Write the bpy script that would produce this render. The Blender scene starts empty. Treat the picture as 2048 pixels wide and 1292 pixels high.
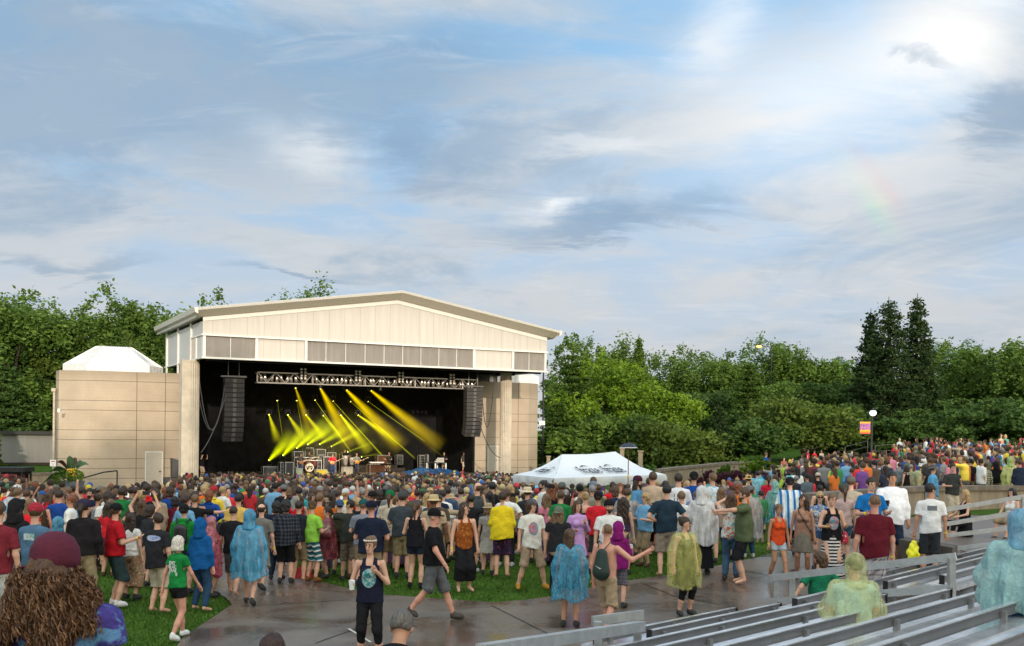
import bpy, math, random
import numpy as np
from mathutils import Vector, Matrix, noise as mnoise
rng = random.Random(11)
nrng = np.random.RandomState(5)
S = bpy.context.scene
COL = S.collection
# ---------------------------------------------------------------- camera
EYE = 3.2; FPX = 2000.0; PU, PV = 1024.0, 855.0; ROLL = math.radians(0.6)
cd = bpy.data.cameras.new('camera'); cam = bpy.data.objects.new('camera', cd); COL.objects.link(cam)
cd.sensor_fit = 'HORIZONTAL'; cd.sensor_width = 36.0; cd.lens = FPX / 2048 * 36
cd.shift_x = 0.0; cd.shift_y = (PV - 646) / 2048
cd.clip_start = 0.1; cd.clip_end = 3000
cam.matrix_world = Matrix.Translation((0, 0, EYE)) @ Matrix.Rotation(math.radians(90), 4, 'X') @ Matrix.Rotation(ROLL, 4, 'Z')
S.camera = cam
S.view_settings.view_transform = 'Standard'; S.view_settings.look = 'None'
S.view_settings.gamma = 1; S.view_settings.exposure = 0.62
S.render.resolution_x = 1024; S.render.resolution_y = 646
try:
    S.cycles.use_denoising = True
    S.cycles.max_bounces = 6; S.cycles.volume_bounces = 0; S.cycles.transparent_max_bounces = 24
except Exception: pass
_c, _s = math.cos(ROLL), math.sin(ROLL)
def unroll(u, v):
    du, dv = u - PU, v - PV
    return du * _c + dv * _s, -du * _s + dv * _c
def P(u, v, Y):
    a, b = unroll(u, v)
    return Vector((a / FPX * Y, Y, EYE - b / FPX * Y))
def toline(X, Y, z):
    a = X / Y * FPX; b = (EYE - z) / Y * FPX
    return PU + a * _c - b * _s, PV + a * _s + b * _c
# ---------------------------------------------------------------- sun
SUN_EL = math.radians(12.5); SUN_AZ = math.radians(166)     # azimuth measured from +Y towards +X
sd = Vector((math.sin(SUN_AZ) * math.cos(SUN_EL), math.cos(SUN_AZ) * math.cos(SUN_EL), math.sin(SUN_EL)))
sl = bpy.data.lights.new('sun', 'SUN'); sl.energy = 2.3; sl.angle = math.radians(1.2); sl.color = (1.0, 0.85, 0.68)
so = bpy.data.objects.new('sun', sl); COL.objects.link(so)
so.rotation_euler = sd.to_track_quat('Z', 'Y').to_euler(); so.location = (20, -60, 40)
# ---------------------------------------------------------------- node helpers
class NT:
    def __init__(s, tree): s.t = tree; s.n = tree.nodes; s.l = tree.links
    def new(s, typ, **kw):
        nd = s.n.new(typ)
        for k, v in kw.items():
            if k.startswith('i_'):
                key = k[2:]
                nd.inputs[int(key) if key.isdigit() else key.replace('_', ' ')].default_value = v
            else: setattr(nd, k, v)
        return nd
    def link(s, a, b): s.l.new(a, b)
    def set(s, sock, v):
        if isinstance(v, bpy.types.NodeSocket): s.l.new(v, sock)
        else: sock.default_value = v
    def math(s, op, a, b=0.0, c=0.0, clamp=False):
        nd = s.n.new('ShaderNodeMath'); nd.operation = op; nd.use_clamp = clamp
        s.set(nd.inputs[0], a); s.set(nd.inputs[1], b); s.set(nd.inputs[2], c); return nd.outputs[0]
    def mix(s, f, a, b, blend='MIX'):
        nd = s.n.new('ShaderNodeMix'); nd.data_type = 'RGBA'; nd.blend_type = blend
        s.set(nd.inputs[0], f)
        for i, x in ((6, a), (7, b)):
            if isinstance(x, tuple) and len(x) == 3: x = (*x, 1)
            s.set(nd.inputs[i], x)
        return nd.outputs[2]
    def noise(s, vec, scale, detail=4, rough=0.55, dist=0.0):
        nd = s.n.new('ShaderNodeTexNoise'); nd.inputs['Scale'].default_value = scale
        nd.inputs['Detail'].default_value = detail; nd.inputs['Roughness'].default_value = rough
        nd.inputs['Distortion'].default_value = dist
        if vec is not None: s.l.new(vec, nd.inputs['Vector'])
        return nd.outputs['Fac']
    def ramp(s, f, a, b, lo=0.0, hi=1.0):
        nd = s.n.new('ShaderNodeMapRange'); nd.clamp = True; nd.interpolation_type = 'SMOOTHSTEP'
        s.set(nd.inputs[0], f); nd.inputs[1].default_value = a; nd.inputs[2].default_value = b
        nd.inputs[3].default_value = lo; nd.inputs[4].default_value = hi; return nd.outputs[0]
    def comb(s, x, y, z):
        nd = s.n.new('ShaderNodeCombineXYZ')
        s.set(nd.inputs[0], x); s.set(nd.inputs[1], y); s.set(nd.inputs[2], z); return nd.outputs[0]
# ---------------------------------------------------------------- world: evening sky, cloud decks by direction
world = bpy.data.worlds.new('World'); S.world = world; world.use_nodes = True
w = NT(world.node_tree); w.n.clear()
tc = w.new('ShaderNodeTexCoord'); sp = w.new('ShaderNodeSeparateXYZ'); w.link(tc.outputs['Generated'], sp.inputs[0])
dx, dy, dz = sp.outputs
az = w.math('ARCTAN2', dx, dy); el = w.math('ARCSINE', dz)
sky = w.new('ShaderNodeTexSky', sky_type='NISHITA', sun_disc=False, sun_elevation=SUN_EL, sun_rotation=SUN_AZ)
def AE(u, v):
    a, b = unroll(u, v); A = math.atan(a / FPX); return A, math.atan(-b / FPX * math.cos(A))
zc = w.math('MAXIMUM', dz, 0.03)
zz = w.math('ADD', zc, 0.14)
pv = w.comb(w.math('DIVIDE', dx, zz), w.math('DIVIDE', dy, zz), 0.0)
warp = w.noise(pv, 1.1, 5, 0.6)
n1 = w.noise(pv, 1.25, 8, 0.58, 0.5)
mp = w.new('ShaderNodeMapping'); mp.inputs['Location'].default_value = (3.1, 7.7, 0); mp.inputs['Scale'].default_value = (1.0, 0.8, 1)
w.link(pv, mp.inputs[0]); n2 = w.noise(mp.outputs[0], 0.95, 9, 0.62, 0.7)
mp3 = w.new('ShaderNodeMapping'); mp3.inputs['Scale'].default_value = (1.0, 2.2, 1); w.link(pv, mp3.inputs[0]); n3 = w.noise(mp3.outputs[0], 3.2, 8, 0.66, 0.9)
ws1 = w.math('MULTIPLY', w.math('SUBTRACT', n2, 0.5), 0.22)
ws2 = w.math('MULTIPLY', w.math('SUBTRACT', n1, 0.5), 0.14)
ws3 = w.math('MULTIPLY', w.math('SUBTRACT', n3, 0.5), 0.05)
azw = w.math('ADD', w.math('ADD', az, ws1), ws3)
elw = w.math('ADD', w.math('ADD', el, ws2), ws3)
def blob(u, v, su, sv, rot=0.0, pw=1.0):
    A, E = AE(u, v); c, s_ = math.cos(math.radians(rot)), math.sin(math.radians(rot))
    X = w.math('SUBTRACT', azw, A); Yn = w.math('SUBTRACT', elw, E)
    a = w.math('ADD', w.math('MULTIPLY', X, c), w.math('MULTIPLY', Yn, s_))
    b = w.math('ADD', w.math('MULTIPLY', X, -s_), w.math('MULTIPLY', Yn, c))
    a = w.math('DIVIDE', a, su / FPX); b = w.math('DIVIDE', b, sv / FPX)
    r = w.math('ADD', w.math('MULTIPLY', a, a), w.math('MULTIPLY', b, b))
    return w.math('POWER', 2.718, w.math('MULTIPLY', r, -pw))
def addall(l):
    r = l[0]
    for x in l[1:]: r = w.math('ADD', r, x)
    return r
BLUE = (0.27, 0.50, 0.76); PALE = (0.50, 0.56, 0.62); GREY = (0.24, 0.355, 0.49); DARK = (0.17, 0.27, 0.41); WHITE = (1.12, 1.08, 1.02)
lowel = w.ramp(el, 0.02, 0.30)
base = w.mix(w.ramp(n1, 0.40, 0.58), BLUE, PALE)
base = w.mix(w.math('MULTIPLY', w.ramp(el, 0.34, 0.06), 0.75), base, (0.545, 0.545, 0.565))
grey_m = w.math('ADD', w.math('MULTIPLY', w.ramp(n2, 0.47, 0.61), 0.85), addall([
    blob(150, 120, 520, 150), blob(700, 170, 300, 90, 12)]), clamp=True)
base = w.mix(w.math('MULTIPLY', grey_m, w.ramp(el, 0.05, 0.2, 0.30, 0.74)), base, GREY)
base = w.mix(w.math('MULTIPLY', w.ramp(n3, 0.50, 0.74), 0.22), base, (0.78, 0.76, 0.74))
bright = addall([w.math('MULTIPLY', blob(1600, 220, 260, 130), 0.72), w.math('MULTIPLY', blob(1890, 60, 150, 100), .95), w.math('MULTIPLY', blob(1400, 90, 70, 60), 0.5), w.math('MULTIPLY', blob(1600, 470, 500, 120), 0.12),
                 w.math('MULTIPLY', blob(1070, 430, 90, 22, 10), 0.8), w.math('MULTIPLY', blob(620, 290, 110, 40, -10), 0.5), w.math('MULTIPLY', blob(1200, 270, 110, 20, 0), 0.4)])
base = w.mix(w.math('MINIMUM', w.math('MULTIPLY', bright, 0.70), 0.95), base, WHITE)
darkb = addall([blob(2010, 215, 95, 60, 10), w.math('MULTIPLY', blob(1815, 120, 70, 24, -20), 0.6), w.math('MULTIPLY', blob(1180, 452, 290, 34, 4), 0.75),
                w.math('MULTIPLY', blob(860, 345, 260, 70, -6), 0.5), w.math('MULTIPLY', blob(130, 520, 170, 26, -6), 0.55), w.math('MULTIPLY', blob(600, 545, 150, 12), 0.7),
                w.math('MULTIPLY', blob(1750, 380, 330, 60), 0.25)])
darkb = w.ramp(w.math('ADD', darkb, w.math('MULTIPLY', w.math('SUBTRACT', n3, 0.5), 1.1)), 0.12, 0.80)
base = w.mix(w.math('MULTIPLY', darkb, 0.66), base, w.mix(0.35, DARK, GREY))
# faint rainbow: a ring 42 degrees round the point opposite the sun
dt = w.new('ShaderNodeVectorMath', operation='DOT_PRODUCT'); w.link(tc.outputs['Generated'], dt.inputs[0]); dt.inputs[1].default_value = (-sd.x, -sd.y, -sd.z)
ang = w.math('ARCCOSINE', dt.outputs['Value'])
rb = w.math('MULTIPLY', blob(1745, 385, 60, 70), 0.16)
for a0, colr in ((0.742, (1, .35, .3)), (0.731, (1, .95, .4)), (0.722, (.4, 1, .5))):
    q = w.math('DIVIDE', w.math('SUBTRACT', ang, a0), 0.007)
    g_ = w.math('MULTIPLY', w.math('POWER', 2.718, w.math('MULTIPLY', w.math('MULTIPLY', q, q), -1)), rb)
    base = w.mix(g_, base, colr)
# the brighter half of the sky is behind the camera, round the sun
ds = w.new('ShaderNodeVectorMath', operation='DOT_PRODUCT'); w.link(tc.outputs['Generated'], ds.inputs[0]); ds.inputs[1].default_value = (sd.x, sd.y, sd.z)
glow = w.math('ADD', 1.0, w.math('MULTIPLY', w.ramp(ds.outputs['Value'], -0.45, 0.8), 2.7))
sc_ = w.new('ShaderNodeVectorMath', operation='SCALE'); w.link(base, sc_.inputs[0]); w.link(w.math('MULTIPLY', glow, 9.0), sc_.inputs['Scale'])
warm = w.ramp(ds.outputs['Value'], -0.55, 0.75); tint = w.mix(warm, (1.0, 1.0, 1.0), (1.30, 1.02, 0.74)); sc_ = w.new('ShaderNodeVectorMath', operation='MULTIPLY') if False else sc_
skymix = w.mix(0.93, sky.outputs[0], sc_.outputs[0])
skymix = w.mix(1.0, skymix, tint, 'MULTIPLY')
below = w.ramp(dz, -0.02, 0.0)
skymix = w.mix(below, (0.6, 0.7, 0.5), skymix)
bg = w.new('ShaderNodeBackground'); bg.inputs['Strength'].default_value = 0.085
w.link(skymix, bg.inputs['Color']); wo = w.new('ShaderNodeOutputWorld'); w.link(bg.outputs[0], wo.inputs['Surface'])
# ---------------------------------------------------------------- materials
MATS = {}
def L(h):
    h = h.lstrip('#'); r = [int(h[i:i + 2], 16) / 255 for i in (0, 2, 4)]
    return tuple(((x + 0.055) / 1.055) ** 2.4 if x > 0.04045 else x / 12.92 for x in r)
def mat(name, col=(0.5, 0.5, 0.5), rough=0.8, metal=0.0, var=0.12, vscale=6.0, bump=0.0, bscale=30.0, spec=0.4, alpha=1.0,
        extra=None, coord='Object', emis=None, trans=0.0):
    if name in MATS: return MATS[name]
    m = bpy.data.materials.new(name); m.use_nodes = True; MATS[name] = m
    t = NT(m.node_tree); b = t.n['Principled BSDF']
    tcn = t.new('ShaderNodeTexCoord'); vec = tcn.outputs[coord]
    b.inputs['Roughness'].default_value = rough; b.inputs['Metallic'].default_value = metal
    b.inputs['Specular IOR Level'].default_value = spec; b.inputs['Alpha'].default_value = alpha
    b.inputs['Transmission Weight'].default_value = trans
    c = (*col, 1)
    if var > 0:
        f = t.noise(vec, vscale, 5, 0.6)
        c = t.mix(t.ramp(f, 0.3, 0.7), tuple(x * (1 - var) for x in col), tuple(min(1, x * (1 + var)) for x in col))
        t.link(c, b.inputs['Base Color'])
    else: b.inputs['Base Color'].default_value = c
    if bump > 0:
        bn = t.new('ShaderNodeBump'); bn.inputs['Strength'].default_value = bump; bn.inputs['Distance'].default_value = 0.02
        t.link(t.noise(vec, bscale, 3), bn.inputs['Height']); t.link(bn.outputs[0], b.inputs['Normal'])
    if emis:
        b.inputs['Emission Color'].default_value = (*emis[0], 1); b.inputs['Emission Strength'].default_value = emis[1]
    if extra: extra(t, b, vec, c)
    return m
# ---------------------------------------------------------------- object helpers
WL = {}
def wloc(o): return WL.get(o.name, Vector((0, 0, 0)))
def thing(name, label, cat, loc=(0, 0, 0), rotz=0.0, group=None):
    o = bpy.data.objects.new(name, None); COL.objects.link(o); o.empty_display_size = 0.2
    o.location = loc; o.rotation_euler = (0, 0, rotz); o['label'] = label; o['category'] = cat
    if group: o['group'] = group
    WL[o.name] = Vector(loc); return o
def tag(o, label, cat, group=None, kind=None):
    o['label'] = label; o['category'] = cat
    if group: o['group'] = group
    if kind: o['kind'] = kind
    return o
def mesh_np(name, V, F, mats, mi=None, smooth=False):
    """V (n,3) array; F list/array of faces"""
    me = bpy.data.meshes.new(name)
    if isinstance(F, np.ndarray):
        n, k = F.shape
        me.vertices.add(len(V)); me.vertices.foreach_set('co', np.asarray(V, dtype=np.float32).ravel())
        me.loops.add(n * k); me.loops.foreach_set('vertex_index', F.astype(np.int32).ravel())
        me.polygons.add(n); me.polygons.foreach_set('loop_start', np.arange(0, n * k, k, dtype=np.int32))
        try: me.polygons.foreach_set('loop_total', np.full(n, k, dtype=np.int32))
        except Exception: pass
        me.update(calc_edges=True)
    else:
        me.from_pydata([tuple(v) for v in V], [], F)
    for m in (mats if isinstance(mats, (list, tuple)) else [mats]): me.materials.append(m)
    if mi is not None: me.polygons.foreach_set('material_index', np.asarray(mi, dtype=np.int32))
    if smooth: me.polygons.foreach_set('use_smooth', [True] * len(me.polygons))
    me.update(); return me
def link(name, me, parent=None, loc=(0, 0, 0)):
    o = bpy.data.objects.new(name, me); COL.objects.link(o); o.location = loc
    if parent: o.parent = parent
    WL[o.name] = (wloc(parent) if parent else Vector((0, 0, 0))) + Vector(loc)
    return o
class MB:
    def __init__(s): s.V = []; s.F = []; s.M = []; s.m = 0
    def mi(s, k): s.m = k; return s
    def add(s, V, F):
        n = len(s.V); s.V += [tuple(v) for v in V]; s.F += [tuple(i + n for i in f) for f in F]; s.M += [s.m] * len(F); return s
    def hexa(s, p): # p: 8 points, bottom 4 ccw then top 4 ccw
        return s.add(p, [(0, 3, 2, 1), (4, 5, 6, 7), (0, 1, 5, 4), (1, 2, 6, 5), (2, 3, 7, 6), (3, 0, 4, 7)])
    def box(s, c, size, rz=0.0):
        cx, cy, cz = c; a, b, h = size[0] / 2, size[1] / 2, size[2] / 2; co, si = math.cos(rz), math.sin(rz)
        p = []
        for z in (-h, h):
            for x, y in ((-a, -b), (a, -b), (a, b), (-a, b)): p.append((cx + x * co - y * si, cy + x * si + y * co, cz + z))
        return s.hexa(p)
    def beam(s, p, q, wd, ht, up=(0, 0, 1)):
        p, q, up = Vector(p), Vector(q), Vector(up); d = (q - p).normalized(); x = d.cross(up)
        if x.length < 1e-5: x = d.cross(Vector((1, 0, 0)))
        x.normalize(); y = x.cross(d).normalized(); x *= wd / 2; y *= ht / 2
        return s.hexa([p - x - y, p + x - y, q + x - y, q - x - y, p - x + y, p + x + y, q + x + y, q - x + y])
    def tube(s, pts, r, n=8, caps=True, flat=1.0):
        pts = [Vector(p) for p in pts]; m = len(pts); rs = r if isinstance(r, (list, tuple)) else [r] * m
        V = []; prev = None
        for i, p in enumerate(pts):
            d = (pts[min(i + 1, m - 1)] - pts[max(i - 1, 0)]).normalized()
            if prev is None:
                x = d.cross(Vector((0, 0, 1)))
                if x.length < 1e-4: x = d.cross(Vector((1, 0, 0)))
            else: x = prev - d * prev.dot(d)
            x.normalize(); prev = x; y = d.cross(x)
            for k in range(n):
                a = 2 * math.pi * k / n; V.append(p + x * (math.cos(a) * rs[i]) + y * (math.sin(a) * rs[i] * flat))
        F = []
        for i in range(m - 1):
            for k in range(n):
                a, b = i * n + k, i * n + (k + 1) % n; F.append((a, b, b + n, a + n))
        if caps: F += [tuple(range(n - 1, -1, -1)), tuple(range((m - 1) * n, m * n))]
        return s.add(V, F)
    def lathe(s, prof, c=(0, 0, 0), n=16, caps=True, sx=1.0, sy=1.0, flute=0.0, nf=0):
        V = []
        for r, z in prof:
            for k in range(n):
                a = 2 * math.pi * k / n; rr = r * (1 - flute * (0.5 + 0.5 * math.cos(a * nf))) if nf else r
                V.append((c[0] + rr * math.cos(a) * sx, c[1] + rr * math.sin(a) * sy, c[2] + z))
        m = len(prof); F = []
        for i in range(m - 1):
            for k in range(n):
                a, b = i * n + k, i * n + (k + 1) % n; F.append((a, b, b + n, a + n))
        if caps: F += [tuple(range(n - 1, -1, -1)), tuple(range((m - 1) * n, m * n))]
        return s.add(V, F)
    def ball(s, c, r, n=12, m=8):
        r = r if isinstance(r, (tuple, list)) else (r, r, r)
        pr = [(math.sin(math.pi * i / m), -math.cos(math.pi * i / m)) for i in range(m + 1)]; pr[0] = (0.02, -1); pr[-1] = (0.02, 1)
        V = []
        for a_, z in pr:
            for k in range(n):
                a = 2 * math.pi * k / n; V.append((c[0] + r[0] * a_ * math.cos(a), c[1] + r[1] * a_ * math.sin(a), c[2] + r[2] * z))
        F = []
        for i in range(m):
            for k in range(n):
                a, b = i * n + k, i * n + (k + 1) % n; F.append((a, b, b + n, a + n))
        F += [tuple(range(n - 1, -1, -1)), tuple(range(m * n, (m + 1) * n))]
        return s.add(V, F)
    def prism(s, poly, h, z0=0.0):   # poly xy list ccw
        n = len(poly); V = [(x, y, z0) for x, y in poly] + [(x, y, z0 + h) for x, y in poly]
        F = [tuple(range(n - 1, -1, -1)), tuple(range(n, 2 * n))] + [(i, (i + 1) % n, (i + 1) % n + n, i + n) for i in range(n)]
        return s.add(V, F)
    def build(s, name, mats, parent=None, smooth=False, local=False):
        V = np.array(s.V, dtype=float)
        if parent is not None:
            if not local: V = V - np.array(wloc(parent))
            loc = (0, 0, 0)
        else:
            loc = ((V[:, 0].min() + V[:, 0].max()) / 2, (V[:, 1].min() + V[:, 1].max()) / 2, V[:, 2].min())
            if local: loc = (0, 0, 0)
            V = V - np.array(loc)
        me = mesh_np(name, V, s.F, mats, s.M if isinstance(mats, (list, tuple)) and len(mats) > 1 else None, smooth)
        return link(name, me, parent, loc)
def text_part(txt, size, mat_, parent, M, name='lettering', depth=0.004, bold=0.0, align='CENTER', shear=0.0):
    cu = bpy.data.curves.new(name, 'FONT'); cu.body = txt; cu.size = size; cu.extrude = depth; cu.offset = bold; cu.shear = shear
    cu.align_x = align; cu.align_y = 'CENTER'; cu.resolution_u = 3
    to = bpy.data.objects.new('tmp', cu); COL.objects.link(to)
    dg = bpy.context.evaluated_depsgraph_get(); dg.update()
    me = bpy.data.meshes.new_from_object(to.evaluated_get(dg)); bpy.data.objects.remove(to); bpy.data.curves.remove(cu)
    me.materials.clear(); me.materials.append(mat_); me.transform(M); me.name = name
    return link(name, me, parent)
def frame_mat(o, x, y):   # matrix whose X,Y axes are x,y in the text plane, located at o
    x = Vector(x).normalized(); y = Vector(y); y = (y - x * y.dot(x)).normalized(); z = x.cross(y)
    return Matrix(((x.x, y.x, z.x, o[0]), (x.y, y.y, z.y, o[1]), (x.z, y.z, z.z, o[2]), (0, 0, 0, 1)))
def sst(x): x = min(1, max(0, x)); return x * x * (3 - 2 * x)
def gz(X, Y):
    b = -2.0 * min(1, max(0, (Y - 20) / 52))
    hi = sst((X / max(Y, 1) - 0.335) / 0.075)
    fy = min(1, max(0, (Y - 40) / 40))
    r = 0.5 + fy * (0.62 * hi - 0.48 * (1 - hi))
    k = max(0.0, Y - 20)
    wv = sst((X - 5 - k * 0.12) / (4 + k * 0.12))
    if Y < 16: wv *= sst((Y - 11) / 5)
    m = 0.3 * math.exp(-((X - 4) / 4.0) ** 2 - ((Y - 25) / 4.5) ** 2)
    z = b * (1 - wv) + r * wv + m * (1 - wv)
    if Y > 96: z += (Y - 96) * 0.05
    if X < -30: z += min(1.2, (-30 - X) * 0.1) * sst((Y - 40) / 25)
    return z
def G(u, v):      # pixel -> point on terrain
    a, b = unroll(u, v); lo, hi = 3.0, 140.0
    Y = lo
    prev = None
    for i in range(600):
        Y = 3.0 * (140 / 3.0) ** (i / 599)
        d = (EYE - b / FPX * Y) - gz(a / FPX * Y, Y)
        if d < 0: break
    return Vector((a / FPX * Y, Y, gz(a / FPX * Y, Y)))
# ================================================================ SETTING: ground
def ex_grass(t, b, vec, c):
    f2 = t.noise(vec, 1.3, 4); f3 = t.noise(vec, 60, 2, 0.7)
    c2 = t.mix(t.ramp(f2, 0.35, 0.7), (0.04, 0.088, 0.010), (0.075, 0.14, 0.018))
    c2 = t.mix(t.math('MULTIPLY', t.ramp(f3, 0.3, 0.75), 0.6), c2, (0.10, 0.19, 0.03)); t.link(c2, b.inputs['Base Color'])
    bn = t.new('ShaderNodeBump'); bn.inputs['Strength'].default_value = 1.0; bn.inputs['Distance'].default_value = 0.05
    t.link(f3, bn.inputs['Height']); t.link(bn.outputs[0], b.inputs['Normal'])
M_grass = mat('grass', (0.04, 0.1, 0.015), 0.95, extra=ex_grass, spec=0.1)
def ex_conc(t, b, vec, c):
    f = t.noise(vec, 0.55, 6, 0.6, 0.6); g = t.noise(vec, 9, 6, 0.65); h = t.noise(vec, 0.23, 3)
    base = t.mix(t.ramp(f, 0.35, 0.68), (0.092, 0.070, 0.054), (0.180, 0.145, 0.116))
    base = t.mix(t.math('MULTIPLY', t.ramp(g, 0.45, 0.7), 0.35), base, (0.075, 0.055, 0.042))
    t.link(base, b.inputs['Base Color'])
    t.link(t.math('ADD', t.ramp(f, 0.36, 0.60, 0.10, 0.38), t.math('MULTIPLY', g, 0.10)), b.inputs['Roughness'])
    bn = t.new('ShaderNodeBump'); bn.inputs['Strength'].default_value = 0.18; bn.inputs['Distance'].default_value = 0.012
    t.link(t.noise(vec, 22, 5), bn.inputs['Height']); t.link(bn.outputs[0], b.inputs['Normal'])
M_conc = mat('wet_concrete', (0.14, 0.11, 0.09), 0.3, extra=ex_conc, spec=0.5)
def ex_brick(t, b, vec, c):
    mp = t.new('ShaderNodeMapping'); mp.inputs['Rotation'].default_value = (0, 0, 0.6); t.link(vec, mp.inputs[0])
    br = t.new('ShaderNodeTexBrick'); br.inputs['Scale'].default_value = 4.5; t.link(mp.outputs[0], br.inputs['Vector'])
    br.inputs['Color1'].default_value = (0.16, 0.115, 0.09, 1); br.inputs['Color2'].default_value = (0.21, 0.17, 0.14, 1)
    br.inputs['Mortar'].default_value = (0.05, 0.04, 0.035, 1); br.inputs['Mortar Size'].default_value = 0.03
    t.link(br.outputs[0], b.inputs['Base Color'])
M_brick = mat('brick_paving', rough=0.45, extra=ex_brick)
# terrain grid, finer near the camera
xs = sorted(set([-400, -250, -160, -110, -80] + [round(-60 + i * 1.5, 2) for i in range(94)] + [100, 130, 180, 260, 400]))
ys = sorted(set([-120, -60, -20, 0] + [round(3 + i * 1.0, 2) for i in range(60)] + [round(64 + i * 2.5, 2) for i in range(26)] + [150, 180, 230, 320, 500, 900]))
def tz(x, y): return gz(x, max(y, 3)) - (0.9 if y < 12 else 0.0)
V = [(x, y, gz(x, min(max(y, 3), 140))) for y in ys for x in xs]; nx = len(xs)
F = [(j * nx + i, j * nx + i + 1, (j + 1) * nx + i + 1, (j + 1) * nx + i) for j in range(len(ys) - 1) for i in range(nx - 1)]
o = link('ground', mesh_np('ground', np.array(V), F, M_grass, smooth=True)); o['kind'] = 'structure'
def draped(name, poly, mt, dz=0.02, step=0.8, kind='structure'):
    """sheet over the terrain inside polygon poly (xy)"""
    import bmesh
    bm = bmesh.new(); vs = [bm.verts.new((x, y, 0)) for x, y in poly]; bm.faces.new(vs)
    x0, x1 = min(p[0] for p in poly), max(p[0] for p in poly); y0, y1 = min(p[1] for p in poly), max(p[1] for p in poly)
    for ax, a0, a1 in ((0, x0, x1), (1, y0, y1)):
        k = a0 + step
        while k < a1:
            co = (k, 0, 0) if ax == 0 else (0, k, 0); no = (1, 0, 0) if ax == 0 else (0, 1, 0)
            bmesh.ops.bisect_plane(bm, geom=bm.verts[:] + bm.edges[:] + bm.faces[:], plane_co=co, plane_no=no); k += step
    for v in bm.verts: v.co.z = gzt(v.co.x, v.co.y) + dz
    for f in bm.faces:
        f.smooth = True
        if f.normal.z < 0: f.normal_flip()
    bm.normal_update()
    for f in bm.faces:
        if f.normal.z < 0: f.normal_flip()
    me = bpy.data.meshes.new(name); bm.to_mesh(me); bm.free(); me.materials.append(mt)
    o = link(name, me); o['kind'] = kind; return o
import bisect
def gzt(x, y):   # the terrain mesh's own height (bilinear)
    i = min(max(bisect.bisect_right(xs, x) - 1, 0), nx - 2); j = min(max(bisect.bisect_right(ys, y) - 1, 0), len(ys) - 2)
    fx = (x - xs[i]) / (xs[i + 1] - xs[i]); fy = (y - ys[j]) / (ys[j + 1] - ys[j])
    z = lambda a, b: V_[b * nx + a][2]
    return (z(i, j) * (1 - fx) + z(i + 1, j) * fx) * (1 - fy) + (z(i, j + 1) * (1 - fx) + z(i + 1, j + 1) * fx) * fy
V_ = V
def gp(u, v): p = G(u, v); return (p.x, p.y)
patio_px = [(330, 1330), (367, 1279), (464, 1213), (452, 1200), (421, 1181), (430, 1140), (440, 1100), (500, 1075), (560, 1100), (600, 1150), (624, 1164), (668, 1174), (715, 1185), (773, 1194), (840, 1199), (912, 1203),
            (985, 1208), (1050, 1205), (1097, 1198), (1160, 1184), (1245, 1167), (1330, 1153), (1412, 1139), (1480, 1126), (1540, 1112), (1575, 1075), (1640, 1045), (1700, 1030)]
patio = [gp(*p) for p in patio_px]
patio = [(-6.0, 3.5), (-5.3, 9.0)] + patio[:] + [(10.6, 30.0), (14, 32.2), (30, 33), (30, 12), (12, 3.5)]
draped('patio', patio[::-1], M_conc, 0.03)
pav = [gp(1745, 1060), gp(1770, 1040), (11.2, 29.5), (14.5, 31.8), (21, 32.6), (26, 32.5), (24, 24), (15.5, 20.5), (10.2, 21.5)]
draped('paved_walk', pav[::-1], M_brick, 0.036)
path2 = [(-33, 58), (-24, 59), (-20, 62), (4, 78), (10, 82), (10, 84.5), (3.0, 82.5), (-22, 66.5), (-34, 66)]
draped('stage_apron', path2, mat('dry_concrete', (0.24, 0.2, 0.16), 0.7, var=0.2, vscale=2), 0.03, 2.5)
# joints cut in the patio: thin dark strips
M_joint = mat('joint', (0.03, 0.025, 0.02), 0.6)
for k, (a, b) in enumerate((((983, 1215), (1100, 1275)), ((1285, 1170), (1345, 1195)), ((1345, 1195), (1440, 1214)), ((630, 1292), (760, 1245)), ((480, 1219), (700, 1205)), ((1455, 1140), (1540, 1157)))):
    A, B = G(*a), G(*b); d = (B - A).normalized(); nrm = Vector((-d.y, d.x, 0)) * 0.012; mb = MB()
    N = 14; pts = [A.lerp(B, i / N) for i in range(N + 1)]; vv = []
    for p in pts:
        for s_ in (1, -1): q = p + nrm * s_; vv.append((q.x, q.y, gzt(q.x, q.y) + 0.036))
    mb.add(vv, [(2 * i, 2 * i + 1, 2 * i + 3, 2 * i + 2) for i in range(N)])
    o = mb.build('paving_joint', M_joint, None); o['kind'] = 'structure'
A, B = G(697, 1262), G(742, 1290); mb = MB(); d = (B - A).normalized(); nrm = Vector((-d.y, d.x, 0)) * 0.02
mb.add([(q.x, q.y, gzt(q.x, q.y) + 0.037) for q in (A - nrm, A + nrm, B + nrm, B - nrm)], [(0, 1, 2, 3)])
o = mb.build('painted_line', mat('line_paint', (0.5, 0.48, 0.42), 0.6), None); o['kind'] = 'structure'
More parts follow.
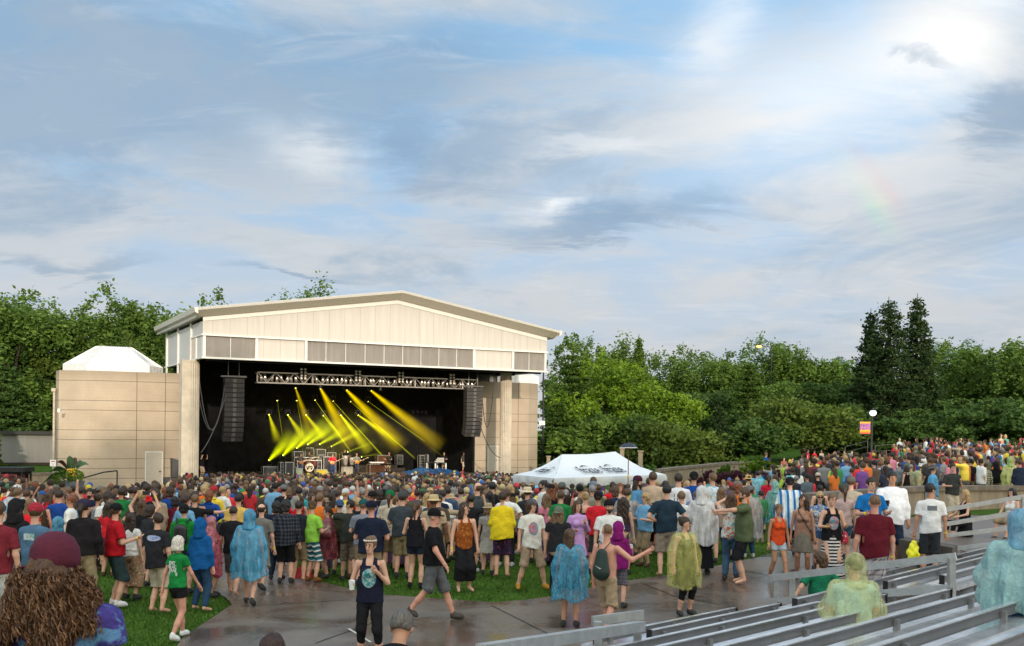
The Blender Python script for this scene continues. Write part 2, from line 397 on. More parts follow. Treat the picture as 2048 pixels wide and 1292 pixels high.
# grass blades on the near lawn
def in_poly(x, y, poly):
    c = False; j = len(poly) - 1
    for i in range(len(poly)):
        xi, yi = poly[i]; xj, yj = poly[j]
        if (yi > y) != (yj > y) and x < (xj - xi) * (y - yi) / (yj - yi) + xi: c = not c
        j = i
    return c
bv = []; bf = []; n_b = 0
while n_b < 60000:
    Y = 9 + 21 * rng.random() ** 1.3; X = Y * rng.uniform(-0.55, 0.30)
    if in_poly(X, Y, patio): continue
    z = gzt(X, Y); a = rng.uniform(0, 6.28); w_ = rng.uniform(0.008, 0.016); h = rng.uniform(0.02, 0.06); lx, ly = rng.uniform(-.04, .04), rng.uniform(-.04, .04)
    c_, s_ = math.cos(a) * w_, math.sin(a) * w_; k = len(bv)
    bv += [(X - c_, Y - s_, z), (X + c_, Y + s_, z), (X + lx, Y + ly, z + h)]; bf.append((k, k + 1, k + 2)); n_b += 1
def ex_blade(t, b, vec, c):
    f = t.noise(vec, 3.0, 3); f2 = t.noise(vec, 40, 2)
    cc = t.mix(t.ramp(f, 0.3, 0.7), (0.035, 0.085, 0.008), (0.075, 0.15, 0.015)); t.link(t.mix(t.math('MULTIPLY', f2, 0.6), cc, (0.1, 0.22, 0.03)), b.inputs['Base Color'])
go = link('grass', mesh_np('grass', np.array(bv), np.array(bf), mat('blade', rough=0.7, extra=ex_blade, spec=0.15)))
tag(go, 'short wet green lawn grass around the concrete patio', 'grass', kind='stuff')

# ================================================================ STAGE BUILDING
P1 = P(405, 718, 70.5); P2 = P(1093, 743, 84.0)
e3 = Vector((P2.x - P1.x, P2.y - P1.y, 0)); BW = e3.length; e3.normalize(); n3v = Vector((-e3.y, e3.x, 0)); ZB = (P1.z + P2.z) / 2
def B(a, l, z): return Vector((P1.x, P1.y, 0)) + e3 * a + n3v * l + Vector((0, 0, z))
def bbox(mb, a0, a1, l0, l1, z0, z1):
    return mb.hexa([B(a0, l0, z0), B(a1, l0, z0), B(a1, l1, z0), B(a0, l1, z0), B(a0, l0, z1), B(a1, l0, z1), B(a1, l1, z1), B(a0, l1, z1)])
def ucut(u, l, z=0):   # a such that B(a,l) projects to column u
    lo, hi = -40, 60
    for _ in range(60):
        m = (lo + hi) / 2; p = B(m, l, z)
        if toline(p.x, p.y, z)[0] < u: lo = m
        else: hi = m
    return (lo + hi) / 2
ZE = 10.5; ZP = 12.72; ZM = 9.55; ZF = -0.78; ZG = -2.05; DEP = 15.0; AP = ucut(795, 0, ZP)
bld = thing('stage_house', 'cream gabled open-air stage building with black interior and louvred front', 'stage building', B(BW / 2, 6, ZG))
def ex_panel(scale, a, b_, dark=0.10):
    def f(t, b, vec, c):
        dn = t.new('ShaderNodeVectorMath', operation='DOT_PRODUCT'); t.link(vec, dn.inputs[0]); dn.inputs[1].default_value = (e3.x, e3.y, 0)
        fr = t.math('FRACT', t.math('MULTIPLY', dn.outputs['Value'], 1 / scale))
        line = t.math('LESS_THAN', fr, 0.035)
        sp_ = t.new('ShaderNodeSeparateXYZ'); t.link(vec, sp_.inputs[0])
        st = t.noise(t.comb(t.math('MULTIPLY', dn.outputs['Value'], 3.0), t.math('MULTIPLY', sp_.outputs[2], 0.25), 0.0), 1.0, 4)
        cc = t.mix(t.ramp(st, 0.35, 0.75), a, b_); t.link(t.mix(t.math('MULTIPLY', line, 0.5), cc, tuple(x * 0.55 for x in a)), b.inputs['Base Color'])
    return f
M_cream = mat('cream_panel', rough=0.55, extra=ex_panel(1.22, (0.475, 0.445, 0.405), (0.525, 0.495, 0.455)), spec=0.3)
M_trim = mat('white_trim', (0.66, 0.64, 0.60), 0.5, var=0.05)
M_louv = mat('louvre', rough=0.55, extra=ex_panel(0.3, (0.42, 0.385, 0.35), (0.50, 0.465, 0.43)))
M_roofw = mat('roof_metal', (0.52, 0.50, 0.46), 0.45, var=0.06, metal=0.1)
M_soff = mat('soffit', (0.60, 0.54, 0.46), 0.6, var=0.06)
M_black = mat('black_drape', (0.012, 0.012, 0.013), 0.95, var=0.3, vscale=1.5, spec=0.1)
M_blackm = mat('black_steel', (0.02, 0.02, 0.022), 0.5, metal=0.4)
M_stage = mat('stage_floor', (0.10, 0.075, 0.06), 0.5, var=0.3, vscale=1.2)
# gable wall
mb = MB()
zs = lambda a: ZE + (ZP - ZE) * (a / AP if a < AP else (BW - a) / (BW - AP))
def gable(mb, l0, l1, zlow, inset=0):
    pts = [(0, zlow), (BW, zlow), (BW, ZE), (AP, ZP), (0, ZE)]
    V_a = [B(a, l0, z) for a, z in pts] + [B(a, l1, z) for a, z in pts]; n = 5
    mb.add(V_a, [(0, 1, 2, 3, 4), (9, 8, 7, 6, 5)] + [((i + 1) % n, i, i + n, (i + 1) % n + n) for i in range(n)])
gable(mb, 0.0, 0.3, ZM); mb.build('gable_wall', M_cream, bld)
mb = MB(); gable(mb, DEP - 0.3, DEP, ZB); mb.build('rear_wall', M_cream, bld)
# lower band: panels and louvres, proud frame
gaps = [0.12, ucut(513, 0, ZB), ucut(612, 0, ZB), ucut(948, 0, ZB), ucut(1026, 0, ZB), BW - 0.12]
kinds = ['L', 'P', 'L', 'P', 'L']
for k, (a0, a1) in enumerate(zip(gaps[:-1], gaps[1:])):
    if kinds[k] == 'L':
        mb = MB(); nsl = 22; bbox(mb, a0 + 0.1, a1 - 0.1, 0.24, 0.30, ZB + 0.1, ZM - 0.08)
        for i in range(nsl):
            z0 = ZB + 0.12 + (ZM - ZB - 0.24) * i / nsl; h = (ZM - ZB - 0.24) / nsl
            mb.hexa([B(a0 + .1, .10, z0), B(a1 - .1, .10, z0), B(a1 - .1, .22, z0 + h * .6), B(a0 + .1, .22, z0 + h * .6), B(a0 + .1, .10, z0 + h * .35), B(a1 - .1, .10, z0 + h * .35), B(a1 - .1, .22, z0 + h * .95), B(a0 + .1, .22, z0 + h * .95)])
        lv = mb.build('louvre_panel', M_louv, bld)
        mb = MB(); nm = max(2, int(round((a1 - a0) / 1.55)))
        for i in range(1, nm): a = a0 + (a1 - a0) * i / nm; bbox(mb, a - 0.02, a + 0.02, 0.06, 0.10, ZB + 0.1, ZM - 0.08)
        mb.build('mullion', M_trim, lv)
    else:
        mb = MB(); bbox(mb, a0 + .1, a1 - .1, 0.08, 0.3, ZB + .1, ZM - .08); mb.build('cream_panel', M_cream, bld)
mb = MB(); bbox(mb, -0.08, BW + 0.08, -0.10, 0.3, ZM - 0.08, ZM + 0.04); bbox(mb, -0.08, BW + 0.08, -0.10, 0.3, ZB - 0.02, ZB + 0.1)
for a in gaps: bbox(mb, a - 0.09, a + 0.09, -0.03, 0.28, ZB + 0.1, ZM - 0.08)
mb.build('frame', M_trim, bld)
# rake trim below the roof
mb = MB()
for a0, a1, z0, z1 in ((0, AP, ZE, ZP), (AP, BW, ZP, ZE)):
    mb.hexa([B(a0, -.06, z0 - .02), B(a1, -.06, z1 - .02), B(a1, .0, z1 - .02), B(a0, .0, z0 - .02), B(a0, -.06, z0 + .28), B(a1, -.06, z1 + .28), B(a1, .0, z1 + .28), B(a0, .0, z0 + .28)])
mb.build('rake_trim', M_trim, bld)
# roof slabs with a raked soffit at the front
OV = 1.15; EO = 0.55; RT = 0.86
for side in (0, 1):
    if side == 0: a0, a1, z0, z1 = -EO, AP, ZE - EO * (ZP - ZE) / AP, ZP
    else: a0, a1, z0, z1 = AP, BW + EO, ZP, ZE - EO * (ZP - ZE) / (BW - AP)
    mb = MB()
    # section along l: (l,z offset): bottom back, soffit start, front lip bottom, front lip top, top
    sec = [(DEP + .8, .27), (-.03, .27), (-.25, .30), (-OV, RT - .16), (-OV - .04, RT), (-OV + .1, RT + .05), (DEP + .8, RT + .05)]
    n = len(sec); V1 = [B(a0, l, z0 + dz_) for l, dz_ in sec] + [B(a1, l, z1 + dz_) for l, dz_ in sec]
    F1 = [tuple(range(n)), tuple(range(2 * n - 1, n - 1, -1))] + [((i + 1) % n, i, i + n, (i + 1) % n + n) for i in range(n)]
    mb.m = 0; mb.add(V1, F1)
    mb.M = [1 if 2 <= k - 2 - 0 <= 2 or k - 2 == 1 else 0 for k in range(len(F1))]
    mb.build('roof_slope', [M_roofw, M_soff], bld)
mb = MB(); nrib = 11
for i in range(nrib):
    l = 0.4 + i * DEP / (nrib - 1)
    for a0, a1, z0, z1 in ((-EO, AP, ZE - EO * (ZP - ZE) / AP, ZP), (AP, BW + EO, ZP, ZE - EO * (ZP - ZE) / (BW - AP))):
        mb.beam(B(a0, l, z0 + RT + .07), B(a1, l, z1 + RT + .07), 0.05, 0.06)
mb.build('standing_seam', M_roofw, bld)
mb = MB()
for a, sgn in ((-EO, -1), (BW + EO, 1)):
    zz_ = ZE - EO * (ZP - ZE) / AP
    mb.hexa([B(a + .0 * sgn, -OV, zz_ + .45), B(a + .22 * sgn, -OV, zz_ + .55), B(a + .22 * sgn, DEP + .8, zz_ + .55), B(a, DEP + .8, zz_ + .45), B(a, -OV, zz_ + .9), B(a + .28 * sgn, -OV, zz_ + .9), B(a + .28 * sgn, DEP + .8, zz_ + .9), B(a, DEP + .8, zz_ + .9)])
    mb.build('gutter', M_roofw, bld); mb = MB()
# side walls with pilasters
for a, sg in ((0.0, 1), (BW, -1)):
    mb = MB(); bbox(mb, min(a, a + .2 * sg), max(a, a + .2 * sg), 0.3, DEP - .3, ZB + 0.0, ZE); sw = mb.build('side_wall', mat('side_panel', (0.50, 0.50, 0.49), 0.5, var=0.06), bld)
    mb = MB()
    for l in (3.9, 9.0, 14.0): bbox(mb, min(a - .12 * sg, a), max(a - .12 * sg, a), l - .12, l + .12, ZB - .9 if l > 5 else ZB, ZE + .2)
    bbox(mb, min(a - .1 * sg, a - .001 * sg), max(a - .1 * sg, a - .001 * sg), 0.12, 3.78, ZM - .06, ZM + .04); bbox(mb, min(a - .08 * sg, a - .001 * sg), max(a - .08 * sg, a - .001 * sg), 0.12, DEP, ZB, ZB + .1); bbox(mb, min(a - .08 * sg, a - .001 * sg), max(a - .08 * sg, a - .001 * sg), 2.0, 2.14, ZB + .1, ZM - .06)
    mb.build('pilaster', M_trim, sw)
    mb = MB()
    for i in range(12): l0 = 2.3 + i * .125; bbox(mb, min(a - .05 * sg, a - .002 * sg), max(a - .05 * sg, a - .002 * sg), l0, l0 + .06, ZB + .12, ZM - .1)
    mb.build('louvre_panel', M_louv, sw)
# interior
AR = ucut(943, 6.0, -0.7)
mb = MB(); bbox(mb, 0.6, AR + 0.2, 13.6, 13.8, ZG, ZB + 1.6); mb.build('back_drape', M_black, bld)
mb = MB(); bbox(mb, 0.4, 0.6, 3.6, 13.6, ZG, ZB + 1.6); mb.build('side_drape', M_black, bld); mb = MB(); bbox(mb, AR, AR + 0.2, 5.8, 13.6, ZG, ZB + 1.6); mb.build('side_drape', M_black, bld)
mb = MB(); bbox(mb, 0.25, BW - .25, 0.35, 13.6, ZB + 1.2, ZB + 1.4); mb.build('ceiling', M_black, bld)
mb = MB(); bbox(mb, 0.3, BW - .3, 0.4, 0.6, ZB - .15, ZB + 1.2); bbox(mb, .3, BW - .3, 5.0, 5.15, ZB - .1, ZB + 1.2); mb.build('ceiling_beam', M_black, bld)
stg = MB(); bbox(stg, 0.65, AR - 0.05, 1.2, 13.55, ZF - .2, ZF); bbox(stg, AR - 0.05, BW - 2.5, 1.2, 7.5, ZF - .2, ZF)
bbox(stg, 0.7, BW - 2.6, 1.35, 1.5, ZG, ZF - .2); stg.build('stage_deck', M_stage, bld)
mb = MB(); bbox(mb, 15.5, 19.5, 11.5, 13.4, ZF, ZF + .5); bbox(mb, 15.0, 20.0, 10.9, 11.5, ZF, ZF + .25); mb.build('riser', M_stage, bld)
# columns
M_col = mat('column_stone', (0.47, 0.41, 0.33), 0.8, var=0.12, vscale=1.5, bump=0.2, bscale=20)
def column(u, l, r, zt, zb, lab, rect=0.0):
    a = ucut(u, l, 2.0); c = B(a, l, 0)
    t = thing('column', lab, 'column', (c.x, c.y, zb), group='fluted columns carrying the stage roof')
    mb = MB(); mb.lathe([(r, 0.25), (r, zt - zb - .15)], (c.x, c.y, zb), 80, flute=0.10, nf=20); mb.build('shaft', M_col, t, smooth=False)
    mb = MB(); mb.lathe([(r * 1.12, 0), (r * 1.12, .25)], (c.x, c.y, zb), 40); mb.build('base', M_col, t)
    mb = MB(); mb.lathe([(r * 1.02, zt - zb - .15), (r * 1.05, zt - zb - .004)], (c.x, c.y, zb), 40); mb.build('capital', M_col, t)
    if rect:
        mb = MB(); mb.box((c.x - e3.x * r * .85, c.y - e3.y * r * .85, (zb + zt) / 2), (.6, 1.0, zt - zb - .02), math.atan2(e3.y, e3.x)); mb.build('pier', M_col, t)
    return t
column(382, 2.6, 0.55, ZB - .02, ZG, 'left fluted concrete column with flat pier under the stage roof corner', 1)
column(1011, 3.0, 0.50, ZB - .02, ZG, 'right round fluted column standing in front of the pale side wing')
# wings
def ex_block(t, b, vec, c):
    sp_ = t.new('ShaderNodeSeparateXYZ'); t.link(vec, sp_.inputs[0]); z = sp_.outputs[2]
    n_ = t.noise(vec, 0.5, 5); n_2 = t.noise(vec, 7, 5)
    base = t.mix(t.ramp(n_, 0.3, 0.7), (0.37, 0.30, 0.225), (0.44, 0.36, 0.275)); base = t.mix(t.math('MULTIPLY', t.ramp(n_2, .4, .8), .25), base, (0.30, 0.24, 0.18))
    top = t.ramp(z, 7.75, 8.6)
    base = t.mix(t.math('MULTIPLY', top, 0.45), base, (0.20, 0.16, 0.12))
    ln = None
    for h in (7.9, 6.45, 5.75, 4.3, 3.6, 2.2, 1.5, 0.75):
        q = t.math('LESS_THAN', t.math('ABSOLUTE', t.math('SUBTRACT', z, h)), 0.022)
        ln = q if ln is None else t.math('MAXIMUM', ln, q)
    fine = t.math('LESS_THAN', t.math('FRACT', t.math('MULTIPLY', z, 4.2)), 0.08)
    base = t.mix(t.math('MULTIPLY', fine, 0.12), base, (0.15, 0.12, 0.09))
    t.link(t.mix(t.math('MULTIPLY', ln, 0.75), base, (0.10, 0.08, 0.06)), b.inputs['Base Color'])
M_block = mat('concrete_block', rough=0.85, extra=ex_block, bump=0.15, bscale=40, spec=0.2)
def wing(name, label, foot, ztop, zb, door, capc, capr, dlab):
    base = foot[0]; t = thing(name, label, 'side wing', (sum(p.x for p in foot) / len(foot), sum(p.y for p in foot) / len(foot), zb))
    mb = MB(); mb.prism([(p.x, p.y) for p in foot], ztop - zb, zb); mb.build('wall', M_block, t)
    mb = MB(); cx = sum(p.x for p in foot) / len(foot); cy = sum(p.y for p in foot) / len(foot)
    # vertical panel joints
    for p in foot[1:3]: pass
    # metal roof cap: elongated hexagon hip
    C0 = capc; rx, ry, h0, h1, tx = capr
    hexp = [(-rx, 0), (-rx * .62, -ry), (rx * .62, -ry), (rx, 0), (rx * .62, ry), (-rx * .62, ry)]
    def hp(k, s, z): q = hexp[k]; v = C0 + e3 * (q[0] * s) + n3v * (q[1] * s); return (v.x, v.y, z)
    Vh = [hp(k, 1, ztop) for k in range(6)] + [hp(k, 1, ztop + h0) for k in range(6)]
    def tp(k): q = hexp[k]; v = C0 + e3 * (q[0] * tx) + n3v * (q[1] * 0.18); return (v.x, v.y, ztop + h0 + h1)
    Vh += [tp(k) for k in range(6)]
    Fh = [(k, (k + 1) % 6, (k + 1) % 6 + 6, k + 6) for k in range(6)] + [(k + 6, (k + 1) % 6 + 6, (k + 1) % 6 + 12, k + 12) for k in range(6)] + [(12, 13, 14, 15, 16, 17)]
    mb.add(Vh, Fh); cp = mb.build('roof_cap', M_capm, t)
    mb = MB()
    for k in range(6):
        for j in range(0, 9):
            f_ = j / 9; a = Vector(Vh[k + 6]).lerp(Vector(Vh[(k + 1) % 6 + 6]), f_); b_ = Vector(Vh[k + 12]).lerp(Vector(Vh[(k + 1) % 6 + 12]), f_)
            mb.beam(a, b_, .05, .06); mb.beam(Vector((a.x, a.y, ztop)), a, .04, .04)
    mb.build('standing_seam', M_capm, cp)
    p, zlow, zhigh, wd = door
    mb = MB(); mb.box((p.x, p.y, (zlow + zhigh) / 2), (wd, .12, zhigh - zlow), math.atan2(e3.y, e3.x)); d = mb.build('door', mat('door_paint', (0.46, 0.41, 0.34), 0.5, var=.04), t); d['label'] = dlab
    mb = MB(); q = p + e3 * (wd * .38) - n3v * .1; mb.box((q.x, q.y, (zlow + zhigh) / 2 - .1), (.16, .06, .05), math.atan2(e3.y, e3.x)); mb.build('handle', M_blackm, d)
    mb = MB()
    for sx in (-1, 1): q = p + e3 * (sx * (wd / 2 + .04)) - n3v * .02; mb.box((q.x, q.y, (zlow + zhigh) / 2), (.07, .14, zhigh - zlow), math.atan2(e3.y, e3.x))
    q = p - n3v * .02; mb.box((q.x, q.y, zhigh + .04), (wd + .16, .14, .075), math.atan2(e3.y, e3.x)); mb.build('door_frame', M_trim, d)
    return t
M_capm = mat('cap_metal', (0.60, 0.61, 0.61), 0.4, metal=0.15, var=.05)
la = ucut(362, 6, 3); lb = ucut(178, 6, 3)
lc = ucut(117, 7.1, 3); LF = [B(la + 1, 6, 0), B(la + 1, 12, 0), B(lc + .6, 12, 0), B(lc - .1, 8.4, 0), B(lc, 7.1, 0), B(lb, 6, 0)]
LF = LF[::-1]
ld = ucut(308, 5.96, 0); dp = B(ld, 6.0, 0); zl = P(308, 975, dp.y).z; zh = P(308, 905, dp.y).z
wingL = wing('side_wing', 'beige concrete block wing left of the stage with white hipped cap', LF, 7.02, -1.6, (dp, zl, zh, 1.12), B(ucut(228, 9.2, 7), 9.2, 0), (3.55, 2.4, .55, 1.45, .36), 'pale steel door in the left wing')
ra = ucut(942, 8.5, 0); rb_ = ucut(1057, 8.5, 3)
RF = [B(ra - .2, 8.5, 0), B(rb_, 8.5, 0), B(rb_ + 1.6, 9.6, 0), B(rb_ + 1.7, 14, 0), B(ra - .2, 14, 0)]
rd = ucut(985, 8.46, 0); dp = B(rd, 8.5, 0); zl = P(985, 943, dp.y).z; zh = P(985, 893, dp.y).z
wingR = wing('side_wing', 'beige concrete block wing right of the stage behind the round column', RF, 7.35, -2.0, (dp, zl, zh, .95), B(ucut(1006, 11, 7), 11, 0), (3.9, 1.9, .75, .5, .6), 'pale steel door in the right wing')
# plinth steps of the left wing
M_stone = mat('plinth_stone', (0.22, 0.18, 0.14), 0.8, var=.2, vscale=1.5)
ps = thing('stone_steps', 'low brown concrete steps running along the foot of the left wing', 'steps', B(lb + 4, 4.6, ZG))
zp = P(250, 985, 72).z
mb = MB(); bbox(mb, lb + 1.6, la - .7, 4.2, 5.98, ZG, zp + .42); mb.build('upper_step', M_stone, ps)
mb = MB(); bbox(mb, lb + 0.2, la - .7, 3.2, 4.2, ZG, zp + .18); mb.build('lower_step', M_stone, ps)
mb = MB(); q0 = B(lb - 1.2, 4.8, zp + .2); q1 = B(lb + .9, 4.8, zp + .9); q2 = B(lb + 1.8, 4.8, zp + 1.0)
mb.tube([q0, q0 + Vector((0, 0, .65)), q1 + Vector((0, 0, .55)), q2 + Vector((0, 0, .55))], .05, 8)
mb.tube([q2 + Vector((0, 0, .55)), q2 - Vector((0, 0, .6))], .05, 8)
tag(mb.build('handrail', M_blackm), 'short dark handrail beside the steps of the left wing', 'handrail')
mb = MB(); q = B(lc - .25, 7.8, 0); mb.tube([(q.x, q.y, -1.4), (q.x, q.y, 5.5)], .09, 10); mb.box((q.x, q.y, 5.6), (.3, .3, .25))
mb.build('downpipe', mat('pipe', (.42, .36, .28), .5), wingL)
mb = MB(); q = P(118, 821, 71.0); mb.box(q, (.16, .14, .26)); mb.tube([q, q + Vector((0, .6, 0))], .03); mb.build('wall_lamp', M_trim, wingL)

mb = MB()
for u in (273, 330): a = ucut(u, 6, 3); bbox(mb, a - .018, a + .018, 5.985, 6.0, ZG + .5, 7.0); mb.build('panel_joint', mat('wing_joint', (.12, .095, .07), .9, var=0), wingL); mb = MB()  # dark strips for the vertical joints between wall panels
a = ucut(1036, 8.5, 3); bbox(mb, a - .018, a + .018, 8.485, 8.5, ZG + .5, 7.3); mb.build('panel_joint', MATS['wing_joint'], wingR)
# ================================================================ STAGE RIG
M_alu = mat('truss_aluminium', (0.36, 0.34, 0.32), 0.35, metal=0.6, var=.05)
M_can = mat('par_can_chrome', (0.80, 0.74, 0.68), 0.25, metal=0.8, var=.05)
M_lens = mat('lamp_glass', (0.75, 0.7, 0.6), 0.15, var=0)
def stp(u, l, z=None): z = ZF if z is None else z; return B(ucut(u, l, z), l, z)
TL = 3.6; ta0 = ucut(515, TL, 7); ta1 = ucut(956, TL, 7); q = B(ta0, TL, 0); zt_ = P(515, 745.5, q.y).z; zb_ = P(515, 767, q.y).z
q = B(ta1, TL, 0); zt2 = P(956, 758.5, q.y).z; zb2 = P(956, 776, q.y).z; zt_ = (zt_ + zt2) / 2; zb_ = (zb_ + zb2) / 2
tr = thing('lighting_truss', 'long silver box truss packed with lamps across the front of the stage', 'lighting truss', B((ta0 + ta1) / 2, TL, zb_))
mb = MB()
for l in (TL, TL + .7):
    for z in (zb_, zt_): mb.beam(B(ta0, l, z), B(ta1, l, z), .07, .07)
nb = 26
for i in range(nb + 1):
    a = ta0 + (ta1 - ta0) * i / nb
    if i % 6 in (0,): mb.beam(B(a, TL, zb_ + .03), B(a, TL, zt_ - .03), .09, .09)
    if i < nb:
        a2 = ta0 + (ta1 - ta0) * (i + 1) / nb
        p_, q_ = (zb_, zt_) if i % 2 else (zt_, zb_)
        for l in (TL, TL + .7): mb.beam(B(a, l, p_), B(a2, l, q_), .045, .045)
    mb.beam(B(a, TL + .03, zt_), B(a, TL + .67, zt_), .04, .04); mb.beam(B(a, TL + .03, zb_), B(a, TL + .67, zb_), .04, .04)
mb.build('frame', M_alu, tr)
mb0 = MB(); mb0.lathe([(.05, .62), (.10, .58), (.115, .3), (.12, 0), (.095, .02)], (0, 0, 0), 10); can = None
for i in range(46):
    a = ta0 + .35 + (ta1 - ta0 - .7) * (i + rng.uniform(-.25, .25)) / 45
    c = B(a, TL + .35, zb_ + .09)
    if can is None: can = mb0.build('par_can', M_can, tr, smooth=True, local=True); o = can
    else: o = can.copy(); COL.objects.link(o)
    o.location = c - wloc(tr); o.rotation_euler = (rng.uniform(-.25, .1), rng.uniform(-.15, .15), 0); o.scale = (1, 1, (zt_ - zb_) / .75)
for u in (605, 714, 800, 902):
    a = ucut(u, TL, 7); t = thing('blinder_lamp', 'cluster of eight round lamps on top of the truss, %s' % {605: 'above the drum kit side', 714: 'above the guitarists', 800: 'above the keyboards', 902: 'nearest the right speaker stack'}[u], 'blinder lamp', B(a, TL - .05, zt_ - .55), group='round lamp clusters on the truss')
    mb = MB(); c = B(a, TL - .1, 0)
    for k in range(2): bbox(mb, a - .27 + k * .3, a - .03 + k * .3, TL - .2, TL - .05, zt_ - .5, zt_ + .45)
    mb.build('housing', M_blackm, t)
    for k in range(8):
        mb = MB(); cc = B(a - .15 + (k % 2) * .3, TL - .23, zt_ - .38 + .235 * (k // 2)); mb.ball(cc, (.10, .07, .10), 10, 6); mb.build('lens', M_lens, t, smooth=True)
mb = MB()
for a in np.linspace(ta0 + 1, ta1 - 1, 7): mb.beam(B(a, TL + .35, zt_), B(a, TL + .35, ZB + 1.2), .03, .03)
mb.build('hoist_cable', M_blackm, tr)
# line arrays
M_cab = mat('speaker_grille', (0.035, 0.032, 0.032), 0.6, var=.2, vscale=3)
M_cabs = mat('speaker_centre', (0.10, 0.095, 0.09), 0.5, var=.3, vscale=12)
def line_array(u, l, v0, v1, label, sgn):
    q = B(ucut(u, l, 5), l, 0); z1 = P(u, v0, q.y).z; z0 = P(u, v1, q.y).z
    t = thing('line_array', label, 'speaker array', (q.x, q.y, z0), group='hanging speaker arrays'); N = 13; h = (z1 - z0) / N; y = 0; ang = 0; wid = 1.45
    pos = Vector((q.x, q.y, z1))
    for i in range(N):
        ang = 0.0 if i < 8 else (i - 7) * 0.085
        mb = MB(); up = (n3v * math.sin(ang) * -1 + Vector((0, 0, 1)) * math.cos(ang)); f = (-n3v * math.cos(ang) - Vector((0, 0, 1)) * math.sin(ang))
        c = pos - up * h * .5; X = e3 * wid / 2; U = up * h * .47; D = f * .32
        mb.hexa([c - X - U * .9 + D, c + X - U * .9 + D, c + X - U * .9 - D, c - X - U * .9 - D, c - X + U + D, c + X + U + D, c + X + U - D, c - X + U - D])
        mb.m = 1; c2 = c + f * .335; X2 = e3 * .13; mb.hexa([c2 - X2 - U * .8 + D * .04, c2 + X2 - U * .8 + D * .04, c2 + X2 - U * .8 - D * .04, c2 - X2 - U * .8 - D * .04, c2 - X2 + U * .8 + D * .04, c2 + X2 + U * .8 + D * .04, c2 + X2 + U * .8 - D * .04, c2 - X2 + U * .8 - D * .04])
        mb.build('speaker_cabinet', [M_cab, M_cabs], t); pos = pos - up * h
    mb = MB(); a0 = Vector((q.x, q.y, z1 + .15)); mb.beam(a0 - e3 * .95, a0 + e3 * .95, .12, .12)
    for k in (-.4, .4): mb.beam(a0 + e3 * k, a0 + e3 * k + Vector((0, 0, ZB + 1.0 - z1)), .05, .05)
    mb.build('flying_frame', mat('dark_alu', (.12, .12, .12), .4, metal=.5), t)
line_array(467, 3.2, 757, 882, 'black hanging speaker array at the left of the stage opening', 1)
line_array(946, 2.2, 776, 872, 'black curved speaker array hanging at the right end of the truss', -1)
def cable(pts, r=.03, label='', n=14, parent=None):
    a, b = Vector(pts[0]), Vector(pts[1]); sag = pts[2]; mb = MB()
    mb.tube([a.lerp(b, i / n) - Vector((0, 0, sag * 4 * (i / n) * (1 - i / n))) for i in range(n + 1)], r, 5)
    o = mb.build('cable', mat('cable_rubber', (.03, .03, .03), .6, var=0), None); tag(o, label, 'cable', 'slack cables hung beside the stage'); return o
def up_(u, v, l): q = B(ucut(u, l, 4), l, 0); return P(u, v, q.y)
M_gcab = mat('grey_cable', (.10, .10, .10), .6, var=0)
for a_, b_, s_, lb_ in ((up_(398, 755, 2.9), up_(450, 770, 2.9), 3.6, 'slack cable looping beside the left speaker array, longest loop'), (up_(402, 905, 2.9), up_(452, 790, 2.9), .5, 'thin cable running down from the left speaker array to the photographer'),
                    (up_(399, 800, 3.0), up_(446, 800, 3.0), 2.2, 'short slack cable loop left of the left speaker array'),
                    (up_(964, 790, 2.3), up_(989, 745, 2.3), 3.6, 'thick black cable looping from the right speaker array over the wing'), (up_(960, 850, 2.3), up_(1000, 915, 2.5), .6, 'black cable running from the right speaker array to the round column')):
    o = cable((a_, b_, s_), .035, lb_); o.data.materials[0] = M_gcab if 'left' in lb_ else o.data.materials[0]
# ---- moving lights; glowing cones put in for their light scattered in smoke
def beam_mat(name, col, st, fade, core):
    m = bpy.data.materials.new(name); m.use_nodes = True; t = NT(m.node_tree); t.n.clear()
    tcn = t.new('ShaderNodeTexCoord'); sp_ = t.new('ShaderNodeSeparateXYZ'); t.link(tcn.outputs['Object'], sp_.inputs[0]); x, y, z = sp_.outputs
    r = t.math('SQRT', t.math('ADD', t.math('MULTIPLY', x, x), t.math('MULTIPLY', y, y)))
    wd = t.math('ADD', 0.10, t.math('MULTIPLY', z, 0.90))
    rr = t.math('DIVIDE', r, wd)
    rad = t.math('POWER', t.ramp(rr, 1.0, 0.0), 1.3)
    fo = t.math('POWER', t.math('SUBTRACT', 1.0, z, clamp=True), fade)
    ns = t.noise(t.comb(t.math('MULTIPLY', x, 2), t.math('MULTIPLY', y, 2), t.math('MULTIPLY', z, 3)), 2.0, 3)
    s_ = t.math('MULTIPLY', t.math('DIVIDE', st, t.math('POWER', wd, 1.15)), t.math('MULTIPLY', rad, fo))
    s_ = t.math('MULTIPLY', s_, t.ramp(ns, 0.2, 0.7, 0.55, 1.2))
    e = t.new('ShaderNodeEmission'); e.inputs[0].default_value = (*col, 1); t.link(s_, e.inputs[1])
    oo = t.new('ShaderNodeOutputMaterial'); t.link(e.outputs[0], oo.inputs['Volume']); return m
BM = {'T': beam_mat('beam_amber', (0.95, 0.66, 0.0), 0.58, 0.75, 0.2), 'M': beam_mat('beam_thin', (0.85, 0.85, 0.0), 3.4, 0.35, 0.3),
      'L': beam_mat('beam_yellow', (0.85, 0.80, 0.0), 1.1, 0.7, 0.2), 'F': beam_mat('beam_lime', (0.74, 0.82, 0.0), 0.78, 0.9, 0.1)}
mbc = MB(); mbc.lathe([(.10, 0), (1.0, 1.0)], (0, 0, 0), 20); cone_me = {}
for k, m_ in BM.items(): cone_me[k] = mesh_np('beam_glow', np.array(mbc.V), mbc.F, m_)
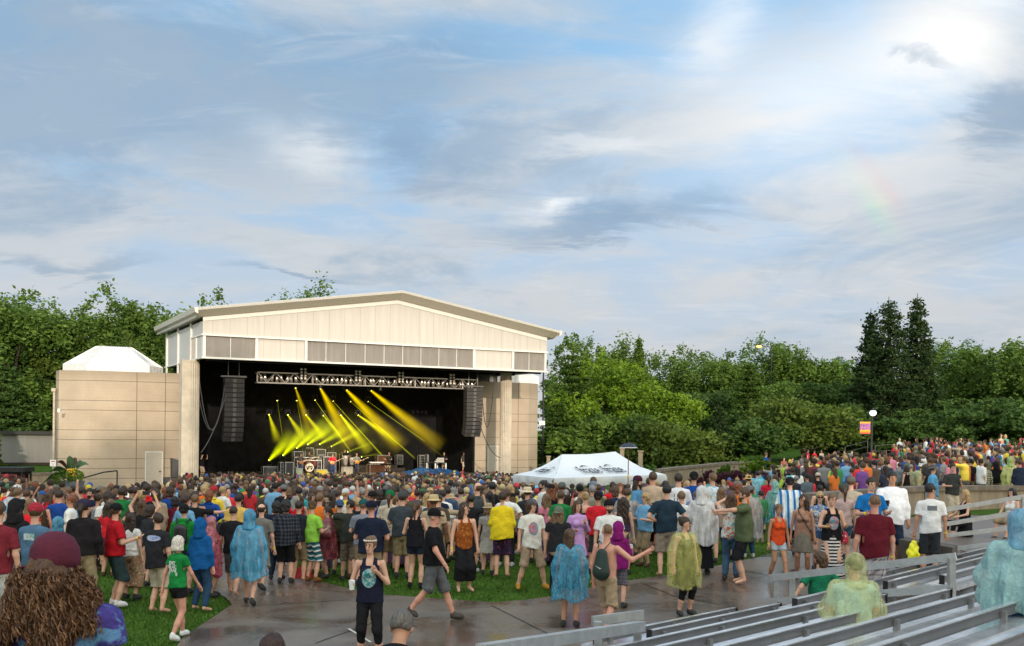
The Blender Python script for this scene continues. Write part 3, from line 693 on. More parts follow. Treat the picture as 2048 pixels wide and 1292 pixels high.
M_glow = {k: mat('lamp_lit_' + k, (1, .9, .3), .3, var=0, emis=((1, .85, .15) if k != 'F' else (.9, 1, .2), 2.5)) for k in BM}
beams = [('T', 591, 776, 624, 872, 36), ('T', 641, 777, 704, 895, 62), ('T', 693, 780, 806, 898, 64), ('T', 742, 781, 884, 896, 58),
         ('M', 554.5, 801, 565, 872, 3.5), ('M', 593.5, 801, 608, 880, 4), ('M', 630, 800, 702, 904, 7), ('M', 666, 802, 776, 924, 7), ('M', 701, 803, 830, 917, 6), ('M', 736, 803, 850, 883, 5),
         ('L', 538, 829, 556, 884, 30), ('L', 575.5, 829.6, 610, 880, 30), ('L', 612, 830, 652, 880, 30), ('L', 646.6, 831, 690, 884, 24), ('L', 681, 830, 740, 905, 40), ('L', 716, 830, 800, 888, 34),
         ('F', 538, 920.7, 590, 866, 60), ('F', 566, 910.7, 620, 852, 60), ('F', 593, 896, 660, 840, 56), ('F', 615, 889, 680, 845, 48), ('F', 639, 888.6, 702, 852, 42), ('F', 662.5, 893, 736, 854, 32),
         ('F', 695, 903.7, 752, 883, 16), ('F', 723, 913.6, 768, 906, 11), ('F', 886, 913, 858, 893, 5)]
rowname = {'T': 'highest row of amber lights under the truss', 'M': 'upper row of narrow yellow lights', 'L': 'middle row of yellow lights', 'F': 'row of floor lights throwing lime beams upward'}
cnt = {}; NN = {k: sum(1 for b in beams if b[0] == k) for k in BM}
ordn = ['first', 'second', 'third', 'fourth', 'fifth', 'sixth', 'seventh', 'eighth', 'ninth']
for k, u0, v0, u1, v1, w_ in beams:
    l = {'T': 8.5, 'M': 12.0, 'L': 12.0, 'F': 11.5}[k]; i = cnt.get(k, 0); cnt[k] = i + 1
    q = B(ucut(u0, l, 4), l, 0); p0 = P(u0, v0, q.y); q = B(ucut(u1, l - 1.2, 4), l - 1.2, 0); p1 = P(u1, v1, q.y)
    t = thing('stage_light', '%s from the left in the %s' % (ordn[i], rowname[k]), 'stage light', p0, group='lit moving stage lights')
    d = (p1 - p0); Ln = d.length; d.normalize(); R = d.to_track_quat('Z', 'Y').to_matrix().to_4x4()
    bo = link('beam_glow', cone_me[k], t); bo.matrix_local = R @ Matrix.Diagonal((w_ / 2 / FPX * q.y, w_ / 2 / FPX * q.y, Ln, 1))
    mb = MB(); mb.lathe([(.10, -.42), (.15, -.36), (.15, -.05), (.12, 0)], (0, 0, 0), 12); hd = mb.build('lamp_head', M_blackm, t, local=True); hd.matrix_local = R
    mb = MB(); mb.ball((0, 0, 0.01), (.065, .065, .03), 12, 6); ln = mb.build('lens', M_glow[k], hd, smooth=True, local=True)
    mb = MB(); s_ = 1 if k != 'F' else -1; mb.beam((-.2, 0, -.05), (-.2, 0, .35 * s_), .03, .08); mb.beam((.2, 0, -.05), (.2, 0, .35 * s_), .03, .08); mb.box((0, 0, .40 * s_), (.46, .3, .12))
    mb.build('yoke', M_blackm, t, local=True)
for u, vv in ((545, 808), (600, 815)): pass
# ---- backline
M_case = mat('case_black', (0.03, 0.03, 0.032), 0.5, var=.1); M_caseedge = mat('case_edge', (0.42, 0.41, 0.38), 0.35, metal=.5, var=0)
M_wood = mat('organ_wood', (0.16, 0.055, 0.02), 0.4, var=.2); M_white = mat('white_paint', (.75, .74, .72), .4, var=.03); M_yel = mat('yellow_amp', (.62, .45, .02), .5, var=.1)
def case(name, u, l, w_, h, d, label, cat='road case', z0=0.0, m=None, open_=False, rz=0.0):
    c = stp(u, l) + Vector((0, 0, z0)); t = thing(name, label, cat, c, math.atan2(e3.y, e3.x) + rz)
    mb = MB(); mb.box((0, 0, h / 2 + .06), (w_, d, h - .08)); mb.build('body', m or M_case, t, local=True)
    mb = MB()
    for x in (-w_ / 2, w_ / 2):
        for y in (-d / 2, d / 2): mb.box((x, y, h / 2 + .04), (.05, .05, h))
    for z in (.06, h + .03):
        for y in (-d / 2, d / 2): mb.box((0, y, z), (w_ - .05, .045, .045))
        for x in (-w_ / 2, w_ / 2): mb.box((x, 0, z), (.045, d - .05, .045))
    mb.build('edge_trim', M_caseedge, t, local=True)
    if open_:
        mb = MB()
        for i in range(5): mb.box((rng.uniform(-.1, .1), -d / 2 - .015, .18 + i * h / 6), (w_ * .7, .03, h / 12))
        mb.build('rack_unit', mat('rack_panel', (.2, .2, .19), .4, metal=.4), t, local=True)
    return t
case('road_case', 539, 7.5, 1.15, .60, .7, 'long low flight case with silver edges at far left of the band', open_=True)
case('amplifier_rack', 568, 7.0, .75, .95, .7, 'upright flight case with silver edges left of the bass player', open_=True)
case('guitar_amplifier', 577, 4.5, .60, 1.05, .5, 'tall black speaker box nearest the stage edge left of the bass player', 'amplifier')
case('guitar_amplifier', 597, 5.0, .50, .55, .4, 'pale green faced combo amplifier beside the bass player', 'amplifier', m=mat('pale_green', (.35, .42, .30), .6))
case('road_case', 595, 9.6, .75, 1.75, .6, 'tall dark case behind the bass player', open_=True)
case('road_case', 616, 12.2, .75, 1.1, .6, 'square edged case behind the drummer', z0=.9)
case('road_case', 640, 11.0, .75, 1.9, .6, 'tallest rack case right of the drum kit', open_=True)
case('road_case', 661, 11.5, .75, 1.6, .6, 'rack case behind the guitarist in red')
case('guitar_cabinet', 656, 8.0, .95, 1.35, .6, 'large black speaker cabinet behind the guitarist in red', 'amplifier')
case('guitar_amplifier', 641.5, 3.2, .85, .52, .45, 'yellow amplifier at the stage edge beside the guitarist in red', 'amplifier', m=M_yel)
case('guitar_amplifier', 694, 4.6, .78, .62, .45, 'cream fronted amplifier in front of the percussion drums', 'amplifier', m=mat('cream_tolex', (.5, .42, .3), .6))
case('organ', 752, 6.6, 1.35, .75, .7, 'reddish wooden organ in front of the keyboard player', 'organ', m=M_wood)
case('organ_speaker', 763, 9.6, .95, 1.15, .6, 'wooden organ speaker cabinet behind the keyboards', 'amplifier', z0=.25, m=M_wood)
case('road_case', 797.5, 12.0, .55, .85, .5, 'single dark rack between keyboards and blue tarp', z0=.5, open_=True)
for u, l, w_, h, lb_ in ((843, 11, .55, 1.35, 'tall open rack on the blue tarp'), (853, 9, .12, 1.45, 'narrow upright stand on the blue tarp')):
    case('equipment_rack', u, l, w_, h, .5, lb_, 'rack', open_=h < 1.4)
# tables on the tarp
for u, l, lb_ in ((862, 8.0, 'folding table with white legs on the blue tarp'), (879, 7.0, 'stack of silver cases on a low table on the blue tarp')):
    c = stp(u, l); t = thing('work_table', lb_, 'table', c, math.atan2(e3.y, e3.x))
    mb = MB(); mb.box((0, 0, .85), (1.1, .6, .06)); mb.build('table_top', M_case, t, local=True)
    for x in (-.5, .5):
        mb = MB(); mb.box((x, -.2, .41), (.10, .10, .82)); mb.build('leg', M_white, t, local=True)
    if 'stack' in lb_:
        mb = MB()
        for k in range(3): mb.box((0.05 * k, 0, .95 + .14 * k), (.8 - .1 * k, .45, .11))
        tag(mb.build('silver_cases', M_caseedge, None, local=True), 'three flat silver cases piled on the low table', 'cases').location = c; 
# blue tarp: crumpled sheet lying on stage
def crumple(name, poly_c, rx, ry, h, m_, label, cat, n=26, rot=0.0, seed=3):
    V_c = []; F_c = []
    for j in range(n + 1):
        for i in range(n + 1):
            x = (i / n * 2 - 1); y = (j / n * 2 - 1); e_ = max(0, 1 - max(abs(x), abs(y)) ** 3)
            z = h * e_ * (.35 + abs(mnoise.noise((x * 3 + seed, y * 3, .3))) * 1.4 + .4 * abs(mnoise.noise((x * 9, y * 9 + seed, 1)))) + .01
            X = x * rx * (1 + .15 * mnoise.noise((y * 3, seed, 0))); Y_ = y * ry * (1 + .15 * mnoise.noise((x * 3, seed, 5)))
            V_c.append((poly_c[0] + X * math.cos(rot) - Y_ * math.sin(rot), poly_c[1] + X * math.sin(rot) + Y_ * math.cos(rot), poly_c[2] + z))
    F_c = [(j * (n + 1) + i, j * (n + 1) + i + 1, (j + 1) * (n + 1) + i + 1, (j + 1) * (n + 1) + i) for j in range(n) for i in range(n)]
    mb = MB(); mb.add(V_c, F_c); return tag(mb.build(name, m_, None), label, cat)
tc_ = stp(864, 5.6); crumple('blue_tarp', tc_, 2.3, 1.9, .42, mat('tarp_blue', (.015, .07, .20), .45, var=.3), 'crumpled blue tarp spread over the right part of the stage', 'tarp', 34, math.atan2(e3.y, e3.x))
# drum kit
dk = stp(617, 7.2); dkt = thing('drum_kit', 'drum kit on a rack with white bass drum head lettered UM', 'drum kit', dk, math.atan2(e3.y, e3.x))
drz = Matrix.Rotation(math.radians(90), 4, 'X')
mb = MB(); mb.lathe([(.36, -.25), (.38, -.22), (.38, .22), (.36, .25)], (0, 0, 0), 28); kd = mb.build('bass_drum', mat('drum_shell', (.10, .03, .03), .3), dkt, local=True); kd.matrix_local = Matrix.Translation((0, 0, .55)) @ drz
mb = MB(); mb.lathe([(.35, .251), (.35, .262)], (0, 0, 0), 28); hd = mb.build('drum_head', mat('drum_white', (.62, .55, .42), .5, var=.04), kd, local=True)
text_part('um', .42, M_black, hd, Matrix.Translation((0, .06, .27)), depth=.003, bold=.012)
for x in (-.17, .17):
    mb = MB(); mb.lathe([(.07, .262), (.07, .27)], (x, -.12, 0), 14); mb.build('round_mark', M_black, hd, local=True)
for (x, y, z, r, h) in ((-.3, -.05, .95, .17, .22), (.12, -.05, .98, .18, .24), (.55, .25, .62, .24, .45), (-.65, .3, .72, .2, .3), (-.62, -.2, .85, .15, .2)):
    mb = MB(); mb.lathe([(r, 0), (r, h)], (x, y, z), 20); tm = mb.build('tom_drum', mat('drum_shell', (.1, .03, .03)), dkt, local=True)
    mb = MB(); mb.lathe([(r * .98, h + .002), (r * .98, h + .012)], (x, y, z), 20); mb.build('drum_head', mat('drum_white', (.6, .5, .4)), tm, local=True)
M_brass = mat('brass', (.62, .42, .14), .25, metal=.9, var=.05)
for (x, y, z, r) in ((-.85, .1, 1.35, .25), (-.45, .35, 1.5, .22), (.35, .35, 1.5, .22), (.8, .1, 1.4, .27), (1.0, .35, 1.15, .2)):
    mb = MB(); mb.lathe([(r, 0), (.06, .03), (.03, .05)], (x, y, z), 20); cy = mb.build('cymbal', M_brass, dkt, local=True)
    mb = MB(); mb.tube([(x, y, 0), (x, y, z)], .015, 6); mb.build('cymbal_stand', M_alu, cy, local=True)
mb = MB(); mb.tube([(-1.0, -.25, 0.02), (-1.0, -.25, 1.12), (1.0, -.25, 1.12), (1.0, -.25, .02)], .025, 8); mb.tube([(-1.0, .5, 1.35), (1.05, .5, 1.35)], .025, 8); mb.build('rack', M_white, dkt, local=True)
# percussion
pc = stp(701, 7.0); pct = thing('percussion_drums', 'set of silver timbales and tall congas beside the guitarist with orange guitar', 'drums', pc, math.atan2(e3.y, e3.x))
for (x, y, z, r, h) in ((-.45, 0, .85, .22, .75), (.1, .0, .85, .2, .6), (.5, .1, .8, .15, .5)):
    mb = MB(); mb.lathe([(r * .7, 0), (r, h * .7), (r, h)], (x, y, z - .1), 20); mb.build('drum', M_can, pct, local=True)
    mb = MB(); mb.tube([(x, y, 0), (x, y, z - .1)], .03, 6); mb.build('drum_stand', M_alu, pct, local=True)
for (x, y, z, r) in ((-.9, .2, 1.6, .24), (-1.15, .35, 1.45, .2), (-.6, .4, 1.75, .2)):
    mb = MB(); mb.lathe([(r, 0), (.06, .03), (.03, .05)], (x, y, z), 20); cy = mb.build('cymbal', M_brass, pct, local=True)
    mb = MB(); mb.tube([(x, y, 0), (x, y, z)], .015, 6); mb.build('cymbal_stand', M_alu, cy, local=True)
# keyboards
kc = stp(755, 6.0); kt = thing('keyboard', 'white keyboard lying across the wooden organ', 'keyboard', kc + Vector((-.1, 0, .9)), math.atan2(e3.y, e3.x))
mb = MB(); mb.box((0, 0, .06), (1.2, .36, .10)); mb.build('body', M_white, kt, local=True); mb = MB(); mb.box((0, -.06, .115), (1.1, .15, .012)); mb.build('keys', M_black, kt, local=True)
kc = stp(773, 5.2); kt = thing('piano_keyboard', 'black electric piano on a stand right of the organ', 'keyboard', kc, math.atan2(e3.y, e3.x) + .5)
mb = MB(); mb.box((0, 0, .82), (1.25, .35, .12)); mb.build('body', M_black, kt, local=True); mb = MB(); mb.beam((-.4, 0, .03), (.4, 0, .75), .04, .04); mb.beam((.4, .05, .03), (-.4, .05, .75), .04, .04); mb.build('stand', M_blackm, kt, local=True)
# microphone stands
for u, l, lb_ in ((618, 3.4, 'microphone stand in front of the bass drum'), (672, 3.6, 'microphone stand right of the guitarist in red'), (716, 3.8, 'microphone stand right of the guitarist with orange guitar'), (604, 3.6, 'microphone stand right of the bass player')):
    c = stp(u, l); t = thing('microphone_stand', lb_, 'microphone stand', c, group='microphone stands on the stage')
    mb = MB(); mb.lathe([(.14, 0), (.13, .02), (.02, .03), (.014, 1.25)], (0, 0, 0), 10); mb.tube([(0, 0, 1.25), (-.35, -.1, 1.5)], .012, 6); mb.build('stand', M_alu, t, local=True)
    mb = MB(); mb.ball((-.38, -.11, 1.52), .035, 8, 6); mb.build('microphone', M_blackm, t, local=True)
# side speaker by the left column; sub boxes
c = B(ucut(347, 3.6, -1), 3.6, ZG); t = thing('speaker_stack', 'black tilted speaker standing beside the left column', 'speaker', c, math.atan2(e3.y, e3.x))
mb = MB(); mb.box((0, 0, .7), (1.3, .9, 1.3)); mb.build('sub_cabinet', M_cab, t, local=True)
mb = MB(); mb.hexa([(-.15, -.4, 1.38), (.62, -.4, 1.38), (.62, .4, 1.38), (-.15, .4, 1.38), (-.15, -.3, 2.75), (.55, -.4, 2.55), (.55, .4, 2.55), (-.15, .5, 2.75)]); mb.build('top_cabinet', M_cab, t, local=True)
# warm spotlights of the band, hung in the truss
for u, lb_ in ((640, 'small warm spotlight hung under the truss over the drums'), (760, 'small warm spotlight hung under the truss over the keyboards')):
    a = ucut(u, TL, 7); pz = B(a, TL - .1, zb_ - .35); t = thing('spotlight', lb_, 'spotlight', pz)
    mb = MB(); mb.lathe([(.08, .3), (.12, .25), (.13, 0)], (0, 0, 0), 12); mb.build('housing', M_blackm, t, local=True)
    ld_ = bpy.data.lights.new('spotlight_lamp', 'SPOT'); ld_.energy = 2200; ld_.color = (1, .78, .5); ld_.spot_size = math.radians(62); ld_.spot_blend = .8; ld_.shadow_soft_size = .2
    lo_ = bpy.data.objects.new('lamp', ld_); COL.objects.link(lo_); lo_.parent = t; lo_.location = (0, 0, -.1)
    tgt = stp(u + 15, 6.0) - pz; lo_.rotation_euler = (-tgt).to_track_quat('Z', 'Y').to_euler()

# smoke over the band; its yellow light is put in as emission
sm = bpy.data.materials.new('smoke_glow'); sm.use_nodes = True; t_ = NT(sm.node_tree); t_.n.clear(); tcn = t_.new('ShaderNodeTexCoord'); ln_ = t_.new('ShaderNodeVectorMath', operation='LENGTH'); t_.link(tcn.outputs['Object'], ln_.inputs[0])
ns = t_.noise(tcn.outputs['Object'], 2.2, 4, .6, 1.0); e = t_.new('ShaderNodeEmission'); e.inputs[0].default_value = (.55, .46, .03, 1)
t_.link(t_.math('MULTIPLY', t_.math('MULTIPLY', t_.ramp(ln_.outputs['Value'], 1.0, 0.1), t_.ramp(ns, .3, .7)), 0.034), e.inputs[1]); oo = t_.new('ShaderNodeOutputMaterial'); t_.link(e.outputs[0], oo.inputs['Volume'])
mb = MB(); mb.ball((0, 0, 0), 1.0, 24, 14); so_ = link('smoke_glow', mesh_np('smoke_glow', np.array(mb.V), mb.F, sm)); c_ = B(ucut(680, 9.5, 3), 9.5, 2.3); so_.location = c_; so_.scale = (7.5, 3.4, 3.0); so_.rotation_euler.z = math.atan2(e3.y, e3.x)
tag(so_, 'thin smoke over the band with its yellow light put in as glow', 'smoke', kind='stuff')
# ================================================================ TREES
def ex_leaf(c1, c2, c3):
    def f(t, b, vec, c):
        g = t.new('ShaderNodeNewGeometry'); r = g.outputs['Random Per Island']
        n_ = t.noise(vec, 0.45, 3)
        cc = t.mix(t.ramp(n_, .35, .65), c1, c2); cc = t.mix(t.math('MULTIPLY', t.math('POWER', r, 2.0), .7), cc, c3)
        t.link(cc, b.inputs['Base Color'])
        out = t.n['Material Output']; tr_ = t.new('ShaderNodeBsdfTranslucent'); t.link(cc, tr_.inputs[0]); mx = t.new('ShaderNodeMixShader'); mx.inputs[0].default_value = .3
        t.link(b.outputs[0], mx.inputs[1]); t.link(tr_.outputs[0], mx.inputs[2]); t.link(mx.outputs[0], out.inputs[0])
    return f
LM = {'green': mat('leaf_green', rough=.6, spec=.2, extra=ex_leaf((.045, .095, .016), (.085, .15, .022), (.16, .24, .04))),
      'dark': mat('leaf_dark', rough=.6, spec=.2, extra=ex_leaf((.030, .068, .016), (.052, .10, .02), (.09, .15, .028))),
      'lime': mat('leaf_lime', rough=.6, spec=.2, extra=ex_leaf((.065, .135, .010), (.12, .205, .012), (.21, .30, .02))),
      'olive': mat('leaf_olive', rough=.6, spec=.2, extra=ex_leaf((.05, .08, .012), (.08, .125, .018), (.13, .17, .03))),
      'spruce': mat('leaf_spruce', rough=.7, spec=.15, extra=ex_leaf((.016, .038, .014), (.028, .054, .016), (.06, .085, .022))),
      'pine': mat('leaf_pine', rough=.7, spec=.15, extra=ex_leaf((.030, .065, .010), (.048, .095, .012), (.09, .14, .02))),
      'far': mat('leaf_hazed', rough=.7, spec=.15, extra=ex_leaf((.07, .13, .085), (.09, .16, .10), (.13, .20, .12))),  # paler, bluer leaves: distance haze put into the colour
      'red': mat('leaf_red', rough=.7, spec=.15, extra=ex_leaf((.05, .015, .025), (.07, .02, .03), (.10, .03, .05)))}
M_bark = mat('bark', (0.055, 0.042, 0.032), .9, var=.3, vscale=3, bump=.4, bscale=8)
def leaves(C, size, up=0.0, seed=0):
    """C (n,3) centres -> kite shaped cards"""
    r = np.random.RandomState(seed); n = len(C); s = size * (0.6 + 0.8 * r.rand(n, 1))
    a = r.randn(n, 3); a[:, 2] = a[:, 2] * .5 - .25; a /= np.linalg.norm(a, axis=1, keepdims=True); b = r.randn(n, 3); b[:, 2] += up
    b -= a * (a * b).sum(1, keepdims=True); b /= np.linalg.norm(b, axis=1, keepdims=True)
    V = np.stack([C - a * s * .5, C + b * s * .28 - a * s * .05, C + a * s * .55, C - b * s * .28 - a * s * .05], 1).reshape(-1, 3)
    return V, np.arange(4 * n).reshape(-1, 4)
def crown_pts(kind, seed, n):
    r = np.random.RandomState(seed); pts = []
    if kind == 'round':
        L_ = 26; cs = r.randn(L_, 3); cs /= np.linalg.norm(cs, axis=1, keepdims=True); cs *= (r.rand(L_, 1) ** .4) * .74; cs[:, 2] = cs[:, 2] * .9
        rad = .20 + .17 * r.rand(L_)
        for c, q in zip(cs, rad):
            m = int(n * q ** 2 / (rad ** 2).sum()); sub = r.randn(max(3, m // 45), 3); sub /= np.linalg.norm(sub, axis=1, keepdims=True); sub[:, 2] = np.abs(sub[:, 2]) * .9 - .25
            k = r.randint(0, len(sub), m); d = c + sub[k] * q * (0.75 + .3 * r.rand(m, 1)) + r.randn(m, 3) * q * .16; pts.append(d * 1.12)
        return np.concatenate(pts)
    if kind == 'wide':
        L_ = 30; a = r.rand(L_) * 6.28; rr = r.rand(L_) ** .5 * .8; z = .55 * np.sqrt(1 - rr ** 2) * (r.rand(L_) * 1.3 - .45)
        cs = np.stack([rr * np.cos(a), rr * np.sin(a), z], 1)
        for c in cs:
            m = n // L_; d = c + r.randn(m, 3) * np.array([.15, .15, .085]); pts.append(d)
        return np.concatenate(pts)
    if kind in ('spruce', 'pine'):     # unit height 0..1, radius at base 1
        lv = 26 if kind == 'spruce' else 15
        for i in range(lv):
            t = i / lv; z0 = .05 + .93 * t; R_ = (1 - t) ** .85 * (1 if kind == 'spruce' else .95) + .03; nb_ = int(9 + 6 * (1 - t))
            for k in range(nb_):
                a = r.rand() * 6.28; Rk = R_ * (0.7 + .45 * r.rand()); m = max(5, int(n * R_ / (lv * nb_) * 1.75)); s = r.rand(m) ** .7
                x = np.cos(a) * Rk * s; y = np.sin(a) * Rk * s; droop = (-.055 * s + .05 * s ** 3) if kind == 'spruce' else (.03 * s)
                z = z0 + droop * 1.1 + r.randn(m) * .006 - (.022 * r.rand(m) if kind == 'spruce' else 0)
                w_ = .09 * (1.05 - s) + .03; pts.append(np.stack([x + r.randn(m) * w_, y + r.randn(m) * w_, z], 1))
        return np.concatenate(pts)
CR = {}
def crown_mesh(kind, seed, n, size, mk, sc):
    key = (kind, seed, n, mk, round(size, 2), sc)
    if key not in CR:
        C = crown_pts(kind, seed, n) * np.array(sc); V, F = leaves(C, size, seed=seed); CR[key] = mesh_np('crown', V, F, LM[mk])
    return CR[key]
def tree(u, vtop, Y, wpx, kind, mk, label, name, group=None, n=11000, size=.42, vb=None, seed=None, cat='tree', low=.18, zb=None):
    X = unroll(u, vtop)[0] / FPX * Y; base = gzt(X, Y) if zb is None else zb; top = P(u, vtop, Y).z; H = top - base; R = wpx / 2 / FPX * Y * (1.30 if kind in ('round', 'wide') else 1.25)
    t = thing(name, label, cat, (X, Y, base), rng.uniform(0, 6.28), group); seed = rng.randint(0, 3) if seed is None else seed
    if kind in ('round', 'wide'):
        hz = H * (1 - low) / 2
        me = crown_mesh(kind, seed, n, size, mk, (1, 1, 1) if False else (round(R * 2) / 2, round(R * 2) / 2, round((hz if kind == 'round' else hz * 1.5) * 2) / 2))
        c = link('crown', me, t, (0, 0, H * low + hz * .98))
        mb = MB(); th = .05 * H * .35 + .12
        mb.tube([(0, 0, -.3), (.1, .05, H * .15), (.05, .1, H * .33), (0, 0, H * .5)], [th, th * .75, th * .5, th * .15], 8)
        rr = random.Random(seed)
        for k in range(7):
            a = k * .9 + rr.random(); z0 = H * (.12 + .04 * k); q = R * .5; mb.tube([(0.05, .05, z0), (math.cos(a) * q * .4, math.sin(a) * q * .4, z0 + H * .1), (math.cos(a) * q, math.sin(a) * q, z0 + H * .2)], [th * .45, th * .28, th * .08], 6)
        mb.build('trunk', M_bark, t, local=True)
    else:
        me = crown_mesh(kind, seed, n, size, mk, (round(R * 2) / 2, round(R * 2) / 2, round(H)))
        c = link('crown', me, t, (0, 0, H * .0)); c.scale = (1, 1, H / round(H))
        mb = MB(); mb.tube([(0, 0, -.3), (0, 0, H * .5), (0, 0, H * .97)], [.28, .16, .03], 8); mb.build('trunk', M_bark, t, local=True)
    return t
gL = 'tall trees behind the left wing'; gR = 'trees beyond the lawn'
T = [
 (-60, 496, 100, 210, 'round', 'green', 'tall green tree cut by the left edge of the photo', 'deciduous_tree', gL), (28, 484, 98, 170, 'round', 'green', 'tallest feathery tree at the far left', 'deciduous_tree', gL),
 (135, 504, 104, 190, 'round', 'green', 'round topped tree above the white hipped roof cap', 'deciduous_tree', gL), (245, 508, 108, 190, 'round', 'green', 'tall tree right of the round topped one, behind the left wing', 'deciduous_tree', gL),
 (318, 536, 106, 130, 'round', 'green', 'tree touching the left eave of the stage roof', 'deciduous_tree', gL), (388, 514, 114, 150, 'round', 'green', 'tree rising just behind the left slope of the stage roof', 'deciduous_tree', gL),
 (90, 655, 104, 190, 'round', 'olive', 'olive green tree lower in front of the left treeline', 'deciduous_tree', gL), (225, 660, 96, 160, 'round', 'olive', 'olive tree directly behind the white roof cap', 'deciduous_tree', gL),
 (20, 640, 100, 150, 'round', 'dark', 'dark tree under the tallest tree at the far left', 'deciduous_tree', gL), (100, 715, 98, 140, 'round', 'green', 'low green tree left of the wing wall', 'deciduous_tree', gL),
 (10, 720, 94, 190, 'spruce', 'dark', 'dark drooping conifer at the left edge above the grey fence', 'conifer_tree', gL), (-30, 800, 72, 70, 'pine', 'pine', 'pine branch tree cut by the left edge', 'conifer_tree', gL),
 (605, 526, 130, 150, 'round', 'green', 'lone treetop showing over the stage roof ridge', 'deciduous_tree', None),
 (1155, 640, 128, 140, 'round', 'green', 'dark green tree just right of the stage gable', 'deciduous_tree', gR), (1240, 656, 140, 90, 'wide', 'green', 'thin sparse tree between the gable tree and the pale conifer', 'deciduous_tree', gR),
 (1278, 660, 132, 60, 'spruce', 'green', 'small ragged conifer top poking above the lime trees', 'conifer_tree', gR),
 (1145, 700, 108, 170, 'pine', 'pine', 'yellowish feathery conifer beside the right wing', 'conifer_tree', gR), (1225, 683, 106, 190, 'round', 'lime', 'bright lime tree behind the white tent', 'deciduous_tree', gR),
 (1320, 735, 104, 210, 'round', 'lime', 'broad lime green tree right of the brightest one', 'deciduous_tree', gR), (1115, 800, 100, 120, 'pine', 'pine', 'low spreading conifer beside the wing corner', 'conifer_tree', gR),
 (1345, 830, 94, 180, 'wide', 'olive', 'low olive tree right of the raised umbrella', 'deciduous_tree', gR), (1200, 820, 97, 170, 'round', 'green', 'low green tree behind the tent ridge', 'deciduous_tree', gR), (1270, 800, 99, 160, 'round', 'dark', 'dark green tree behind the raised umbrella', 'deciduous_tree', gR),
 (1375, 654, 146, 150, 'round', 'green', 'first tree of the far row left of the street lamp', 'deciduous_tree', gR), (1460, 656, 142, 150, 'round', 'green', 'tree of the far row under the street lamp', 'deciduous_tree', gR),
 (1545, 654, 140, 160, 'round', 'green', 'tree of the far row right of the street lamp', 'deciduous_tree', gR), (1625, 652, 138, 150, 'round', 'green', 'tree of the far row next to the tall spruces', 'deciduous_tree', gR),
 (1420, 735, 124, 150, 'round', 'dark', 'dark tree between the lime trees and yellow conifer', 'deciduous_tree', gR), (1497, 722, 114, 110, 'pine', 'pine', 'yellow green conifer in the middle of the right treeline', 'conifer_tree', gR),
 (1580, 735, 122, 170, 'round', 'green', 'mid green tree between yellow conifer and spruces', 'deciduous_tree', gR), (1660, 730, 118, 130, 'round', 'dark', 'dark tree against the left spruce', 'deciduous_tree', gR),
 (1437, 805, 100, 70, 'spruce', 'spruce', 'small grey green spruce left of the round olive tree', 'conifer_tree', gR), (1480, 800, 103, 110, 'round', 'dark', 'dark shrubby tree beside the small spruce', 'deciduous_tree', gR),
 (1605, 785, 96, 200, 'wide', 'olive', 'dome shaped olive tree over the back terrace', 'deciduous_tree', gR), (1540, 835, 94, 120, 'wide', 'dark', 'dark low tree left under the dome shaped tree', 'deciduous_tree', gR),
 (1778, 584, 104, 150, 'spruce', 'spruce', 'tall dark spruce with twin top, left of the pair', 'spruce_tree', gR), (1835, 577, 106, 125, 'spruce', 'spruce', 'tallest dark spruce, right of the pair', 'spruce_tree', gR), (1742, 608, 108, 110, 'spruce', 'spruce', 'spruce leaning on the left of the tall pair', 'spruce_tree', gR),
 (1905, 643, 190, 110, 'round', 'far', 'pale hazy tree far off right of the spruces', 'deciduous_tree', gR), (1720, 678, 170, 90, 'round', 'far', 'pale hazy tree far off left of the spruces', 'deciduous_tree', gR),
 (1930, 666, 118, 150, 'round', 'green', 'green tree right of the spruce pair', 'deciduous_tree', gR), (2010, 644, 112, 170, 'round', 'green', 'tall green tree near the right edge', 'deciduous_tree', gR), (2095, 631, 105, 180, 'round', 'green', 'tree cut by the right edge of the photo', 'deciduous_tree', gR),
 (1965, 770, 98, 190, 'round', 'dark', 'dark tree behind the crowded raised lawn', 'deciduous_tree', gR), (1880, 800, 96, 170, 'round', 'dark', 'dark tree right of the lamp post with banner', 'deciduous_tree', gR), (2060, 790, 92, 180, 'round', 'dark', 'dark low tree at the right edge', 'deciduous_tree', gR),
 (1700, 800, 100, 150, 'spruce', 'dark', 'dark low conifer behind the lamp post', 'conifer_tree', gR), (1790, 830, 96, 140, 'round', 'dark', 'dark shrubby tree between lamp post and black shirted man', 'deciduous_tree', gR)]
for a in T:
    far = a[4] in ('spruce', 'pine')
    tree(*a, n=16000 if a[4] == 'spruce' else 12000, size=.34 if far else .40, low=.05)
# shrubs
for a in [(1507, 908, 58, 60, 'round', 'lime', 'bright green rounded shrub at the end of the low concrete wall', 'shrub'), (1453, 928, 56, 18, 'round', 'green', 'small dark shrub in front of the low concrete wall', 'shrub'),
          (1536, 925, 60, 40, 'round', 'green', 'green shrub behind the bright rounded one', 'shrub')]:
    tree(*a, None, n=2200, size=.16, cat='shrub', low=.0, zb=P(a[0], 962, a[2]).z)
for i, (u, Y) in enumerate(((1395, 50), (1425, 50), (1465, 51), (1490, 51), (1530, 50), (1560, 52))):
    tree(u, 946 - 5 * (i % 3), Y, 46, 'wide', 'red', 'purple leaved bush, %s along the foot of the low wall' % ordn[i], 'purple_bush', 'purple bushes below the low wall', n=1400, size=.15, cat='bush', low=0.0, zb=P(u, 985, Y).z)
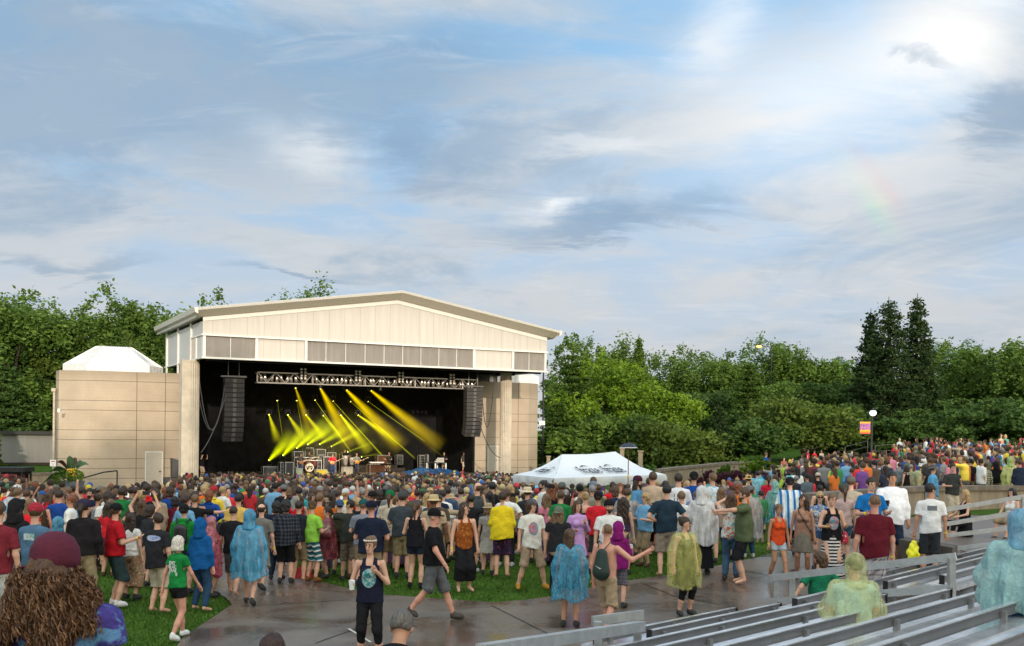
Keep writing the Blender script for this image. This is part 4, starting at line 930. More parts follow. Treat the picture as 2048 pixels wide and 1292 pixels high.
# the trees that stand behind the photographer and shade the crowd from the low sun
for i, (x, y, h) in enumerate(((-40, -48, 33), (-27, -46, 31), (-14, -48, 34), (-2, -46, 31.5), (10, -48, 33), (22, -46, 32), (34, -48, 33), (46, -46, 34), (-52, -46, 33), (58, -48, 32))):
    h += 3.2; t = thing('deciduous_tree', 'tall broad tree in the row behind the bleachers, %s counted from the left' % (ordn + ['tenth'])[i], 'tree', (x, y, 0), i, 'trees behind the bleachers')
    me = crown_mesh('round', i % 3, 9000, 1.25, 'dark', (8.5, 8.5, 15.0)); c = link('crown', me, t, (0, 0, h - 15.0))
    mb = MB(); mb.tube([(0, 0, -1), (.2, 0, 10), (0, 0, 22)], [.6, .45, .2], 8); mb.build('trunk', M_bark, t, local=True)

WC = []; rw = np.random.RandomState(9)
for u0, u1, vt, Yb, nn in ((-140, 430, 700, 125, 12000), (1090, 2160, 758, 158, 26000)):
    uu = u0 + (u1 - u0) * rw.rand(nn); YY = Yb + rw.rand(nn) * 14; X_ = (uu - PU) / FPX * YY
    tops = np.array([EYE + (855 - vt + 26 * mnoise.noise((u_ * .016, 1, 0)) + 22 * mnoise.noise((u_ * .07, 4, 0)) + .0105 * (u_ - PU)) / FPX * y_ for u_, y_ in zip(uu, YY)])
    WC.append(np.stack([X_, YY, -2 + (tops + 2) * rw.rand(nn) ** .55], 1))
Vv, Ff = leaves(np.concatenate(WC), .85, seed=4); tag(link('woodland', mesh_np('woodland', Vv, Ff, LM['green'])), 'far woods closing the gaps behind the separate trees', 'woodland', kind='stuff')
# ================================================================ WALLS, FENCES, TENT, BLEACHERS, STREET FURNITURE
def ex_oldconc(t, b, vec, c):
    sp_ = t.new('ShaderNodeSeparateXYZ'); t.link(vec, sp_.inputs[0])
    st = t.noise(t.comb(t.math('MULTIPLY', sp_.outputs[0], 2.5), t.math('MULTIPLY', sp_.outputs[1], 2.5), t.math('MULTIPLY', sp_.outputs[2], .35)), 1.0, 5, .65)
    cc = t.mix(t.ramp(st, .38, .66), (.30, .235, .16), (.20, .155, .11)); cc = t.mix(t.math('MULTIPLY', t.ramp(t.noise(vec, 12, 4), .5, .75), .3), cc, (.10, .08, .06)); t.link(cc, b.inputs['Base Color'])
M_wall = mat('weathered_concrete', rough=.85, extra=ex_oldconc, bump=.2, bscale=25)
M_capst = mat('wall_cap', (.17, .135, .105), .8, var=.25, vscale=2.5)
def lowwall(pts, name, label, h, th=.3, cap=.14, slots=True, cat='wall'):
    base = pts[len(pts) // 2]; t = thing(name, label, cat, (base.x, base.y, base.z - h))
    mb = MB(); mc = MB(); ms = MB()
    for i, (p, q) in enumerate(zip(pts[:-1], pts[1:])):
        n_ = max(1, int((q - p).length / 1.2))
        for j in range(n_):
            a = p.lerp(q, j / n_); b_ = p.lerp(q, (j + 1) / n_); d = (b_ - a); d.z = 0; d.normalize(); nn = Vector((-d.y, d.x, 0)) * th / 2
            if toline(*a)[0] > toline(*b_)[0]: nn = -nn
            if nn.y < 0: nn = -nn
            lo = -h; up = Vector((0, 0, 1))
            mb.hexa([a - nn + up * lo, b_ - nn + up * lo, b_ + nn + up * lo, a + nn + up * lo, a - nn - up * cap, b_ - nn - up * cap, b_ + nn - up * cap, a + nn - up * cap])
            e_ = nn * 1.5; mc.hexa([a - e_ - up * cap, b_ - e_ - up * cap, b_ + e_ - up * cap, a + e_ - up * cap, a - e_, b_ - e_, b_ + e_, a + e_])
            if slots and j % 2 == 0:
                c = a - nn * 1.01; ms.beam(c + up * (-cap - .02), c + up * (-h + .1), .025, .012, up=(d.x, d.y, 0))
    mb.build('wall_body', M_wall, t); mc.build('coping', M_capst, t)
    if slots: ms.build('panel_joint', mat('joint_dark', (.04, .03, .025), .9, var=0), t)
    return t
lowwall([P(u, v, Y) for u, v, Y in ((1318, 938, 54), (1350, 934, 56), (1400, 929.5, 59), (1445, 925, 62), (1487, 922, 65), (1525, 923, 70))], 'low_wall', 'low stained concrete wall with dark coping behind the white tent, topped by trees', 1.7)
lowwall([P(u, v, Y) for u, v, Y in ((1615, 987, 28.6), (1650, 984, 29.2), (1700, 981, 30), (1770, 975.5, 31.6), (1840, 972, 33.2), (1930, 971, 34.8), (2048, 971, 36.5), (2240, 972, 38))], 'curved_wall', 'curved beige concrete wall with rounded coping holding up the crowded raised lawn', 1.15, th=.32, cap=.16)
# back terrace blocks and boulder
for u, v0, v1, w_, Y, lb_ in ((1610, 922, 942, 30, 82, 'pale square stone block on the back terrace beside people in red'), (1578, 932, 950, 70, 80, 'long stone ledge the two seated people use on the back terrace')):
    q = P(u, v1, Y); h = P(u, v0, Y).z - q.z; t_ = MB(); t_.box((q.x, q.y + .5, q.z + h / 2 - .3), (w_ / FPX * Y, 1.2, h + .6)); tag(t_.build('stone_block', M_wall, None), lb_, 'stone block')
mb = MB(); q = P(1662, 938, 84); mb.ball((q.x, q.y, q.z - .2), (1.2, .9, 1.25), 14, 9)
for i, v in enumerate(mb.V): mb.V[i] = tuple(Vector(v) + Vector((1, 1, 1)) * .25 * mnoise.noise(Vector(v) * 1.3))
tag(mb.build('boulder', mat('boulder_stone', (.22, .18, .14), .9, var=.3, vscale=2), None, smooth=False), 'big brown boulder on the back terrace beside standing people', 'boulder')
# dark railings on the hill
def rail_fence(pts, label, h=1.0, nbar=3, name='railing', r=.045, m=None, step=2.2, bars=False):
    t = thing(name, label, 'railing', pts[0]); mb = MB(); pm = MB()
    for p, q in zip(pts[:-1], pts[1:]):
        for k in range(nbar): z = Vector((0, 0, h * (1 - k / max(1, nbar) * .95))); mb.beam(p + z, q + z, r, r)
        n_ = max(1, int((q - p).length / step))
        for j in range(n_ + 1): a = p.lerp(q, j / n_); pm.beam(a - Vector((0, 0, .4)), a + Vector((0, 0, h)), r * 1.3, r * 1.3)
        if bars:
            n_ = int((q - p).length / .16)
            for j in range(n_ + 1): a = p.lerp(q, j / n_); pm.beam(a, a + Vector((0, 0, h)), .025, .025)
    mb.build('rail', m or M_dkmetal, t); pm.build('post', m or M_dkmetal, t); return t
M_dkmetal = mat('dark_metal', (.03, .032, .034), .5, metal=.3)
def gpt(u, Y, dz=0.0): X = unroll(u, 900)[0] / FPX * Y; return Vector((X, Y, gzt(X, Y) + dz))
rail_fence([P(1690, 918, 84), P(1735, 905, 85)], 'dark handrail sloping up left of the lamp post with banner', 1.0, 2)
rail_fence([P(1750, 915, 84), P(1795, 912, 84)], 'dark handrail right of the lamp post with banner', 1.0, 2)
rail_fence([gpt(1795, 90), gpt(1900, 89), gpt(2060, 86), gpt(2200, 84)], 'long dark railing along the top of the crowded raised lawn', 1.15, 3)
M_maroon = mat('maroon_paint', (.10, .015, .02), .5)
rail_fence([gpt(1078, 92), gpt(1108, 88)], 'maroon picket fence right of the stage wing', 1.4, 2, 'picket_fence', m=M_maroon, bars=True)
rail_fence([gpt(1258, 78), gpt(1283, 74)], 'maroon picket fence panel behind the tent roof', 1.9, 2, 'picket_fence', m=M_maroon, bars=True)
for u, v0, Y, lb_ in ((1097, 914, 88, 'beige gate pillar right of the stage wing'), (1244, 899, 78, 'beige gate pillar hidden behind the tent peak'), (1281, 904, 74, 'beige gate pillar at the start of the low wall')):
    q = gpt(u, Y); z1 = P(u, v0, Y).z; mb = MB(); mb.box((q.x, q.y, (q.z + z1) / 2), (.32, .32, z1 - q.z)); mb.box((q.x, q.y, z1 + .06), (.42, .42, .1)); tag(mb.build('gate_pillar', M_wall, None), lb_, 'pillar')
# grey panel wall far left and retaining wall
fw = thing('panel_wall', 'grey corrugated wall with dark flat cap left of the stage wing', 'wall', P(50, 925, 84))
def wpt(u, v, Y): return P(u, v, Y)
a0, a1 = P(-80, 925, 76), P(106, 925, 82); top0, top1 = P(-80, 868, 76).z, P(106, 870, 82).z
mb = MB(); mb.hexa([a0, a1, a1 + Vector((0, .4, 0)), a0 + Vector((0, .4, 0)), Vector((a0.x, a0.y, top0)), Vector((a1.x, a1.y, top1)), Vector((a1.x, a1.y + .4, top1)), Vector((a0.x, a0.y + .4, top0))])
mb.build('panel', mat('grey_panel', rough=.6, extra=ex_panel(.4, (.25, .245, .23), (.28, .275, .26))), fw)
mb = MB(); mb.beam(Vector((a0.x, a0.y + .15, top0 + .15)), Vector((a1.x, a1.y + .15, top1 + .15)), .7, .28); mb.build('roof_cap', mat('dark_cap', (.05, .05, .045), .7), fw)
mb = MB(); mb.beam(a0 + Vector((0, -.1, -.1)), a1 + Vector((0, -.1, -.1)), .3, .2); mb.build('footing', mat('brown_foot', (.04, .03, .025), .8), fw)
lowwall([P(-60, 945, 64), P(60, 946, 66), P(116, 944, 68)], 'retaining_wall', 'stained concrete retaining wall left of the planter', 2.2)
# sign on its post
sp0 = P(105, 968, 66); st_ = thing('sign', 'small white notice with red heading on a post left of the planter', 'sign', sp0)
q = P(106, 926, 66); mb = MB(); mb.box((q.x, q.y, q.z), (.38, .03, .42)); sg = mb.build('sign_board', M_white, st_)
mb = MB(); mb.box((q.x, q.y - .02, q.z + .11), (.26, .006, .07)); mb.build('red_heading', mat('sign_red', (.35, .03, .03), .5), sg)
mb = MB()
for k in range(3): mb.box((q.x, q.y - .02, q.z - .02 - .06 * k), (.22 - .03 * k, .006, .018))
mb.build('small_print', mat('sign_grey', (.35, .35, .35), .5), sg)
mb = MB(); mb.tube([(q.x, q.y + .04, sp0.z - 1), (q.x, q.y + .04, q.z + .2)], .03); mb.build('post', M_alu, st_)
# planter with banana plant
pl0 = P(142, 1000, 60); pt = thing('planter', 'grey square planter with banana leaves and trailing yellow flowers', 'planter', pl0)
mb = MB(); mb.hexa([pl0 + Vector(d) for d in ((-.42, -.42, 0), (.42, -.42, 0), (.42, .42, 0), (-.42, .42, 0), (-.58, -.58, 1.15), (.58, -.58, 1.15), (.58, .58, 1.15), (-.58, .58, 1.15))]); mb.build('tub', mat('tub_grey', (.10, .11, .13), .5), pt)
for (x, y, z, r, mk, s_) in ((-.25, -.2, 1.35, (.75, .6, .42), 'green', 3), (-.55, -.35, 1.0, (.35, .35, .5), 'lime', 4), (.3, -.2, 1.45, (.5, .5, .35), 'lime', 5)):
    C = np.random.RandomState(s_).randn(500, 3); C /= np.linalg.norm(C, axis=1, keepdims=True); C = C * np.array(r) + np.array((x, y, z)); Vv, Ff = leaves(C, .13, seed=s_)
    link('foliage', mesh_np('foliage', Vv, Ff, LM[mk]), pt)
mb = MB(); rr = random.Random(3)
for i in range(26): mb.ball((rr.uniform(-.1, .45), rr.uniform(-.65, -.3), rr.uniform(1.45, 1.9)), .06, 6, 4)
o = mb.build('yellow_flowers', mat('flower_yellow', (.62, .38, .02), .6), pt, local=True)
M_banana = mat('banana_leaf', (.028, .075, .018), .45, var=.3); M_banred = mat('banana_dark', (.06, .025, .02), .45, var=.3)
for i, (dx_, dz_, ln, red) in enumerate(((-1.5, -.1, 1.9, 0), (-.9, .9, 1.5, 1), (-.15, 1.5, 1.5, 0), (.25, 1.35, 1.4, 1), (1.3, .7, 1.6, 0), (.8, .9, 1.4, 0), (-1.9, -1.2, 2.0, 0))):
    mb = MB(); n_ = 8; pts_ = []; d0 = Vector((dx_, rr.uniform(-.5, .1), 0)); L_ = ln
    for k in range(n_ + 1):
        f_ = k / n_; p = Vector((0, 0, 1.5)) + d0 * f_ * .85 + Vector((0, 0, dz_ * f_ * .62 + .40 * math.sin(f_ * 2.6))); w_ = .24 * math.sin(min(1, f_ * 1.1 + .08) * 3.0) ** .7 if f_ < .97 else .02
        sd_ = Vector((-d0.y, d0.x, 0)); sd_ = sd_.normalized() if sd_.length > .01 else Vector((1, 0, 0)); sd_ = (sd_ * .5 + Vector((0, 0, .6)) if abs(dx_) > .7 else Vector((1, 0, 0))); sd_.normalize()
        pts_ += [p - sd_ * w_, p + Vector((0, 0, .03)), p + sd_ * w_]
    mb.add(pts_, [(3 * k, 3 * k + 1, 3 * k + 4, 3 * k + 3) for k in range(n_)] + [(3 * k + 1, 3 * k + 2, 3 * k + 5, 3 * k + 4) for k in range(n_)])
    mb.build('banana_leaf', M_banred if red else M_banana, pt, local=True)
mb = MB(); mb.tube([(0, 0, 1.1), (0, 0, 1.8), (.05, 0, 2.2)], [.12, .1, .04], 8); mb.build('stem', M_banana, pt, local=True)
# vendor rig at the left edge
vr0 = P(20, 1002, 46); vr = thing('equipment_tower', 'black framed equipment shelter with small lamps at the left edge', 'shelter', vr0); vr.scale = (.72, .8, .80)
mb = MB()
for x in (-1.0, .75):
    for y in (0, 1.0): mb.box((x, y, .8), (.09, .09, 1.9))
mb.box((-.1, .5, 1.80), (2.1, 1.3, .25)); mb.box((-.1, 1.05, .9), (1.8, .06, 1.6)); mb.build('frame', M_blackm, vr, local=True)
mb = MB(); mb.box((-.1, -.1, 1.5), (1.2, .06, .12)); mb.box((-.1, .4, 1.3), (1.5, .4, .4)); mb.build('maroon_panel', M_maroon, vr, local=True)
for x, z in ((-.75, 1.15), (-.1, 1.2), (.4, 1.3)):
    mb = MB(); mb.ball((x, -.15, z), .05, 8, 6); mb.build('small_lamp', mat('small_lamp_lit', (1, .8, .3), .4, var=0, emis=((1, .75, .3), 3)), vr, local=True)
# ---- tent
M_tent = mat('tent_fabric', (.66, .68, .71), .6, var=.03, bump=.1, bscale=3); M_tentg = mat('tent_valance', (.50, .51, .52), .6, var=.06)
cA, cB, cC = P(1027, 951, 42.7), P(1107, 960, 40), P(1332, 944, 44.2); ze = (cA.z + cB.z + cC.z) / 3
A_, B_, C_ = [Vector((p.x, p.y, ze)) for p in (cA, cB, cC)]; D_ = A_ + (C_ - B_); k1, k2 = P(1124, 908.5, 43.2), P(1231, 903, 45.2)
R1, R2 = Vector((k1.x, k1.y, k1.z)), Vector((k2.x, k2.y, (k2.z)))
tt = thing('canopy_tent', 'white peaked canopy tent lettered fraze standing in the crowd', 'tent', ((A_.x + C_.x) / 2, (A_.y + C_.y) / 2, gzt(4, 43)))
def patch(mb, p00, p10, p01, p11, n=14, sag=.16):
    V_p = []
    for j in range(n + 1):
        for i in range(n + 1):
            a = p00.lerp(p10, i / n); b_ = p01.lerp(p11, i / n); p = a.lerp(b_, j / n); s_ = math.sin(j / n * math.pi) * sag + math.sin(i / n * math.pi) * .05 * (j / n)
            V_p.append(p - Vector((0, 0, s_ * (1.0 + .25 * mnoise.noise((i * .5, j * .5, 1))))))
    mb.add(V_p, [(j * (n + 1) + i, j * (n + 1) + i + 1, (j + 1) * (n + 1) + i + 1, (j + 1) * (n + 1) + i) for j in range(n) for i in range(n)])
mb = MB(); patch(mb, B_, C_, R1, R2); patch(mb, A_, B_, R1, R1); patch(mb, C_, D_, R2, R2); patch(mb, D_, A_, R2, R1); roof_t = mb.build('roof', M_tent, tt, smooth=True)
mb = MB()
for p, q in ((A_, B_), (B_, C_), (C_, D_), (D_, A_)):
    n_ = 30; V_p = []
    d = (q - p).normalized(); nn = Vector((d.y, -d.x, 0))
    for i in range(n_ + 1):
        a = p.lerp(q, i / n_); wv_ = math.sin(i * 1.1) * .03 + mnoise.noise((i * .3, 1, 2)) * .06; V_p += [a, a + nn * (.05 + wv_) - Vector((0, 0, .14)), a + nn * wv_ * 1.5 - Vector((0, 0, .36 + .03 * math.sin(i * .7)))]
    mb.add(V_p, [(3 * i, 3 * i + 3, 3 * i + 4, 3 * i + 1) for i in range(n_)] + [(3 * i + 1, 3 * i + 4, 3 * i + 5, 3 * i + 2) for i in range(n_)])
mb.build('valance', M_tentg, tt, smooth=True)
for p in (A_, B_, C_, D_):
    mb = MB(); mb.beam(Vector((p.x, p.y, gzt(p.x, p.y))), p - Vector((0, 0, .03)), .05, .05); mb.build('leg', M_alu, tt)
M_ink = mat('navy_ink', (.012, .018, .035), .6, var=0)
def tent_text(f0, g0, base0, base1, r0, r1, size):
    # point on the sagged patch: along base f0, up g0
    def pp(f_, g_): a = base0.lerp(base1, f_); b_ = r0.lerp(r1, f_); p = a.lerp(b_, g_); return p - Vector((0, 0, math.sin(g_ * math.pi) * .16 + math.sin(f_ * math.pi) * .05 * g_))
    o_ = pp(f0, g0); xd = (pp(f0 + .02, g0) - pp(f0 - .02, g0)); yd = pp(f0, g0 + .05) - pp(f0, g0 - .05); nrm = xd.cross(yd).normalized()
    M_ = frame_mat(o_ + nrm * .085, xd, yd)
    M_ = M_ @ Matrix.Diagonal((1, 2.1, 1, 1))
    text_part('fraze', size, M_ink, roof_t, Matrix.Translation(-wloc(roof_t)) @ M_, depth=.004, bold=0)
    mb = MB(); n_ = 10; V_p = []
    for i in range(n_ + 1):
        x = -size * .38 + size * 1.05 * i / n_; f_ = i / n_; yb = size * (.30 + .14 * math.sin(f_ * math.pi * .9)); th = size * .07 * math.sin(max(.02, f_) * math.pi) ** .8
        V_p += [M_ @ Vector((x, yb, .006)), M_ @ Vector((x, yb + th, .006))]
    mb.add(V_p, [(2 * i, 2 * i + 2, 2 * i + 3, 2 * i + 1) for i in range(n_)]); mb.build('roof_arc_emblem', M_ink, roof_t)
tent_text(.34, .36, B_, C_, R1, R2, .56); tent_text(.60, .36, B_, C_, R1, R2, .56); tent_text(.55, .36, A_, B_, R1, R1, .42)
# ---- raised small umbrella on a pole
uq = P(1257, 893, 36); t = thing('umbrella', 'small dark umbrella raised on a tall pole in front of the tent', 'umbrella', (uq.x, uq.y, gzt(uq.x, uq.y)))
mb = MB(); V_u = [(uq.x, uq.y, uq.z + .13)]; n_ = 24
for j in range(1, 5):
    for k in range(n_):
        a = k / n_ * 2 * math.pi; r = .31 * math.sin(j / 4 * 1.5); V_u.append((uq.x + r * math.cos(a), uq.y + r * math.sin(a), uq.z + .13 - .17 * (j / 4) ** 1.8 - (.015 * abs(math.sin(a * 4)) if j < 4 else 0)))
Fu = [(0, 1 + k, 1 + (k + 1) % n_) for k in range(n_)] + [(1 + (j - 1) * n_ + k, 1 + j * n_ + k, 1 + j * n_ + (k + 1) % n_, 1 + (j - 1) * n_ + (k + 1) % n_) for j in range(1, 4) for k in range(n_)]
mb.add(V_u, Fu); mb.build('canopy', mat('umbrella_navy', (.02, .026, .05), .35), t, smooth=True)
mb = MB(); mb.tube([(uq.x + .31 * math.cos(a), uq.y + .31 * math.sin(a), uq.z - .04) for a in np.linspace(0, 6.283, 25)], .012, 5, caps=False); mb.build('edge_piping', M_white, t)
mb = MB(); mb.tube([(uq.x, uq.y, gzt(uq.x, uq.y) + 1.2), (uq.x, uq.y, uq.z + .17)], .018, 6); mb.build('pole', mat('pole_red', (.12, .04, .035), .5), t)
mb = MB(); q = P(1254, 953, 36); mb.ball((uq.x, uq.y, q.z), (.04, .04, .07), 8, 6); mb.build('yellow_tie', mat('tie_yellow', (.7, .5, .05), .6), t)
# ---- lamp post with banner
lp = P(1742, 915, 78); lt = thing('lamp_post', 'dark lamp post with round white globe and orange and purple banner', 'lamp post', lp)
zt1 = P(1746, 834, 78).z; mb = MB(); mb.tube([(lp.x, lp.y, lp.z - 1), (lp.x + .05, lp.y, zt1)], [.10, .07], 8); mb.build('post', M_dkmetal, lt)
mb = MB(); q = P(1746, 826, 78); mb.ball(q, (.26, .26, .24), 14, 8); mb.build('globe', mat('globe_lit', (.8, .85, .85), .2, var=0, emis=((.9, 1, .98), 1.2)), lt, smooth=True)
mb = MB(); mb.lathe([(.3, 0), (.1, .08), (.02, .22)], (q.x, q.y, q.z + .18), 12); mb.build('lamp_cap', M_dkmetal, lt)
b0, b1 = P(1720, 843, 78), P(1740.5, 868, 78); mb = MB()
mb.beam((b0.x - .05, b0.y, b0.z), (lp.x + .05, lp.y, b0.z), .03, .03); mb.beam((b0.x - .05, b0.y, b1.z), (lp.x + .05, lp.y, b1.z), .03, .03); mb.build('banner_arm', M_dkmetal, lt)
def ex_banner(t, b, vec, c):
    sp_ = t.new('ShaderNodeSeparateXYZ'); g = t.new('ShaderNodeTexCoord'); t.link(g.outputs['Generated'], sp_.inputs[0]); x, y, z = sp_.outputs
    base = t.mix(t.ramp(z, 0.0, .3), (.60, .06, .03), (.75, .35, .02))
    fig = t.math('MULTIPLY', t.math('GREATER_THAN', z, .33), t.math('LESS_THAN', z, .86)); pur = t.mix(t.ramp(t.noise(g.outputs['Generated'], 5, 4), .35, .65), (.10, .03, .16), (.45, .16, .35))
    t.link(t.mix(fig, base, pur), b.inputs['Base Color'])
mb = MB(); mb.box(((b0.x + b1.x) / 2, b0.y, (b0.z + b1.z) / 2), (b1.x - b0.x, .02, b0.z - b1.z - .04)); mb.build('banner', mat('banner_print', rough=.7, extra=ex_banner), lt)
# orange street lamp over the treeline; small post far left; pole by the wing
q = P(1518, 693, 128); t = thing('street_lamp', 'lit orange street lamp on a curved arm showing above the treeline', 'street lamp', (q.x + 1.6, q.y, 0))
mb = MB(); mb.tube([(q.x + 1.6, q.y, -2), (q.x + 1.6, q.y, q.z - .6), (q.x + 1.3, q.y, q.z), (q.x + .3, q.y, q.z + .1)], .055, 8); mb.build('arm', M_dkmetal, t)
mb = MB(); mb.ball((q.x, q.y, q.z), (.38, .22, .15), 12, 8); mb.build('lamp_head', mat('lamp_orange', (1, .5, .1), .4, var=0, emis=((1, .45, .1), 2.0)), t, smooth=True)
q = P(42, 682, 107); t = thing('lamp_post', 'slim dark lamp post among the trees at far left', 'lamp post', (q.x, q.y, 0)); mb = MB(); mb.tube([(q.x, q.y, -1.5), (q.x, q.y, q.z)], .07, 8); mb.build('post', M_dkmetal, t)
mb = MB(); mb.box((q.x, q.y - .2, q.z + .08), (.3, .7, .14)); mb.build('lamp_head', M_dkmetal, t)
q = P(1087, 740, 97); q2 = P(1084, 846, 97); t = thing('utility_pole', 'thin dark pole with white box right of the stage wing', 'pole', (q.x, q.y, -2)); mb = MB(); mb.tube([(q.x, q.y, -2), (q.x, q.y, q.z)], .08, 8); mb.build('post', M_dkmetal, t)
mb = MB(); mb.box((q2.x, q2.y - .2, q2.z), (.55, .3, .42)); mb.build('white_box', M_white, t)
# ---- planting bed right
bq = [P(1797, 1079, 20.2), P(1905, 1101, 18.9), P(1915, 1097, 19.3), P(1812, 1074, 20.7)]; zb2 = bq[0].z
pb = thing('planting_bed', 'low concrete planting bed with brown heather behind the bleachers', 'planting bed', (bq[0].x + 1, bq[0].y, 0))
mb = MB(); mb.prism([(p.x, p.y) for p in bq], zb2 - .02, .02) if False else mb.prism([(p.x, p.y) for p in bq], zb2 + .1, -.1); mb.build('kerb_block', mat('dark_kerb', (.09, .075, .06), .7, var=.3, vscale=3), pb)
C = np.random.RandomState(8).rand(3200, 2); Pn = [];
for a, b_ in C: u = 1905 + a * 150; Y = 19.3 + b_ * 2.6 + a * .8; X = unroll(u, 1080)[0] / FPX * Y; Pn.append((X, Y, zb2 + .10 + .35 * abs(mnoise.noise((X * 2, Y * 2, 0)))))
Vv, Ff = leaves(np.array(Pn), .10, seed=2); link('heather', mesh_np('heather', Vv, Ff, mat('heather', rough=.8, extra=ex_leaf((.06, .07, .015), (.10, .06, .02), (.13, .12, .03)))), pb)
# ---- bleachers
M_bal = mat('bench_aluminium', (.17, .17, .18), .45, metal=.35, var=.10, vscale=3); M_bseat = mat('seat_aluminium', (.70, .71, .73), .20, metal=.7, var=.16, vscale=4)
M_brk = mat('bracket_metal', (.25, .25, .25), .5, metal=.6); M_rail = mat('galvanised_rail', (.42, .43, .43), .42, metal=.55, var=.12, vscale=8)
M_tread = mat('tread_concrete', (.10, .09, .08), .5, var=.25, vscale=1.2)
def bench(vp, c_, d3, um, vm, s, u0, u1, label, first=False, deck=True):
    ax, ay = unroll(*vp); mx_, my_ = unroll(um, vm); m = (my_ - ay) / (ax - mx_)
    def pt(u):
        bx = unroll(u, vm)[0]; Y = c_ * s / (ax - bx); vv = ay + m * (ax - bx); return Vector((bx / FPX * Y, Y, EYE - vv / FPX * Y))
    a, b_ = pt(u0), pt(u1); d = (b_ - a).normalized(); f = Vector((-d.y, d.x, 0)).normalized()   # towards the stage
    mid = a.lerp(b_, .5); t = thing('bleacher_bench', label, 'bench', (mid.x, mid.y, mid.z - .85), group='aluminium bleacher benches')
    Z = Vector((0, 0, 1))
    def slab(mb, o0, o1, z0, z1): mb.hexa([a + f * o0 + Z * z0, b_ + f * o0 + Z * z0, b_ + f * o1 + Z * z0, a + f * o1 + Z * z0, a + f * o0 + Z * z1, b_ + f * o0 + Z * z1, b_ + f * o1 + Z * z1, a + f * o1 + Z * z1])
    mb = MB(); slab(mb, -.012, .012, -.098, -.010); slab(mb, -.018, -.012, -.05, -.042); slab(mb, -.022, .014, -.105, -.098); mb.m = 1; slab(mb, -.030, .02, -.010, 0); mb.build('backrest', [M_bal, M_bseat], t)
    mb = MB(); slab(mb, -.175, -.05, -.175, -.145); slab(mb, -.04, .10, -.175, -.145); slab(mb, .11, .24, -.175, -.145); slab(mb, -.188, -.175, -.20, -.142); mb.build('seat', M_bseat, t)
    if deck:
        mb = MB(); slab(mb, .02, .20, -.85, -.80); slab(mb, .22, .40, -.85, -.80); slab(mb, -.35, .0, -.85, -.80); slab(mb, -.43, -.36, -.86, -.80); mb.build('footboard', M_bseat, t)
    for p in (a, b_): mb = MB(); mb.beam(p - d * .012 - Z * .06, p + d * .012 - Z * .06, .07, .13, up=Z); mb.build('end_cap', M_blackm, t)
    Ln = (b_ - a).length; nbk = max(1, int(round(Ln / 2.1)))
    for i in range(nbk + 1):
        p = a + d * (.25 + (Ln - .5) * i / nbk)
        mb = MB(); mb.beam(p - f * .04 - Z * .04, p - f * .02 - Z * .82, .05, .05, up=f); mb.beam(p - f * .16 - Z * .205, p + f * .22 - Z * .205, .05, .05); mb.build('bracket', M_brk, t)
    return a, b_, f
VP1 = (2930, 920); VP2 = (2795, 905)
rows = [(1471, 1214, .714 * 11.2, 1192, 1471, 'front bench of the near section, ending beside the woman in yellow poncho'), (1500, 1218, .714 * 10.1, 1299, 1559, 'second bench of the near section, ending at the sloping middle rail'),
        (1500, 1232, .714 * 9.0, 1165, 1640, 'third bench of the near section, below the seated yellow poncho'), (1500, 1249, .714 * 7.75, 1120, 1769, 'fourth bench of the near section, right in front of the seated yellow poncho'),
        (1480, 1281, .714 * 6.6, 1080, 1898, 'bench whose backrest carries the seated person in yellow poncho'), (1800, 1225, .714 * 5.4, 1250, 2150, 'long bench just behind the seated yellow poncho'),
        (2048, 1196, .714 * 4.15, 1450, 2250, 'long bench in front of the seated person in blue poncho'), (2048, 1257, .714 * 3.0, 1700, 2350, 'nearest bench at the lower right corner of the photo')]
for um, vm, s, u0, u1, lb_ in rows: bench(VP1, 2764, None, um, vm, s, u0, u1, lb_)
A2 = .82
rows2 = [(1740, 1149, A2 * 8.3, 1690, 1981, 'farthest bench of the far section, under the planting bed'), (1740, 1161, A2 * 7.46, 1590, 2030, 'second farthest bench, with the man in green shirt'),
         (1771, 1163, A2 * 6.8, 1771, 2120, 'third bench of the far section behind the middle rail post'), (1884, 1151, A2 * 5.86, 1884, 2200, 'fourth bench of the far section, right of the middle rail end post')]
for um, vm, s, u0, u1, lb_ in rows2: bench(VP2, 2672, None, um, vm, s, u0, u1, lb_)
def hrail(name, label, bars, posts, wd=.05, ht=.10, pw=.07, group=None):
    t = thing(name, label, 'rail', posts[0][1], group=group)
    for p, q in bars: mb = MB(); mb.beam(p, q, wd, ht); mb.build('rail_bar', M_rail, t)
    for p, q in posts: mb = MB(); mb.beam(p, q, pw, pw); mb.build('post', M_rail, t)
    return t
def pv_(u, v0, v1, Y): return (P(u, v0, Y), P(u, v1, Y))
hrail('handrail', 'big square aluminium rail descending from the lower left to the first bench', [(P(960, 1302, 7.9), P(1283, 1252, 10.9))], [pv_(1275, 1256, 1300, 10.95), pv_(1196, 1243, 1330, 10.55)], .09, .105, .08)
t = hrail('end_board', 'flat aluminium end board mounted over the big square rail', [(P(1184, 1242, 10.9), P(1287, 1229, 11.2))], [pv_(1270, 1232, 1250, 11.25)], .03, .105, .05)
hrail('aisle_rail', 'sloping flat aluminium rail along the aisle in the middle of the bleachers', [(P(1539, 1156, 15.6), P(1912, 1113, 13.2)), (P(1537, 1204, 15.5), P(1908, 1176, 13.2))],
      [pv_(1552, 1160, 1222, 15.55), pv_(1583, 1157, 1218, 15.4), pv_(1903, 1116, 1200, 13.25)], .03, .105, .085)
